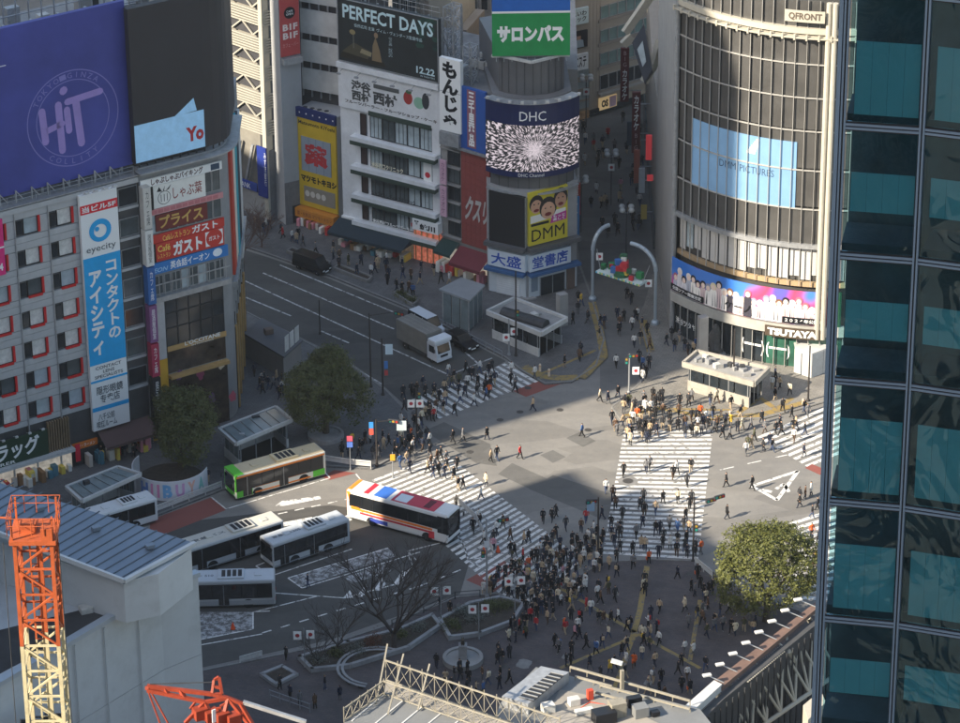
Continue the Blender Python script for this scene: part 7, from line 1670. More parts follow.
# red, white and blue coach
cb_, ns = bus('red, white and blue striped coach turning out of the terminal', (349, 520), (446, 546.5), 11.7, 2.5, 3.45, '#d8d8d6', 1, bands=[(1.38, 1.62, .03, .86, '#e07a2c'), (1.06, 1.28, .12, .86, '#c0303a'), (.5, .95, .22, .42, '#3a4a9a'), (.5, 1.3, .80, .88, '#d04048')], roof='#d6d6d4', coach=True, group='coaches', glass_low=1.75)
Lc_ = 11.7; x0 = -Lc_/2
for (f0, f1, c) in ((.0, .045, '#e08a2c'), (.15, .21, '#c8303c'), (.25, .39, '#3a6ab8'), (.42, .86, '#b8384a')): MB().box(x0+Lc_*f0+.15, x0+Lc_*f1, -1.12, 1.12, 3.49, 3.502).build('roof_stripe', C(c, 0.45), cb_, bevel=.004)
MB().box(x0+Lc_*.46, x0+Lc_*.58, -.9, .6, 3.503, 3.515).build('roof_placard', C('#cdd6dc'), cb_)
for k in range(4): MB().box(x0+Lc_*.74+.18*k, x0+Lc_*.74+.18*k+.1, -.8, .8, 3.503, 3.53).build('roof_vent', M_GASK, cb_)
MB().box(x0+Lc_*.89, x0+Lc_+.012, -1.262, 1.262, 1.25, 3.28).build('front_glazing', M_VGL, cb_, bevel=.12); MB().box(x0-.02, x0+.14, -1.2, 1.2, 1.0, 3.42).build('orange_tail', C('#e08a2c', 0.4), cb_, bevel=.06)
for s_ in (-1, 1): mb = MB(); mb.poly([(x0+.05, s_*1.264, 3.3), (x0+.5, s_*1.264, 1.6), (x0+1.9, s_*1.264, 1.3), (x0+2.1, s_*1.264, 1.5), (x0+.9, s_*1.264, 1.9), (x0+.45, s_*1.264, 3.3)][::s_]); mb.build('orange_swoosh', C('#e08a2c', 0.4), cb_)

def box_truck(label, a, b, L, W=2.2):
    A, B = G(*a), G(*b); d = B-A; ang = math.atan2(d.y, d.x); d.normalize(); n = Vector((-d.y, d.x, 0)); n = n if n.y > 0 else -n
    r = thing('box_truck', label, 'truck', (A+B)/2+n*W/2, ang); w = W/2; x0, x1 = -L/2, L/2
    bx = MB().box(x0, x1-1.75, -w, w, .85, 3.2).build('cargo_box', C('#77746e', 0.7, var=0.15), r, bevel=.03)
    for k in range(4): MB().box(x0+.03, x1-1.78, -w+.15+k*(W-.36)/3, -w+.21+k*(W-.36)/3, 3.2, 3.225).build('roof_seam', C('#8a8780'), bx)
    cab = MB(); pr = [(x1-1.7, .45), (x1, .45), (x1, 1.25), (x1-.28, 2.35), (x1-1.7, 2.4)]
    i = len(cab.v); cab.v += [(p[0], -w+.05, p[1]) for p in pr] + [(p[0], w-.05, p[1]) for p in pr]; m = len(pr)
    cab.f.append(tuple(range(m))); cab.f.append(tuple(reversed(range(m, 2*m))))
    for k in range(m): j = (k+1) % m; cab.f.append((j, k, m+k, m+j))
    cab.m = [0]*len(cab.f); cb = cab.build('cab', C('#c9ccd0', 0.35), r, bevel=.06)
    MB().poly([(x1-.03, -w+.25, 1.32), (x1-.03, w-.25, 1.32), (x1-.27, w-.28, 2.22), (x1-.27, -w+.28, 2.22)]).build('windscreen', M_VGL, cb, (.045, 0, .02))
    MB().box(x1-1.4, x1-.1, -w-.1, w+.1, 2.42, 2.95).build('wind_deflector', C('#d2d6da', 0.35), cb, bevel=.15)
    for s in (-1, 1):
        MB().box(x1-1.35, x1-.45, s*(w-.05)-.012, s*(w-.05)+.012, 1.35, 2.15).build('door_window', M_VGL, cb); MB().box(x1-.05, x1+.03, s*(w-.4)-.2, s*(w-.4)+.2, .65, .85).build('headlight', M_HEADL, cb)
        mb = MB(); mb.tube((x1-.3, s*(w-.05), 2.0), (x1-.1, s*(w+.2), 2.0), .02, n=5); mb.cbox((x1-.1, s*(w+.2), 1.6), .08, .16, .4); mb.build('wing_mirror', M_DKSTEEL, cb)
        for x in (x1-.95, x0+1.4): wheel(r, x, s*(w-.2), .42, .26, side=s)
        MB().box(x0+2.2, x1-2.0, s*(w-.08)-.03, s*(w-.08)+.03, .4, .75).build('side_guard', M_DKSTEEL, r)
    MB().box(x0+.1, x1-.3, -w+.35, w-.35, .5, .84).build('chassis', M_DKSTEEL, r); MB().box(x1-.02, x1+.05, -w+.05, w-.05, .4, .6).build('bumper', C('#c9ccd0'), cb); MB().box(x1+.0, x1+.04, -.5, .5, .85, 1.1).build('grille', M_GASK, cb)
    return r
box_truck('grey box truck with a white cab waiting at the crossing', (396, 344.5), (437, 366.5), 7.0)
def car(label, u, v, ang_px, col, L=4.4, W=1.75, H=1.5, van=False, name='car'):
    P = G(u, v); q = G(u+ang_px[0], v+ang_px[1]); ang = math.atan2(q.y-P.y, q.x-P.x)
    r = thing(name, label, 'van' if van else 'car', P, ang, 'cars in the side street'); w = W/2
    prof = [(-L/2, .35), (L/2, .35), (L/2, .75), (L/2-.25, .85), (L*.22, .98), (-L/2+.05, 1.0)] if not van else [(-L/2, .35), (L/2, .35), (L/2, .9), (L/2-.5, 1.1), (-L/2, 1.1)]
    cab = [(-L/2+.15, 1.0), (L*.20, .98), (L*.06, H), (-L*.36, H)] if not van else [(-L/2+.02, 1.1), (L/2-.55, 1.1), (L/2-1.15, H), (-L/2+.1, H)]
    def ext(p, w_, nm, m, bv):
        mb = MB(); k = len(p); mb.v = [(x, -w_, z) for x, z in p] + [(x, w_, z) for x, z in p]; mb.f = [tuple(range(k)), tuple(reversed(range(k, 2*k)))] + [((i+1) % k, i, k+i, k+(i+1) % k) for i in range(k)]; mb.m = [0]*len(mb.f); return mb.build(nm, m, r, bevel=bv)
    mc = C(col, 0.25, var=0.03); ext(prof, w, 'body', mc, .08); ext(cab, w-.09, 'cabin_glass', M_VGL, .05)
    xs = [c[0] for c in cab]; MB().box(cab[3][0]+.08, cab[2][0]-.05, -w+.16, w-.16, H-.03, H+.03).build('roof', mc, r, bevel=.02)
    for s in (-1, 1):
        for x in (L*.31, -L*.30): wheel(r, x, s*(w-.1), .32, .2, side=s)
        MB().box(L/2-.06, L/2+.02, s*(w-.32)-.16, s*(w-.32)+.16, .62, .76).build('headlight', M_HEADL, r); MB().box(-L/2-.02, -L/2+.04, s*(w-.28)-.14, s*(w-.28)+.14, .7, .86).build('tail_light', M_TAIL, r)
        MB().cbox((cab[1][0]-.15, s*(w+.08), .98), .12, .18, .14).build('wing_mirror', mc, r)
        for f in (.33, .66): x = cab[0][0]+(cab[1][0]-cab[0][0])*f; MB().box(x-.03, x+.03, s*(w-.085)-.01, s*(w-.085)+.01, 1.0, H-.08).build('door_pillar', mc, r)
    MB().box(L/2-.02, L/2+.025, -.3, .3, .42, .55).build('number_plate', M_LETW, r)
    return r
car('black saloon car waiting at the crossing beside the box truck', 461, 346, (41, 22), '#15161a')
car('black van parked by the planters in the upper street', 312, 270, (41, 14), '#17181c', 4.6, 1.75, 1.95, True, 'van')
car('white van almost hidden behind the box truck', 426, 331, (41, 22), '#c9cdd2', 4.6, 1.75, 2.1, True, 'van')

# ================================================================== TREES AND PLANTING
M_BARK = mat('bark', (0.07, 0.055, 0.042), 0.9, var=0.3, vscale=3, bump=0.4); M_TWIG = mat('twig', (0.065, 0.055, 0.05), 0.9, var=0.2)
def leaf_mat(name, c1, c2, tr=0.25):
    m = bpy.data.materials.new(name); m.use_nodes = True; N = m.node_tree.nodes; L = m.node_tree.links; b = N['Principled BSDF']
    g = N.new('ShaderNodeNewGeometry'); cr = N.new('ShaderNodeValToRGB'); e = cr.color_ramp.elements; e[0].color = (*c1, 1); e[1].color = (*c2, 1)
    L.new(g.outputs['Random Per Island'], cr.inputs[0]); L.new(cr.outputs[0], b.inputs['Base Color']); b.inputs['Roughness'].default_value = 0.5; b.inputs['Specular IOR Level'].default_value = 0.3
    out = N['Material Output']; t = N.new('ShaderNodeBsdfTranslucent'); L.new(cr.outputs[0], t.inputs[0]); mx = N.new('ShaderNodeMixShader'); mx.inputs[0].default_value = tr
    L.new(b.outputs[0], mx.inputs[1]); L.new(t.outputs[0], mx.inputs[2]); L.new(mx.outputs[0], out.inputs[0]); return m
M_LEAF = leaf_mat('camphor_leaf', (0.075, 0.088, 0.024), (0.15, 0.155, 0.042)); M_LEAFD = leaf_mat('dark_leaf', (0.06, 0.072, 0.026), (0.115, 0.125, 0.042)); M_LEAFR = leaf_mat('red_leaf', (0.10, 0.045, 0.03), (0.16, 0.07, 0.04)); M_LEAFP = leaf_mat('pale_leaf', (0.10, 0.11, 0.09), (0.22, 0.23, 0.20))
def crown_mesh(rx, ry, rz, nclump, nleaf, leaf, seed, m, rough=0.34):
    rr_ = random.Random(seed); V = []; F_ = []
    bumps = [(Vector((rr_.gauss(0, 1), rr_.gauss(0, 1), rr_.gauss(0, 1))).normalized(), rr_.uniform(-rough, rough*.7)) for _ in range(26)]
    for c in range(nclump):
        d = Vector((rr_.gauss(0, 1), rr_.gauss(0, 1), rr_.gauss(0, 1))).normalized()
        if d.z < -0.75: d.z *= -1
        k = 1.0 + sum(a*max(0, d.dot(b))**6 for b, a in bumps)
        rad = k*(rr_.uniform(.80, 1.0) if rr_.random() < .78 else rr_.uniform(.45, .8))
        ctr = Vector((d.x*rx*rad, d.y*ry*rad, d.z*rz*rad)); cs = rr_.uniform(.32, .62)
        nd = (d + Vector((0, 0, .5))).normalized()
        for i in range(nleaf):
            o = Vector((rr_.gauss(0, 1), rr_.gauss(0, 1), rr_.gauss(0, .7)))*cs*.55
            p = ctr + o; n = (nd + Vector((rr_.gauss(0, .6), rr_.gauss(0, .6), rr_.gauss(0, .6)))).normalized(); a = n.orthogonal().normalized(); a.rotate(Matrix.Rotation(rr_.uniform(0, 6.28), 3, n)); b = n.cross(a)
            s = leaf*rr_.uniform(.6, 1.25); i0 = len(V); V += [p-a*s*.9, p-b*s*.42, p+a*s*.9, p+b*s*.42]; F_.append((i0, i0+1, i0+2, i0+3))
    me = bpy.data.meshes.new('crown'); me.from_pydata(V, [], F_); me.update(); me.materials.append(m); return me
def limbs(mb, p, d, L, r, depth, rr_, spread=.5, up=.15, n=3, minr=.012):
    q = p + d*L; mid = p + d*(L*.5) + Vector((rr_.gauss(0, 1), rr_.gauss(0, 1), rr_.gauss(0, .4)))*L*.05
    mb.tube(p, mid, r, r*.85, 6, caps=False); mb.tube(mid, q, r*.85, r*.68, 6, caps=False)
    if depth == 0: return
    for i in range(n + (rr_.random() < .4)):
        nd = (d + Vector((rr_.gauss(0, spread), rr_.gauss(0, spread), rr_.gauss(0, spread*.6) + up))).normalized()
        limbs(mb, q if rr_.random() < .6 else mid, nd, L*rr_.uniform(.62, .85), max(minr, r*.60), depth-1, rr_, spread, up, n, minr)
def leafy_tree(label, u, v, zc, rx, rz, m, seed, ncl, lean=(0, 0)):
    b = G(u, v); b.z = gz(b.x, b.y); r = thing('leafy_tree', label, 'tree', b, 0, 'evergreen street trees'); rr_ = random.Random(seed)
    mb = MB(); mb.tube((0, 0, -.05), (0.1, 0, zc*.45), .38, .27, 10); 
    for k in range(6): a = k*1.05+rr_.random()*.4; limbs(mb, Vector((0.1, 0, zc*.4)), Vector((math.cos(a)*.6, math.sin(a)*.6, .7)).normalized(), zc*.34, .15, 2, rr_, .4, .1, 2, .03)
    mb.build('trunk', M_BARK, r); c = link('crown', crown_mesh(rx, rx*.95, rz, ncl, 24, .17, seed, m), r, (lean[0], lean[1], zc)); return r
leafy_tree('large round sunlit evergreen tree on the plaza corner', 766, 622, 6.2, 5.45, 4.7, M_LEAF, 3, 1000)
leafy_tree('dark evergreen tree between the bus stop and the upper street', 326, 436, 5.5, 4.5, 5.0, M_LEAFD, 5, 900)
leafy_tree('dark evergreen tree inside the curved white screen wall', 181, 474, 5.4, 3.9, 5.1, M_LEAFD, 8, 800)
def bare_tree(label, u, v, h, r0, depth, seed, m=None, spread=.42, n=3, name='bare_tree', up=.12):
    b = G(u, v); b.z = gz(b.x, b.y); r = thing(name, label, 'tree', b, 0, 'bare winter trees'); rr_ = random.Random(seed); mb = MB()
    mb.tube((0, 0, -.05), (0, 0, h*.16), r0, r0*.85, 8)
    for k in range(5): a = k*1.257+rr_.random()*.5; limbs(mb, Vector((0, 0, h*.15)), Vector((math.cos(a)*.62, math.sin(a)*.62, .9)).normalized(), h*.30, r0*.5, depth, rr_, spread, up, n)
    mb.build('branches', m or M_TWIG, r); return r
bare_tree('big bare winter tree spreading over the bus lane', 394, 652, 12.0, .30, 4, 21)
bare_tree('small bare tree beside the pair of flags near the plaza planter', 338, 655, 6.0, .12, 3, 22)
bare_tree('thin bare tree at the left end of the plaza planter', 318, 668, 4.5, .08, 3, 23)
bare_tree('reddish bare tree against the corner block by the upper street', 243, 262, 7.0, .14, 4, 24, mat('red_twig', (0.12, 0.07, 0.055), 0.9))
bare_tree('low reddish bare tree beside the louvred parking tower', 262, 248, 5.0, .10, 4, 25, mat('red_twig', (0.12, 0.07, 0.055), 0.9))
def shrub(label, u, v, rx, h, m, seed, name='shrub', group='plaza shrubs', zoff=0.0):
    b = G(u, v); b.z = gz(b.x, b.y)+zoff; r = thing(name, label, 'shrub', b, rnd.random()*6, group)
    link('foliage', crown_mesh(rx, rx*.8, h*.5, int(40*rx+20), 14, .10, seed, m, .3), r, (0, 0, h*.5)); mb = MB()
    for k in range(4): mb.tube((0, 0, -0.05), (math.cos(k*1.57)*rx*.4, math.sin(k*1.57)*rx*.4, h*.5), .03, .015, 5)
    mb.build('stems', M_TWIG, r); return r
# planting beds with white stone edging on the plaza's left side
M_STONE = mat('pale_stone', (0.27, 0.27, 0.27), 0.8, var=0.25, vscale=0.8, dirt=0.25); M_SOIL = mat('soil', (0.05, 0.04, 0.032), 0.95, var=0.4, vscale=2)
def bed(label, px, h=.45, w=.35):
    pts = [G(u, v, .13) for u, v in px]; o = sum(pts, Vector())/len(pts); o.z = .13
    r = thing('planting_bed', label, 'planter', o, 0, 'stone-edged planting beds'); q = [p-o for p in pts]
    MB().prism([tuple(p.xy) for p in q], .0, h*.7).build('soil', M_SOIL, r); mb = MB()
    for a, b in zip(q, q[1:]+q[:1]): d = (b-a).normalized()*(w*.5); mb.beam((a-d)+Vector((0, 0, h/2+.02)), (b+d)+Vector((0, 0, h/2+.02)), w, h)
    mb.build('stone_edging', M_STONE, r); return r
bed('long planting bed under the big bare tree', [(300, 660), (348, 645), (400, 632), (432, 618), (440, 628), (408, 650), (350, 668), (312, 672)])
bed('planting bed with a pale stone tip beside the flag pole', [(440, 622), (470, 606), (500, 600), (524, 606), (512, 624), (480, 636), (450, 640)])
bed('small square bed left of the plaza path', [(262, 676), (282, 668), (296, 676), (276, 686)], .3)
k_ = 0
words = ['leftmost', 'second', 'third', 'fourth', 'fifth', 'sixth', 'seventh', 'eighth', 'ninth', 'tenth', 'eleventh']
for i, (u, v, rx, h, m) in enumerate(((318, 664, .9, .8, M_LEAFP), (336, 657, .8, .7, M_LEAFD), (356, 654, 1.0, .8, M_LEAFP), (374, 648, 1.0, 1.1, M_LEAFR), (400, 640, .9, .8, M_LEAFD), (418, 632, .9, .7, M_LEAFP), (452, 630, 1.1, .9, M_LEAFD), (474, 622, 1.2, .9, M_LEAFP), (492, 612, 1.3, 1.0, M_LEAFD), (462, 616, .9, .8, M_LEAFP), (506, 610, .8, .7, M_LEAFD))):
    shrub(words[i] + ' shrub from the left in the plaza planting beds', u, v, rx, h, m, 40+i)
for i, (u, v) in enumerate(((305, 258), (318, 263), (402, 298), (411, 303))): shrub(['far left', 'second', 'third', 'last'][i] + ' low shrub in the roadside planter boxes of the upper street', u, v, .7, .5, M_LEAFD, 60+i, group='roadside shrubs')
def planter_box(label, px, h=.4):
    pts = [G(u, v, .13) for u, v in px]; o = sum(pts, Vector())/len(pts); o.z = .13; r = thing('planter_box', label, 'planter', o, 0, 'roadside planter boxes'); q = [p-o for p in pts]
    mb = MB()
    for a, b in zip(q, q[1:]+q[:1]): mb.beam(a+Vector((0, 0, h/2)), b+Vector((0, 0, h/2)), .22, h)
    mb.build('rim', M_KERB, r); MB().prism([tuple(p.xy) for p in q], 0, h*.6).build('soil', M_SOIL, r)
planter_box('roadside planter box near the parked black van', [(287, 253), (292, 250), (330, 264), (326, 268)]); planter_box('middle roadside planter box of the upper street', [(334, 270), (339, 267), (372, 279), (368, 283)]); planter_box('right-hand roadside planter box by the glass lift', [(394, 295), (399, 292), (418, 303), (413, 307)])

# ================================================================== STREET STRUCTURES
M_CLEAR = mat('clear_glass', (0.16, 0.20, 0.21), 0.1, spec=0.7, var=0.25, vscale=0.6)
def kiosk(label, px, z, base_px=None, roof_m=None, glass_roof=False, rim=.35, wall_h=1.0, clutter=0, cat='subway entrance', wm=None):
    """px: roof corners left, back, right, front (at height z)"""
    q = [G(u, v, z) for u, v in px]; o = sum(q, Vector())/4; gzv = gz(o.x, o.y); o.z = gzv; r = thing('subway_entrance', label, cat, o); q = [p-o for p in q]; z -= gzv
    wm = wm or M_WHITEM
    for p in q: p.z = 0
    c = Vector((0, 0, 0)); ins = [p*.86 for p in q]
    MB().prism([tuple(p.xy) for p in q], z-.35, z-.05).build('roof_slab', roof_m or M_CONC, r)
    mb = MB()
    for a, b in zip(q, q[1:]+q[:1]): mb.beam(a+Vector((0, 0, z-.02)), b+Vector((0, 0, z-.02)), .28, rim)
    mb.build('roof_rim', wm, r)
    for i, (a, b) in enumerate(zip(ins, ins[1:]+ins[:1])):
        for k in range(4): p = a.lerp(b, k/3*.94+.03); MB().tube((p.x, p.y, 0), (p.x, p.y, z-.36), .06, n=6).build('column', M_STEEL, r)
        if i == 2: continue              # open end
        mb = MB(); mb.beam(a+Vector((0, 0, wall_h/2)), b+Vector((0, 0, wall_h/2)), .22, wall_h); mb.build('low_wall', wm, r)
        for k in range(4): p, e = a.lerp(b, k/4+.01), a.lerp(b, (k+1)/4-.01); mb = MB(); mb.beam(p+Vector((0, 0, (wall_h+z-.4)/2)), e+Vector((0, 0, (wall_h+z-.4)/2)), .04, z-.4-wall_h); mb.build('glass_panel', M_GLASSD if not glass_roof else M_CLEAR, r)
    MB().prism([tuple((p*.97).xy) for p in ins], .01, .03).build('stair_well', M_GASK, r)
    if glass_roof:
        for k in range(6):
            f0, f1 = k/6+.01, (k+1)/6-.01; a0, a1 = q[0].lerp(q[1], f0)*.9, q[0].lerp(q[1], f1)*.9; b0, b1 = q[3].lerp(q[2], f0)*.9, q[3].lerp(q[2], f1)*.9
            MB().prism([tuple(a0.xy), tuple(a1.xy), tuple(b1.xy), tuple(b0.xy)], z+.02, z+.08).build('glass_roof_panel', M_CLEAR, r)
    rr_ = random.Random(int(px[0][0]))
    for k in range(clutter):
        p = (q[0].lerp(q[1], rr_.uniform(.15, .85))).lerp(q[3].lerp(q[2], rr_.uniform(.15, .85)), rr_.uniform(.12, .88)); MB().cbox((p.x, p.y, z-.045), rr_.uniform(.3, 1.0), rr_.uniform(.3, .8), rr_.uniform(.2, .6), rr_.random()).build('roof_plant', rr_.choice([M_AC, M_CONC, M_STEEL, M_DKSTEEL]), r, bevel=.02)
    return r
k1 = kiosk('glass-roofed subway entrance beside the green bus', [(219, 429), (276, 407), (292, 420), (236, 444)], 3.3, glass_roof=True, clutter=2)
k2 = kiosk('low subway entrance with a barrel vent in front of the bookshop', [(487, 312), (514, 299), (567, 319), (541, 334)], 3.2, rim=.55, clutter=4)
k3 = kiosk('sunlit concrete subway entrance in front of the curved glass building', [(683, 364), (697, 352), (769, 369), (754, 384)], 3.2, rim=.6, wall_h=1.2, clutter=14, wm=mat('pale_concrete', (0.34, 0.315, 0.27), 0.8, var=0.15, vscale=0.8, dirt=0.35))
k4 = kiosk('glass-roofed bus shelter beside the white minibus', [(66, 487), (118, 467), (141, 474), (82, 501)], 3.2, glass_roof=True, clutter=1, cat='bus shelter')
q = [G(u, v, 3.2) for u, v in ((503, 313), (546, 326))]; o = k2.location; a, b = (p-o for p in q); mb = MB(); mb.tube((a.x, a.y, 3.05), (b.x, b.y, 3.05), .75, n=12); mb.build('barrel_vent', M_DKSTEEL, k2)
p = G(562, 326); MB().cbox((p.x-o.x, p.y-o.y, 0), 1.1, .9, 3.9, .5).build('vent_pillar', M_CONC, k2, bevel=.03)
p = G(702, 362); o = k3.location; MB().cbox((p.x-o.x, p.y-o.y, 0), 1.0, .9, 5.4, .3).build('concrete_pillar', M_CONC, k3, bevel=.03)
# rock-like sculpture by the curved building
b = G(715, 353); b.z = gz(b.x, b.y); SC = thing('sculpture', 'dark figure-like stone sculpture before the curved glass building', 'sculpture', b)
rr_ = random.Random(4); mb = MB(); prof = [(.95, 0), (.9, .6), (.7, 1.3), (.75, 1.9), (.55, 2.6), (.35, 3.1), (.15, 3.4)]; mb.lathe([(r_*(1+rr_.uniform(-.1, .1)), z_) for r_, z_ in prof], (0, 0, 0), 11); mb.v = [(x*(1+.25*math.sin(z*2+x*3)), y*(1+.2*math.cos(z*2.3+y*2)), z) for x, y, z in mb.v]
mb.build('stone_body', mat('dark_stone', (0.09, 0.085, 0.08), 0.8, var=0.3, vscale=2, bump=0.5), SC); MB().cbox((0, 0, -.02), 2.2, 1.8, .2).build('plinth', M_CONC, SC)
# glass lift
base = [G(u, v, .13) for u, v in ((443, 322), (462, 312), (482, 318.5), (469, 332))]; o = sum(base, Vector())/4; LF = thing('glass_lift', 'free-standing glass lift kiosk beside the queue of vehicles', 'lift', o); q = [p-o for p in base]; hL = 3.9
for i, (a, b) in enumerate(zip(q, q[1:]+q[:1])):
    MB().tube(a, a+Vector((0, 0, hL)), .09, n=6).build('corner_post', M_STEEL, LF)
    for k in range(3): p, e = a.lerp(b, k/3+.02), a.lerp(b, (k+1)/3-.02); mb = MB(); mb.beam(p+Vector((0, 0, hL/2)), e+Vector((0, 0, hL/2)), .04, hL-.2); mb.build('glass_panel', M_CLEAR, LF); mb = MB(); mb.beam(e, e+Vector((0, 0, hL)), .06); mb.build('glazing_bar', M_WHITEM, LF)
MB().prism([tuple((p*1.18).xy) for p in q], hL, hL+.22).build('roof', mat('lift_roof', (0.33, 0.35, 0.36), 0.4, metal=.3, var=.1), LF); MB().prism([tuple((p*.35).xy) for p in q], .05, hL-.05).build('lift_car', M_DKSTEEL, LF)
# curved white screen wall with pastel letters
cW = G(171, 484); cW.z = gz(cW.x, cW.y); SW = thing('screen_wall', 'curved white screen wall with big pastel letters round the tree', 'wall', cW)
rw = 3.9; hW = 2.2; mb = MB(); N_ = 22; angs_ = [R(150 + 200*k/N_) for k in range(N_+1)]
for a0, a1 in zip(angs_[:-1], angs_[1:]):
    pn_ = MB().poly([(math.cos(a)*r_, math.sin(a)*r_, z) for a, r_, z in ((a0, rw, .02), (a1, rw, .02), (a1, rw, hW), (a0, rw, hW))]); pn_.poly([(math.cos(a)*r_, math.sin(a)*r_, z) for a, r_, z in ((a1, rw-.08, .02), (a0, rw-.08, .02), (a0, rw-.08, hW), (a1, rw-.08, hW))]); pn_.poly([(math.cos(a)*r_, math.sin(a)*r_, hW) for a, r_ in ((a0, rw), (a1, rw), (a1, rw-.08), (a0, rw-.08))]); pn_.build('wall_panel', C('#d6d6da', 0.6), SW)
for i, (ch, c) in enumerate((('H', '#6a8ed0'), ('I', '#d88ab8'), ('B', '#7ab0dc'), ('U', '#d0a0c8'), ('Y', '#e0b0a0'), ('A', '#8ac0b8'))):
    ca = R(232 + i*19); co, fs, asp = text_mesh(ch, .05); v = []
    for c_ in co: a = ca + (c_[0]-.5)*R(14); v.append((math.cos(a)*(rw+.012), math.sin(a)*(rw+.012), .35+c_[1]*1.5))
    me = bpy.data.meshes.new('lettering'); me.from_pydata(v, [], fs); me.materials.append(C(c)); link('lettering', me, SW)
MB().lathe([(rw-.5, 0), (rw-.5, .5)], (0, 0, 0), 24).build('planter_soil', M_SOIL, SW)
# round planter under the second tree
cP = G(326, 438); cP.z = gz(cP.x, cP.y); RP = thing('round_planter', 'round stone planter under the dark evergreen tree at the bus stop', 'planter', cP); MB().lathe([(1.9, 0), (1.9, .45), (1.6, .45), (1.6, .3)], (0, 0, 0), 24).build('stone_ring', M_STONE, RP)
# round seat on the plaza left, small monument pedestal
cP = G(376, 672); cP.z = .13; RP = thing('curved_bench', 'curved white bench at the left end of the plaza', 'bench', cP); mb = MB()
for rad in (3.0, 3.45):
    for k in range(14):
        a0, a1 = R(60+k*14), R(60+(k+1)*14); mb.prism([(math.cos(a)*r_, math.sin(a)*r_) for a, r_ in ((a0, rad), (a1, rad), (a1, rad+.25), (a0, rad+.25))], .4, .48)
mb.build('seat', M_STONE, RP)
for k in range(8): a = R(64+k*26); MB().cbox((math.cos(a)*3.3, math.sin(a)*3.3, 0), .12, .5, .4, a).build('leg', M_DKSTEEL, RP)
cP = G(463, 662); cP.z = .13; ME = thing('monument', 'round stone planter with a small dog statue on a pedestal', 'monument', cP); MB().lathe([(1.9, 0), (1.9, .5), (1.55, .5), (1.55, .35)], (0, 0, 0), 24).build('stone_ring', M_CONC, ME); MB().cbox((0, 0, .3), .8, .8, 1.5).build('pedestal', M_STONE, ME, bevel=.04)
mb = MB(); mb.tube((0, 0.15, 1.8), (0, -.12, 2.25), .2, .15, 10); mb.tube((0, -.12, 2.2), (0, -.2, 2.5), .13, .11, 10); mb.tube((0, -.2, 2.45), (0, -.42, 2.4), .09, .06, 8)
for s_ in (-.08, .08): mb.tube((s_, -.14, 2.15), (s_, -.2, 1.8), .05, .045, 6); mb.tube((s_*.9, -.16, 2.55), (s_*1.1, -.15, 2.68), .04, .01, 5)
mb.build('dog_statue', mat('bronze', (0.09, 0.07, 0.045), 0.45, metal=.6), ME)
# centre-street arch: two hooked pillars and the festive display hung between them
M_ARCH = mat('arch_metal', (0.36, 0.42, 0.47), 0.4, metal=.3, var=.08)
def hook(label, u, v, h, dx, lean):
    b = G(u, v); b.z = gz(b.x, b.y); r = thing('arch_pillar', label, 'pillar', b, 0, 'hooked pillars of the street arch'); mb = MB(); pts = [Vector((0, 0, 0)), Vector((0, 0, h*.72))]
    for k in range(1, 9): a = math.pi/2*k/8*1.15; pts.append(Vector((dx*(1-math.cos(a)), lean*(1-math.cos(a)), h*.72 + h*.28*math.sin(min(a, 1.57)))))
    mb.path(pts[:2], .18, 10); mb.build('pillar', M_ARCH, r); mb = MB(); mb.path(pts[1:], .24, 10); hk_ = mb.build('hook', M_ARCH, r); MB().lathe([(.45, 0), (.45, .3), (.28, .5)], (0, 0, 0), 12).build('foot', M_ARCH, r)
    return r, pts
r1, _p = hook('left hooked pillar of the shopping street arch', 592.5, 300, 8.6, 1.5, 1.2); r2, _p = hook('right hooked pillar of the shopping street arch beside the grey wall', 655, 325, 9.0, -2.2, 1.6)
for r_, t in ((r1, 'センター街'), (r2, 'SHIBUYA')):
    pass
def flag(parent, x, y, z, w=.75, h=.9, name='flag'):
    f = MB().box(x-w/2, x+w/2, y-.012, y+.012, z, z+h).build(name, M_LETW, parent); mb = MB(); mb.poly([(x+math.cos(k*.4488)*w*.27, y-.016, z+h/2+math.sin(k*.4488)*w*.27) for k in range(14)]); mb.build('red_disc', C('#a8323c'), f); return f
flag(r1, .75, -.1, 5.0); flag(r2, -.8, -.1, 4.6)
pd = (G(600, 268, 5.6) + G(643, 284, 5.6))/2
FD_ = thing('festive_display', 'red and green festive display with coloured boxes hung over the shopping street', 'decoration', (pd.x, pd.y, 5.4), R(-38))
MB().box(-3.0, 3.0, -.7, .7, 0, .25).build('platform', C('#c9d6d2'), FD_); rr_ = random.Random(11)
for k in range(24): x = -2.9+5.8*k/23; MB().box(x-.1, x+.1, -.74, -.7, .02, .23).build('platform_light', C(['#5fb0c8', '#e0e0d8', '#7ac080', '#d8c878'][k % 4]), FD_)
for k in range(34):
    x = rr_.gauss(0, 1.1); hmax = max(.5, 2.6-abs(x)*.9); s_ = rr_.uniform(.35, .75); z = .26 + rr_.random()*(hmax-.4)
    MB().cbox((x, rr_.uniform(-.45, .45), z), s_, s_*.8, s_, rr_.random()).build('gift_box', C(rr_.choice(['#b8303a', '#2f7a4a', '#c8c8c0', '#3a6aa8', '#c84848', '#2a5a3c', '#d8b850'])), FD_, bevel=.03)
MB().lathe([(.9, .3), (.7, 1.0), (.55, 1.0), (.5, 1.7), (.35, 1.7), (.05, 2.9)], (0, 0, 0), 12).build('cone_tree', C('#2a5a3c'), FD_)
for s_ in (-1, 1): MB().tube((s_*2.9, 0, .2), (s_*3.6, .3, 2.4), .04, n=5).build('hanger', M_STEEL, FD_)
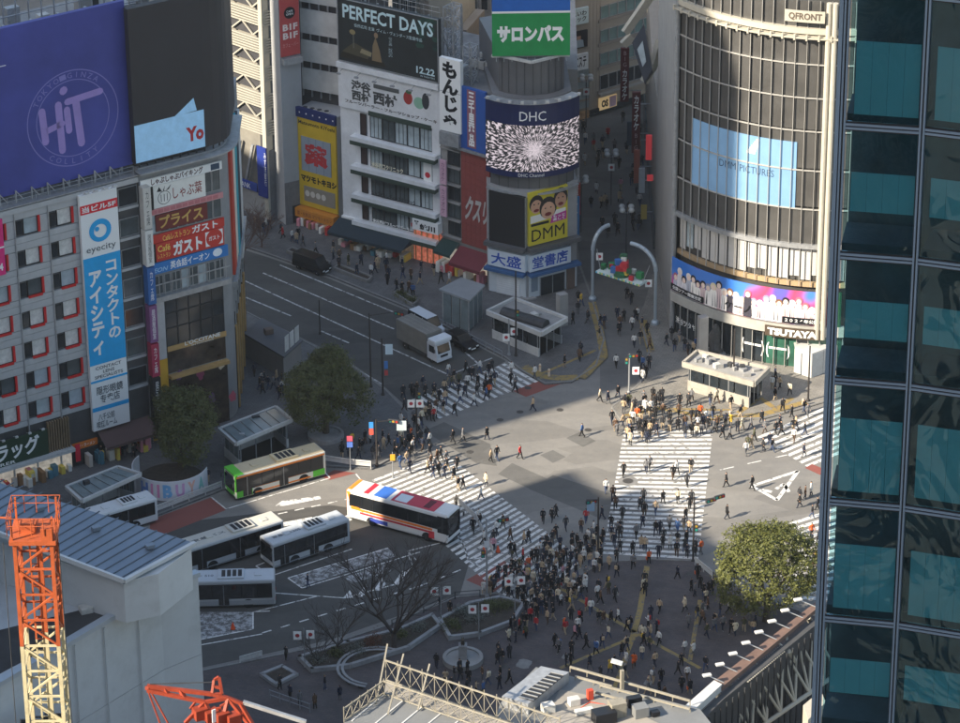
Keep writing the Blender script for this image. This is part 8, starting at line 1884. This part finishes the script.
# street lamps of the shopping street: post with a ring of four globes and a flag
def street_lamp(label, u, v, h=6.5, fl=True):
    b = G(u, v); b.z = gz(b.x, b.y); r = thing('globe_lamp', label, 'street lamp', b, 0, 'globe lamps of the shopping street'); MB().tube((0, 0, 0), (0, 0, h), .08, .06, 8).build('post', M_DKSTEEL, r)
    for k in range(4):
        a = R(45+k*90); x, y = math.cos(a)*.75, math.sin(a)*.75; mb = MB(); mb.tube((0, 0, h-.3), (x, y, h), .035, n=5); mb.build('arm', M_STEEL, r); MB().lathe([(.08, -.02), (.3, .1), (.36, .3), (.28, .5), (.05, .6)], (x, y, h), 12).build('globe', mat('globe_white', (0.5, 0.52, 0.52), 0.3), r, smooth=True)
    if fl: flag(r, 0, -.12, h-2.0)
street_lamp('farthest globe lamp with a flag in the shopping street', 611, 205); street_lamp('globe lamp nearest the far beige block', 586, 128); street_lamp('middle globe lamp beside the curved corner tower', 581, 232, fl=False); street_lamp('nearest globe lamp behind the festive display', 626, 262, fl=False)
# signal and lamp posts
M_POST = mat('post_brown', (0.045, 0.04, 0.038), 0.5, metal=.3); M_POSTG = mat('post_grey', (0.30, 0.31, 0.32), 0.5, metal=.3, var=.1)
def head(parent, x, y, z, ped=False, rz=0.0):
    w_, h_ = (.36, .8) if ped else (1.15, .38); g = MB().cbox((x, y, z), w_, .22, h_, rz).build('signal_head', M_DKSTEEL, parent, bevel=.04)
    cols = [(0.35, .03, .02), (.35, .22, .03), (.02, .25, .2)]
    for k in range(2 if ped else 3):
        dx, dz = (0, .2+.4*k) if ped else ((k-1)*.36, .19); c, s = math.cos(rz), math.sin(rz); MB().lathe([(.13, 0), (.13, .02)], (0, 0, 0), 12).build('lens', mat('lens_%d' % k, cols[2-k] if not ped else cols[2*(1-k)], .3), g, (x+dx*c+.115*s, y+dx*s-.115*c, z+dz)).rotation_euler = (R(90), 0, rz)
def post(label, u, v, v_top, name='signal_post', r0=.11, m=None, arm=None, heads=(), boards=(), flags=(), cat='post', grp='signal and lamp posts'):
    b = G(u, v); g = gz(b.x, b.y); b.z = g; rr2 = ray(u, v_top); z = CAM.z + rr2.z*(b.y-CAM.y)/rr2.y; h = z - g
    r = thing(name, label, cat, b, 0, grp); m = m or M_POST; MB().tube((0, 0, 0), (0, 0, h), r0, r0*.7, 10).build('post', m, r); MB().lathe([(r0*1.9, 0), (r0*1.9, .12), (r0*1.2, .3)], (0, 0, 0), 12).build('foot', m, r)
    if arm:
        dx, dy, dz = arm; MB().tube((0, 0, h-.3), (dx, dy, h+dz), .055, .04, 7).build('arm', m, r)
    for x, y, dz, ped, rz in heads: head(r, x, y, h+dz, ped, rz)
    for x, y, dz, w_, h_, c in boards: bd = MB().box(x-w_/2, x+w_/2, y-.03, y+.03, h+dz, h+dz+h_).build('sign_board', C(c), r)
    for x, y, dz in flags: flag(r, x, y, h+dz)
    return r, h
post('grey signal post at the plaza corner of the left crossing', 487, 598, 519, m=M_POSTG, arm=(1.9, .6, -.2), heads=((1.6, .5, -.55, False, .3), (-.35, 0, -4.2, True, 0)), boards=((0, -.2, -3.0, .5, .7, '#c8ccd0'),))
post('dark lamp post at the plaza end of the middle crossing', 598, 556, 497, heads=((-.7, 0, -.7, False, .3),), boards=((-.75, -.1, -1.5, .75, 1.0, '#8aa4bc'),), arm=(-1.2, 0, -.3))
post('dark signal post at the right foot of the middle crossing', 693, 562, 497, arm=(2.3, -.6, .2), heads=((2.4, -.6, .15, False, .5), (1.6, -.4, -.35, False, .5), (.25, 0, -3.8, True, 0)))
post('tall dark lamp post at the right of the subway entrance', 808, 402, 346, name='lamp_post')
post('flagged grey post on the corner facing the shopping street', 629, 393, 354, m=M_POSTG, heads=((-.3, 0, -1.2, True, 0), (.4, 0, -.4, False, .2)), flags=((.7, -.1, -2.4),))
post('dark lamp post standing before the sunlit subway entrance', 733, 396, 329, name='lamp_post')
post('tall dark post with a long arm over the upper street', 371, 388, 313, arm=(3.6, .3, .1), heads=((3.2, .25, -.4, False, -.4),))
post('dark post with white notice boards at the upper crossing', 383, 396, 338, boards=((.75, -.1, -1.9, .8, 1.2, '#bcd0dc'), (.4, -.1, -3.6, .4, .9, '#4a7ab8'), (.4, -.1, -4.4, .4, .6, '#b84848')))
post('thin dark post at the near kerb of the upper street', 320, 334, 300, name='lamp_post', r0=.08)
post('tall dark post in front of the bookshop subway entrance', 516, 357, 271, name='lamp_post', heads=((.2, -.1, -5.4, True, 0),))
post('grey post carrying two white flags by the bookshop entrance', 509, 356, 319, m=M_POSTG, flags=((-.3, -.15, -2.6), (.55, -.15, -1.9)))
post('signal post with a white board at the bus terminal mouth', 377, 467, 419, arm=(2.6, .4, -.3), heads=((1.8, .3, -.6, False, -.3),), boards=((-.5, -.1, -1.0, .45, .7, '#3a8ad0'), (-.5, -.1, -1.75, .45, .7, '#d85848'), (2.6, .3, -1.5, 1.0, 1.1, '#b8c4c8')))
post('short white post with round no-entry and blue disc signs', 350.5, 470, 436, name='sign_post', r0=.05, m=M_POSTG, boards=((0, -.1, -.55, .6, .6, '#c8586a'), (0, -.1, -1.25, .6, .6, '#5a7ac8')))
post('grey post with a yellow box among the people at the left crossing', 393, 478, 452, r0=.06, m=M_POSTG, heads=((.2, 0, -1.0, True, 0),), boards=((0, -.15, -.9, .5, .7, '#d8a030'),))
post('dark signal post at the kerb by the crowded upper crossing', 417, 440, 388, heads=((.3, 0, -1.2, True, 0),), flags=((-.55, -.12, -2.2), (.35, -.12, -2.2)))
for i, (u, v, vt, lab) in enumerate(((305, 668, 628, 'flag pole with two flags at the left end of the plaza kerb'), (441, 622, 584, 'flag pole with two flags behind the waiting crowd by the bus lane'), (479, 640, 602, 'flag pole with two flags in the planting bed'), (515, 618, 574, 'flag pole with two slanting flags beside the dense crowd'))):
    post(lab, u, v, vt, name='flag_pole', r0=.05, m=M_POSTG, flags=((-.6, -.08, -1.2), (.6, -.08, -1.1)), cat='flag pole', grp='flag poles')
# guard rails and fences
def guard(label, px, h=.8, m=None, step=2.0, panel=False, z=None, name='guard_rail', cat='guard rail', grp='guard rails'):
    pts = [G(u, v) for u, v in px]; o = pts[0].copy(); o.z = gz(o.x, o.y); r = thing(name, label, cat, o, 0, grp); q = [p-pts[0] for p in pts]; m = m or M_WHITEM
    for a, b in zip(q[:-1], q[1:]):
        n = max(1, int((b-a).length/step))
        for k in range(n+1): p = a.lerp(b, k/n); MB().tube(p, p+Vector((0, 0, h)), .045, n=6).build('post', m, r)
        for f in (.45, .95): mb = MB(); mb.beam(a+Vector((0, 0, h*f)), b+Vector((0, 0, h*f)), .05, .05 if not panel else .18); mb.build('rail', m, r)
        if panel: mb = MB(); mb.beam(a+Vector((0, 0, h*.68)), b+Vector((0, 0, h*.68)), .03, .16); mb.build('rail', m, r)
    return r
guard('white guard rail along the kerb left of the green bus', [(156, 515), (222, 490)], .9, panel=True); guard('white guard rail right of the green bus', [(324, 464), (350, 468), (371, 470)], .9, panel=True)
guard('white barrier beside the front of the coach', [(457, 504), (476, 522), (493, 555)], .9, panel=True, step=1.5); guard('dark rail along the plaza kerb below the bus lane', [(408, 622), (455, 600), (480, 598)], .8, M_DKSTEEL)
guard('white rail at the left end of the plaza kerb', [(240, 664), (262, 658)], .8, panel=True); guard('short rail in the planting bed kerb', [(392, 628), (408, 622)], .8, M_DKSTEEL)
guard('pipe fence along the far kerb of the upper street', [(412, 312), (432, 322), (470, 341), (502, 358)], .9, M_POSTG, 1.2); guard('white rails across the corner at the middle crossing', [(695, 566), (712, 580)], .9, panel=True, step=1.2)
guard('wire fence panel behind the crane on the plaza edge', [(270, 700), (310, 714)], 1.0, M_POSTG, 1.0)
for i, (u, v) in enumerate(((721, 417), (730, 419), (803, 407), (540, 372), (549, 377))):
    b = G(u, v); b.z = gz(b.x, b.y); r = thing('bollard', ['left', 'right', 'lone', 'shaded left', 'shaded right'][i] + ' pale bollard ' + ('on the sunlit corner facing the crossing' if i < 2 else 'beside the tall lamp post' if i == 2 else 'on the bookshop corner'), 'bollard', b, 0, 'bollards'); MB().lathe([(.13, 0), (.13, .75), (.1, .85), (.02, .88)], (0, 0, 0), 12).build('column', C('#c8b8a4'), r); MB().lathe([(.135, .55), (.135, .65)], (0, 0, 0), 12).build('band', C('#b88a6a'), r)
# traffic cone and boxes by the coach barrier, orange marker in the hatched bay
for i, (u, v, lab) in enumerate(((498, 552, 'orange traffic cone by the grey signal post'), (484, 553, 'orange traffic cone beside the white barrier'), (233, 629, 'orange marker cone in the hatched bay behind the grey bus'))):
    b = G(u, v); r = thing('traffic_cone', lab, 'cone', b, 0, 'traffic cones'); MB().lathe([(.24, .04), (.05, .72)], (0, 0, 0), 12).build('cone', C('#d8542a'), r); MB().cbox((0, 0, 0), .48, .48, .04).build('base', C('#3a3634'), r); MB().lathe([(.165, .3), (.12, .45)], (0, 0, 0), 12).build('band', M_LETW, r)
# roofed ticket hut beside the corner block
q = [G(u, v, 2.9) for u, v in ((243, 333), (262, 318), (303, 340), (284, 357))]; o = sum(q, Vector())/4; o.z = .13; HT = thing('site_hut', 'low pale hut with a flat grey roof beside the corner block', 'hut', o); q = [p-o for p in q]
MB().prism([tuple((p*.93).xy) for p in q], 0, 2.6).build('wall', C('#7d7a78'), HT); MB().prism([tuple(p.xy) for p in q], 2.6, 2.8).build('roof', C('#5c5e62'), HT); a, b = q[3]*.94, q[2]*.94
for k in range(3): p, e = a.lerp(b, .1+k*.28), a.lerp(b, .32+k*.28); mb = MB(); mb.beam(p+Vector((0, 0, 1.3)), e+Vector((0, 0, 1.3)), .05, 1.8); mb.build('panel', M_WHITEM, HT)
mb = MB(); mb.cbox((-.5, .8, 2.8), .9, .7, .6, .4); mb.build('roof_box', C('#6a5a50'), HT)
# ================================================================== PEOPLE
def skin_person(pose, sub=1):
    """one continuous body grown with a Skin modifier over a posed skeleton; front is -y"""
    st, ar, coat, wd = pose['stride'], pose['arms'], pose['coat'], pose.get('w', 1.0)
    J = {'pelvis': (0, 0, .93, .135*wd), 'waist': (0, 0, 1.08, .125*wd), 'chest': (0, -.01, 1.27, .15*wd), 'neck': (0, 0, 1.43, .058), 'jaw': (0, -.015, 1.50, .07), 'head': (0, 0, 1.59, .098), 'crown': (0, .012, 1.67, .062)}
    E = [('pelvis', 'waist'), ('waist', 'chest'), ('chest', 'neck'), ('neck', 'jaw'), ('jaw', 'head'), ('head', 'crown')]
    for s, n in ((-1, 'l'), (1, 'r')):
        f = st*s
        J['hip'+n] = (.095*s, 0, .86, .115*wd); J['knee'+n] = (.10*s, -.20*f - .02, .48, .08); J['ankle'+n] = (.10*s, -.42*f + (.10 if f < 0 else 0), .09 + (.07 if f < 0 else 0), .056); J['toe'+n] = (.105*s, -.42*f - .15 + (.08 if f < 0 else 0), .04 + (.01 if f < 0 else 0), .04)
        J['sh'+n] = (.185*s*wd, 0, 1.37, .075); 
        if ar == 'phone' and s > 0: J['el'+n] = (.23*s, -.08, 1.12, .05); J['wr'+n] = (.10*s, -.28, 1.24, .036); J['ha'+n] = (.05*s, -.34, 1.28, .034)
        else: J['el'+n] = (.225*s*wd, .08*f + .03, 1.10, .055); J['wr'+n] = (.205*s*wd, .20*f - .04, .88, .038); J['ha'+n] = (.19*s*wd, .22*f - .07, .79, .038)
        E += [('pelvis', 'hip'+n), ('hip'+n, 'knee'+n), ('knee'+n, 'ankle'+n), ('ankle'+n, 'toe'+n), ('chest', 'sh'+n), ('sh'+n, 'el'+n), ('el'+n, 'wr'+n), ('wr'+n, 'ha'+n)]
    if coat: J['pelvis'] = (0, 0, .90, .175*wd); J['hem'] = (0, .01, .62, .20*wd); E.append(('pelvis', 'hem'))
    ks = list(J); me = bpy.data.meshes.new('person'); me.from_pydata([J[k][:3] for k in ks], [(ks.index(a), ks.index(b)) for a, b in E], [])
    ob = bpy.data.objects.new('tmp_person', me); COL.objects.link(ob); ob.modifiers.new('Skin', 'SKIN'); sl = me.skin_vertices[0].data
    for i, k in enumerate(ks): sl[i].radius = (J[k][3], J[k][3]*(.78 if k in ('waist', 'chest', 'pelvis') else 1)); sl[i].use_root = (k == 'pelvis')
    sm = ob.modifiers.new('Sub', 'SUBSURF'); sm.levels = sub; sm.render_levels = sub
    dg = bpy.context.evaluated_depsgraph_get(); out = bpy.data.meshes.new_from_object(ob.evaluated_get(dg)); bpy.data.objects.remove(ob)
    hands = [Vector(J['hal'][:3]), Vector(J['har'][:3])]; hem = .58 if coat else .88; idx = []
    for p in out.polygons:
        c = p.center
        if c.z < .075 or (c.z < .2 and abs(c.y + st*.42*(-1 if c.x < 0 else 1)) < .06 and c.z < .1): k = 4
        elif min((c-h).length for h in hands) < .075: k = 2
        elif c.z < hem and not (abs(c.x) > .19 and c.z > .7): k = 1
        elif c.z < 1.455: k = 0
        elif c.z > 1.60 or c.y > .025: k = 3
        else: k = 2
        idx.append(k)
    out.materials.clear()
    for k in range(5): out.materials.append(M_BLK)
    out.polygons.foreach_set('material_index', idx); out.polygons.foreach_set('use_smooth', [True]*len(idx)); out.name = 'person'; return out
POSES = [dict(stride=.62, arms='', coat=False, w=1.12), dict(stride=-.62, arms='', coat=False, w=1.1), dict(stride=.15, arms='', coat=False), dict(stride=.2, arms='phone', coat=False), dict(stride=.5, arms='', coat=True, w=1.08), dict(stride=.1, arms='', coat=True), dict(stride=-.5, arms='', coat=False, w=1.2), dict(stride=.1, arms='', coat=False, w=1.14), dict(stride=-.45, arms='phone', coat=True, w=1.08)]
PM = [skin_person(p) for p in POSES]
def cl(n, c): return n, mat('cloth_'+n.replace(' ', '_'), hexc(c), 0.85, var=0.1, vscale=6)
COATS = [cl(*a) for a in (('black', '#1a1a1d'), ('charcoal', '#2c2d31'), ('navy', '#1f2638'), ('grey', '#6a6a6c'), ('beige', '#b39c7e'), ('white', '#cfcdc8'), ('brown', '#5a4434'), ('cream', '#c9bda4'), ('olive', '#4a4a36'), ('red', '#a82a2e'), ('orange', '#c85a28'), ('blue', '#3d5c8a'), ('pink', '#c08a94'), ('yellow', '#c8a63a'))]
CW = [40, 18, 10, 8, 6, 8, 5, 3, 3, 1.2, .5, 1.2, .6, .4]
LEGS = [cl(*a) for a in (('black trousers', '#19191b'), ('dark jeans', '#23293a'), ('blue jeans', '#3d4a66'), ('grey trousers', '#58585a'), ('beige trousers', '#a3927a'), ('brown trousers', '#4c3b2e'))]; LW = [34, 18, 12, 10, 8, 5]
HAIR = [mat('hair_black', (0.012, 0.011, 0.011), 0.5), mat('hair_brown', (0.045, 0.028, 0.018), 0.5), mat('hair_light', (0.16, 0.10, 0.05), 0.5), mat('hair_grey', (0.25, 0.25, 0.25), 0.6)]
SKINS = [mat('skin_a', (0.52, 0.33, 0.24), 0.6), mat('skin_b', (0.42, 0.26, 0.18), 0.6)]; SHOES = [mat('shoe_dark', (0.02, 0.02, 0.02), 0.5), mat('shoe_white', (0.55, 0.55, 0.53), 0.6)]
BAGM = MB().box(-.15, .15, .10, .26, 1.0, 1.4).mesh('backpack', M_BLK, bevel=.05); TOTE = MB().box(.24, .30, -.17, .15, .55, .85).mesh('tote_bag', M_BLK, bevel=.02)
prnd = random.Random(77)
PEOPLE = []                                   # (x, y, z, heading, area, walking)
BLOCKS = []
for o in list(COL.objects):                   # keep feet out of vehicles, kiosks and posts
    if o.parent is None and o.type == 'EMPTY' and o.get('category') in ('bus', 'coach', 'truck', 'car', 'van'): BLOCKS.append((o.matrix_basis.inverted(), {'bus': (5.4, 1.4), 'coach': (6.1, 1.5), 'truck': (3.7, 1.3)}.get(o['category'], (2.4, 1.0)), o.location.copy()))
    elif o.parent is None and o.get('category') in ('post', 'street lamp', 'flag pole', 'lamp', 'bollard', 'cone', 'tree', 'pillar'): BLOCKS.append((None, .45, o.location.copy()))
KIO = [[G(u, v, .1) for u, v in q] for q in ([(225, 452), (276, 432), (292, 443), (240, 466)], [(486, 334), (514, 322), (566, 342), (540, 358)], [(684, 388), (698, 376), (768, 393), (755, 408)], [(442, 323), (462, 311), (483, 318), (469, 334)], [(440, 620), (525, 600), (512, 628), (448, 644)], [(300, 660), (432, 618), (440, 630), (312, 674)])]
def free(x, y):
    for p in PEOPLE:
        if (p[0]-x)**2 + (p[1]-y)**2 < .43**2: return False
    for inv, ext, loc in BLOCKS:
        if inv is None:
            if (loc.x-x)**2 + (loc.y-y)**2 < ext*ext: return False
        else:
            q = Vector((x-loc.x, y-loc.y, 0)); a = inv.to_3x3() @ q
            if abs(a.x) < ext[0] and abs(a.y) < ext[1]: return False
    return not any(inpoly(x, y, k) for k in KIO)
def add(u, v, area, walking=True, head=None):
    p = G(u, v); p = G(u, v, gz(p.x, p.y)+.002)
    if not free(p.x, p.y): return False
    PEOPLE.append((p.x, p.y, gz(p.x, p.y)+.002, prnd.uniform(0, 6.283) if head is None else head + prnd.gauss(0, .35), area, walking)); return True
def scatter(poly, n, area, walk=.8, heads=None):
    us = [p[0] for p in poly]; vs_ = [p[1] for p in poly]; c = t = 0
    while c < n and t < n*30:
        t += 1; u, v = prnd.uniform(min(us), max(us)), prnd.uniform(min(vs_), max(vs_))
        if inpoly(u, v, poly) and add(u, v, area, prnd.random() < walk, prnd.choice(heads) if heads else None): c += 1
A1_ = 'on the open sunlit road'; A2_ = 'on the plaza'
for u, v in ((453, 443), (463, 442), (487, 440), (491, 462), (497, 460), (520, 459), (486, 486), (441, 460), (457, 470), (463, 490), (481, 500), (533, 411), (582, 437), (600, 402), (608, 404), (618, 398), (632, 415), (612, 424), (726, 487), (752, 490), (727, 519)): add(u, v, A1_, True, prnd.choice([1.2, -1.9]))
for u, v, a in ((473, 533, 0), (484, 545, 0), (497, 535, 0), (552, 522, 1), (543, 523, 1), (556, 518, 1), (586, 523, 1), (602, 520, 1)): add(u, v, 'on shaded road by plaza', True)
for u, v in ((308, 588), (286, 660), (300, 705), (315, 709), (325, 690), (340, 700), (290, 700), (280, 690), (345, 660), (440, 610), (450, 615), (460, 640), (208, 482)): add(u, v, 'near the bus lane', False)
up, dn = 0.0, math.pi                         # facing away from / towards the viewer
scatter([(500, 590), (540, 556), (580, 545), (604, 548), (590, 580), (550, 610), (528, 606)], 46, 'in dense crowd at plaza corner', .25, [up, up, up, .8, -.6])
scatter([(478, 596), (520, 562), (556, 528), (604, 536), (604, 566), (566, 618), (508, 644), (526, 612), (496, 596)], 100, 'in dense crowd at plaza corner', .25, [up, up, up, .8, -.6])
scatter([(600, 528), (700, 528), (702, 568), (600, 570)], 34, 'at middle crossing near end', .8, [up, up, dn])
scatter([(606, 468), (704, 468), (702, 526), (604, 526)], 20, 'halfway over the middle crossing', 1, [up, dn])
scatter([(620, 402), (714, 398), (716, 436), (612, 448)], 62, 'at middle crossing far end', .8, [up, dn, dn])
scatter([(706, 400), (806, 408), (818, 470), (716, 452)], 34, 'near the right-hand crossing', 1, [1.3, -1.8, .2, dn])
scatter([(388, 446), (428, 440), (446, 462), (470, 498), (430, 486), (396, 474)], 26, 'on the sunlit left crossing', 1, [.9, -2.2])
scatter([(446, 498), (480, 500), (560, 555), (530, 585), (500, 560)], 12, 'on the shaded left crossing', 1, [.9, -2.2])
scatter([(402, 400), (440, 378), (500, 362), (546, 382), (440, 424), (404, 430)], 58, 'on the upper crossing', 1, [.7, -2.4])
scatter([(396, 425), (420, 420), (424, 452), (392, 456)], 16, 'on kerb by upper crossing', .5)
scatter([(560, 596), (700, 572), (724, 612), (716, 660), (690, 704), (640, 700), (566, 668), (548, 640)], 70, A2_, .8)
scatter([(545, 600), (620, 575), (610, 640), (560, 640)], 16, A2_, .8)
scatter([(498, 640), (520, 622), (532, 632), (512, 662), (494, 668)], 12, 'beside the stone planting beds', .2)
scatter([(430, 662), (452, 672), (500, 670), (530, 682), (500, 704), (440, 690)], 16, 'in front of dog statue', .3)
scatter([(580, 128), (640, 112), (646, 240), (592, 240)], 44, 'far up the shopping street', .9, [up, dn])
scatter([(602, 288), (644, 296), (648, 360), (606, 376)], 14, 'at shopping street mouth', .9, [up, dn])
scatter([(574, 300), (598, 296), (602, 350), (560, 372), (572, 330)], 12, 'on the bookshop corner', .6)
scatter([(300, 240), (440, 276), (488, 300), (430, 306), (330, 268), (290, 250)], 34, 'on pavement before the shops', .7)
scatter([(252, 226), (300, 226), (300, 246), (262, 244)], 10, 'beside louvred parking tower', .7)
scatter([(672, 338), (706, 350), (690, 358), (654, 346)], 9, 'at curved glass building foot', .5)
scatter([(756, 376), (790, 380), (796, 402), (772, 400)], 7, 'at curved glass building foot', .7)
scatter([(792, 500), (830, 486), (826, 592), (806, 596), (812, 540)], 26, 'by the glass tower edge', .9, [1.3, -1.8])
scatter([(690, 588), (716, 588), (752, 624), (790, 628), (740, 648), (700, 636)], 20, 'shaded below the round tree', .4)
scatter([(252, 372), (288, 368), (284, 402), (262, 404)], 14, 'beside the corner block', .7)
scatter([(330, 450), (392, 438), (396, 458), (352, 464)], 16, 'at the bus terminal kerb', .5)
scatter([(70, 470), (150, 440), (146, 462), (112, 468)], 8, 'outside the pharmacy', .5)
scatter([(636, 326), (654, 330), (650, 380), (640, 384)], 8, 'beside the right arch pillar', .8)
# the 300 nearest are single figures, the rest one far crowd
PEOPLE.sort(key=lambda p: (Vector(p[:3]) - CAM).length)
far_ = PEOPLE[300:]; near = PEOPLE[:300]; attrs = []
for i, (x, y, z, hd_, area, wk) in enumerate(near):
    c, l = prnd.choices(COATS, CW)[0], prnd.choices(LEGS, LW)[0]
    pi = prnd.choice([0, 1, 4, 6, 0, 1, 8] if wk else [2, 3, 5, 7, 2, 3]); s = prnd.gauss(1.0, .045)*(.965 if prnd.random() < .5 else 1.02)
    o = link('person', PM[pi], None, (x, y, z), hd_); o.scale = (s*prnd.uniform(.95, 1.08), s, s)
    hm = prnd.choices(HAIR, [60, 25, 8, 7])[0]
    for k, m in enumerate((c[1], l[1], prnd.choice(SKINS), hm, prnd.choices(SHOES, [3, 1])[0])): o.material_slots[k].link = 'OBJECT'; o.material_slots[k].material = m
    bag = ''
    if prnd.random() < .22:
        t = prnd.random() < .6; b = link('backpack' if t else 'tote_bag', BAGM if t else TOTE, o); bc = prnd.choice(COATS); b.material_slots[0].link = 'OBJECT'; b.material_slots[0].material = bc[1]; bag = ', %s %s' % (bc[0], 'backpack' if t else 'tote bag')
    attrs.append((o, '%s %s, %s%s' % (c[0], 'coat' if POSES[pi]['coat'] else 'jacket', l[0], bag), area))
ORD = ['first', 'second', 'third', 'fourth', 'fifth', 'sixth', 'seventh', 'eighth', 'ninth', 'tenth', 'eleventh', 'twelfth', 'thirteenth', 'fourteenth', 'fifteenth', 'sixteenth']
seen = {}
for o, a, ar in attrs: seen.setdefault((a, ar), []).append(o)
for (a, ar), os_ in seen.items():
    os_.sort(key=lambda o: proj(o.location)[0])
    for i, o in enumerate(os_):
        lab = 'person in %s, %s' % (a, ar)
        if len(os_) > 1: lab = ('leftmost ' if i == 0 else 'rightmost ' if i == len(os_)-1 else ORD[i] + '-from-left ') + lab
        tag(o, lab, 'person', 'people ' + ar)
fb = MB(); fm = [c[1] for c in COATS] + [l[1] for l in LEGS] + HAIR[:2] + SKINS[:1] + SHOES[:1]
for (x, y, z, hd_, area, wk) in far_:
    me = PM[prnd.choice([0, 1, 4, 6] if wk else [2, 3, 5, 7])]; ci = prnd.choices(range(14), CW)[0]; li = 14 + prnd.choices(range(6), LW)[0]; mp_ = [ci, li, 22, 20, 23]; s = prnd.gauss(1, .04); c, sn = math.cos(hd_)*s, math.sin(hd_)*s; i0 = len(fb.v)
    fb.v += [(x + v.co.x*c - v.co.y*sn, y + v.co.x*sn + v.co.y*c, z + v.co.z*s) for v in me.vertices]
    for p in me.polygons: fb.f.append(tuple(i0+k for k in p.vertices)); fb.m.append(mp_[p.material_index])
if far_:
    o = fb.build('far_crowd', fm, smooth=True); o['kind'] = 'stuff'; o['label'] = 'far-off crowd of people in dark winter clothes beyond the crossing'; o['category'] = 'crowd'
print('people', len(near), len(far_))
# ------------------------------------------------------------------ winter haze
hz = MB().box(-420, 420, -320, 640, -1.0, 262.0).build('haze', None); hz['kind'] = 'stuff'
hm = bpy.data.materials.new('haze_air'); hm.use_nodes = True; N = hm.node_tree.nodes; N.remove(N['Principled BSDF'])
pv = N.new('ShaderNodeVolumePrincipled'); pv.inputs['Color'].default_value = (0.85, 0.92, 1.0, 1); pv.inputs['Density'].default_value = 0.00006; pv.inputs['Anisotropy'].default_value = 0.2
hm.node_tree.links.new(pv.outputs[0], N['Material Output'].inputs['Volume']); hz.data.materials.clear(); hz.data.materials.append(hm)
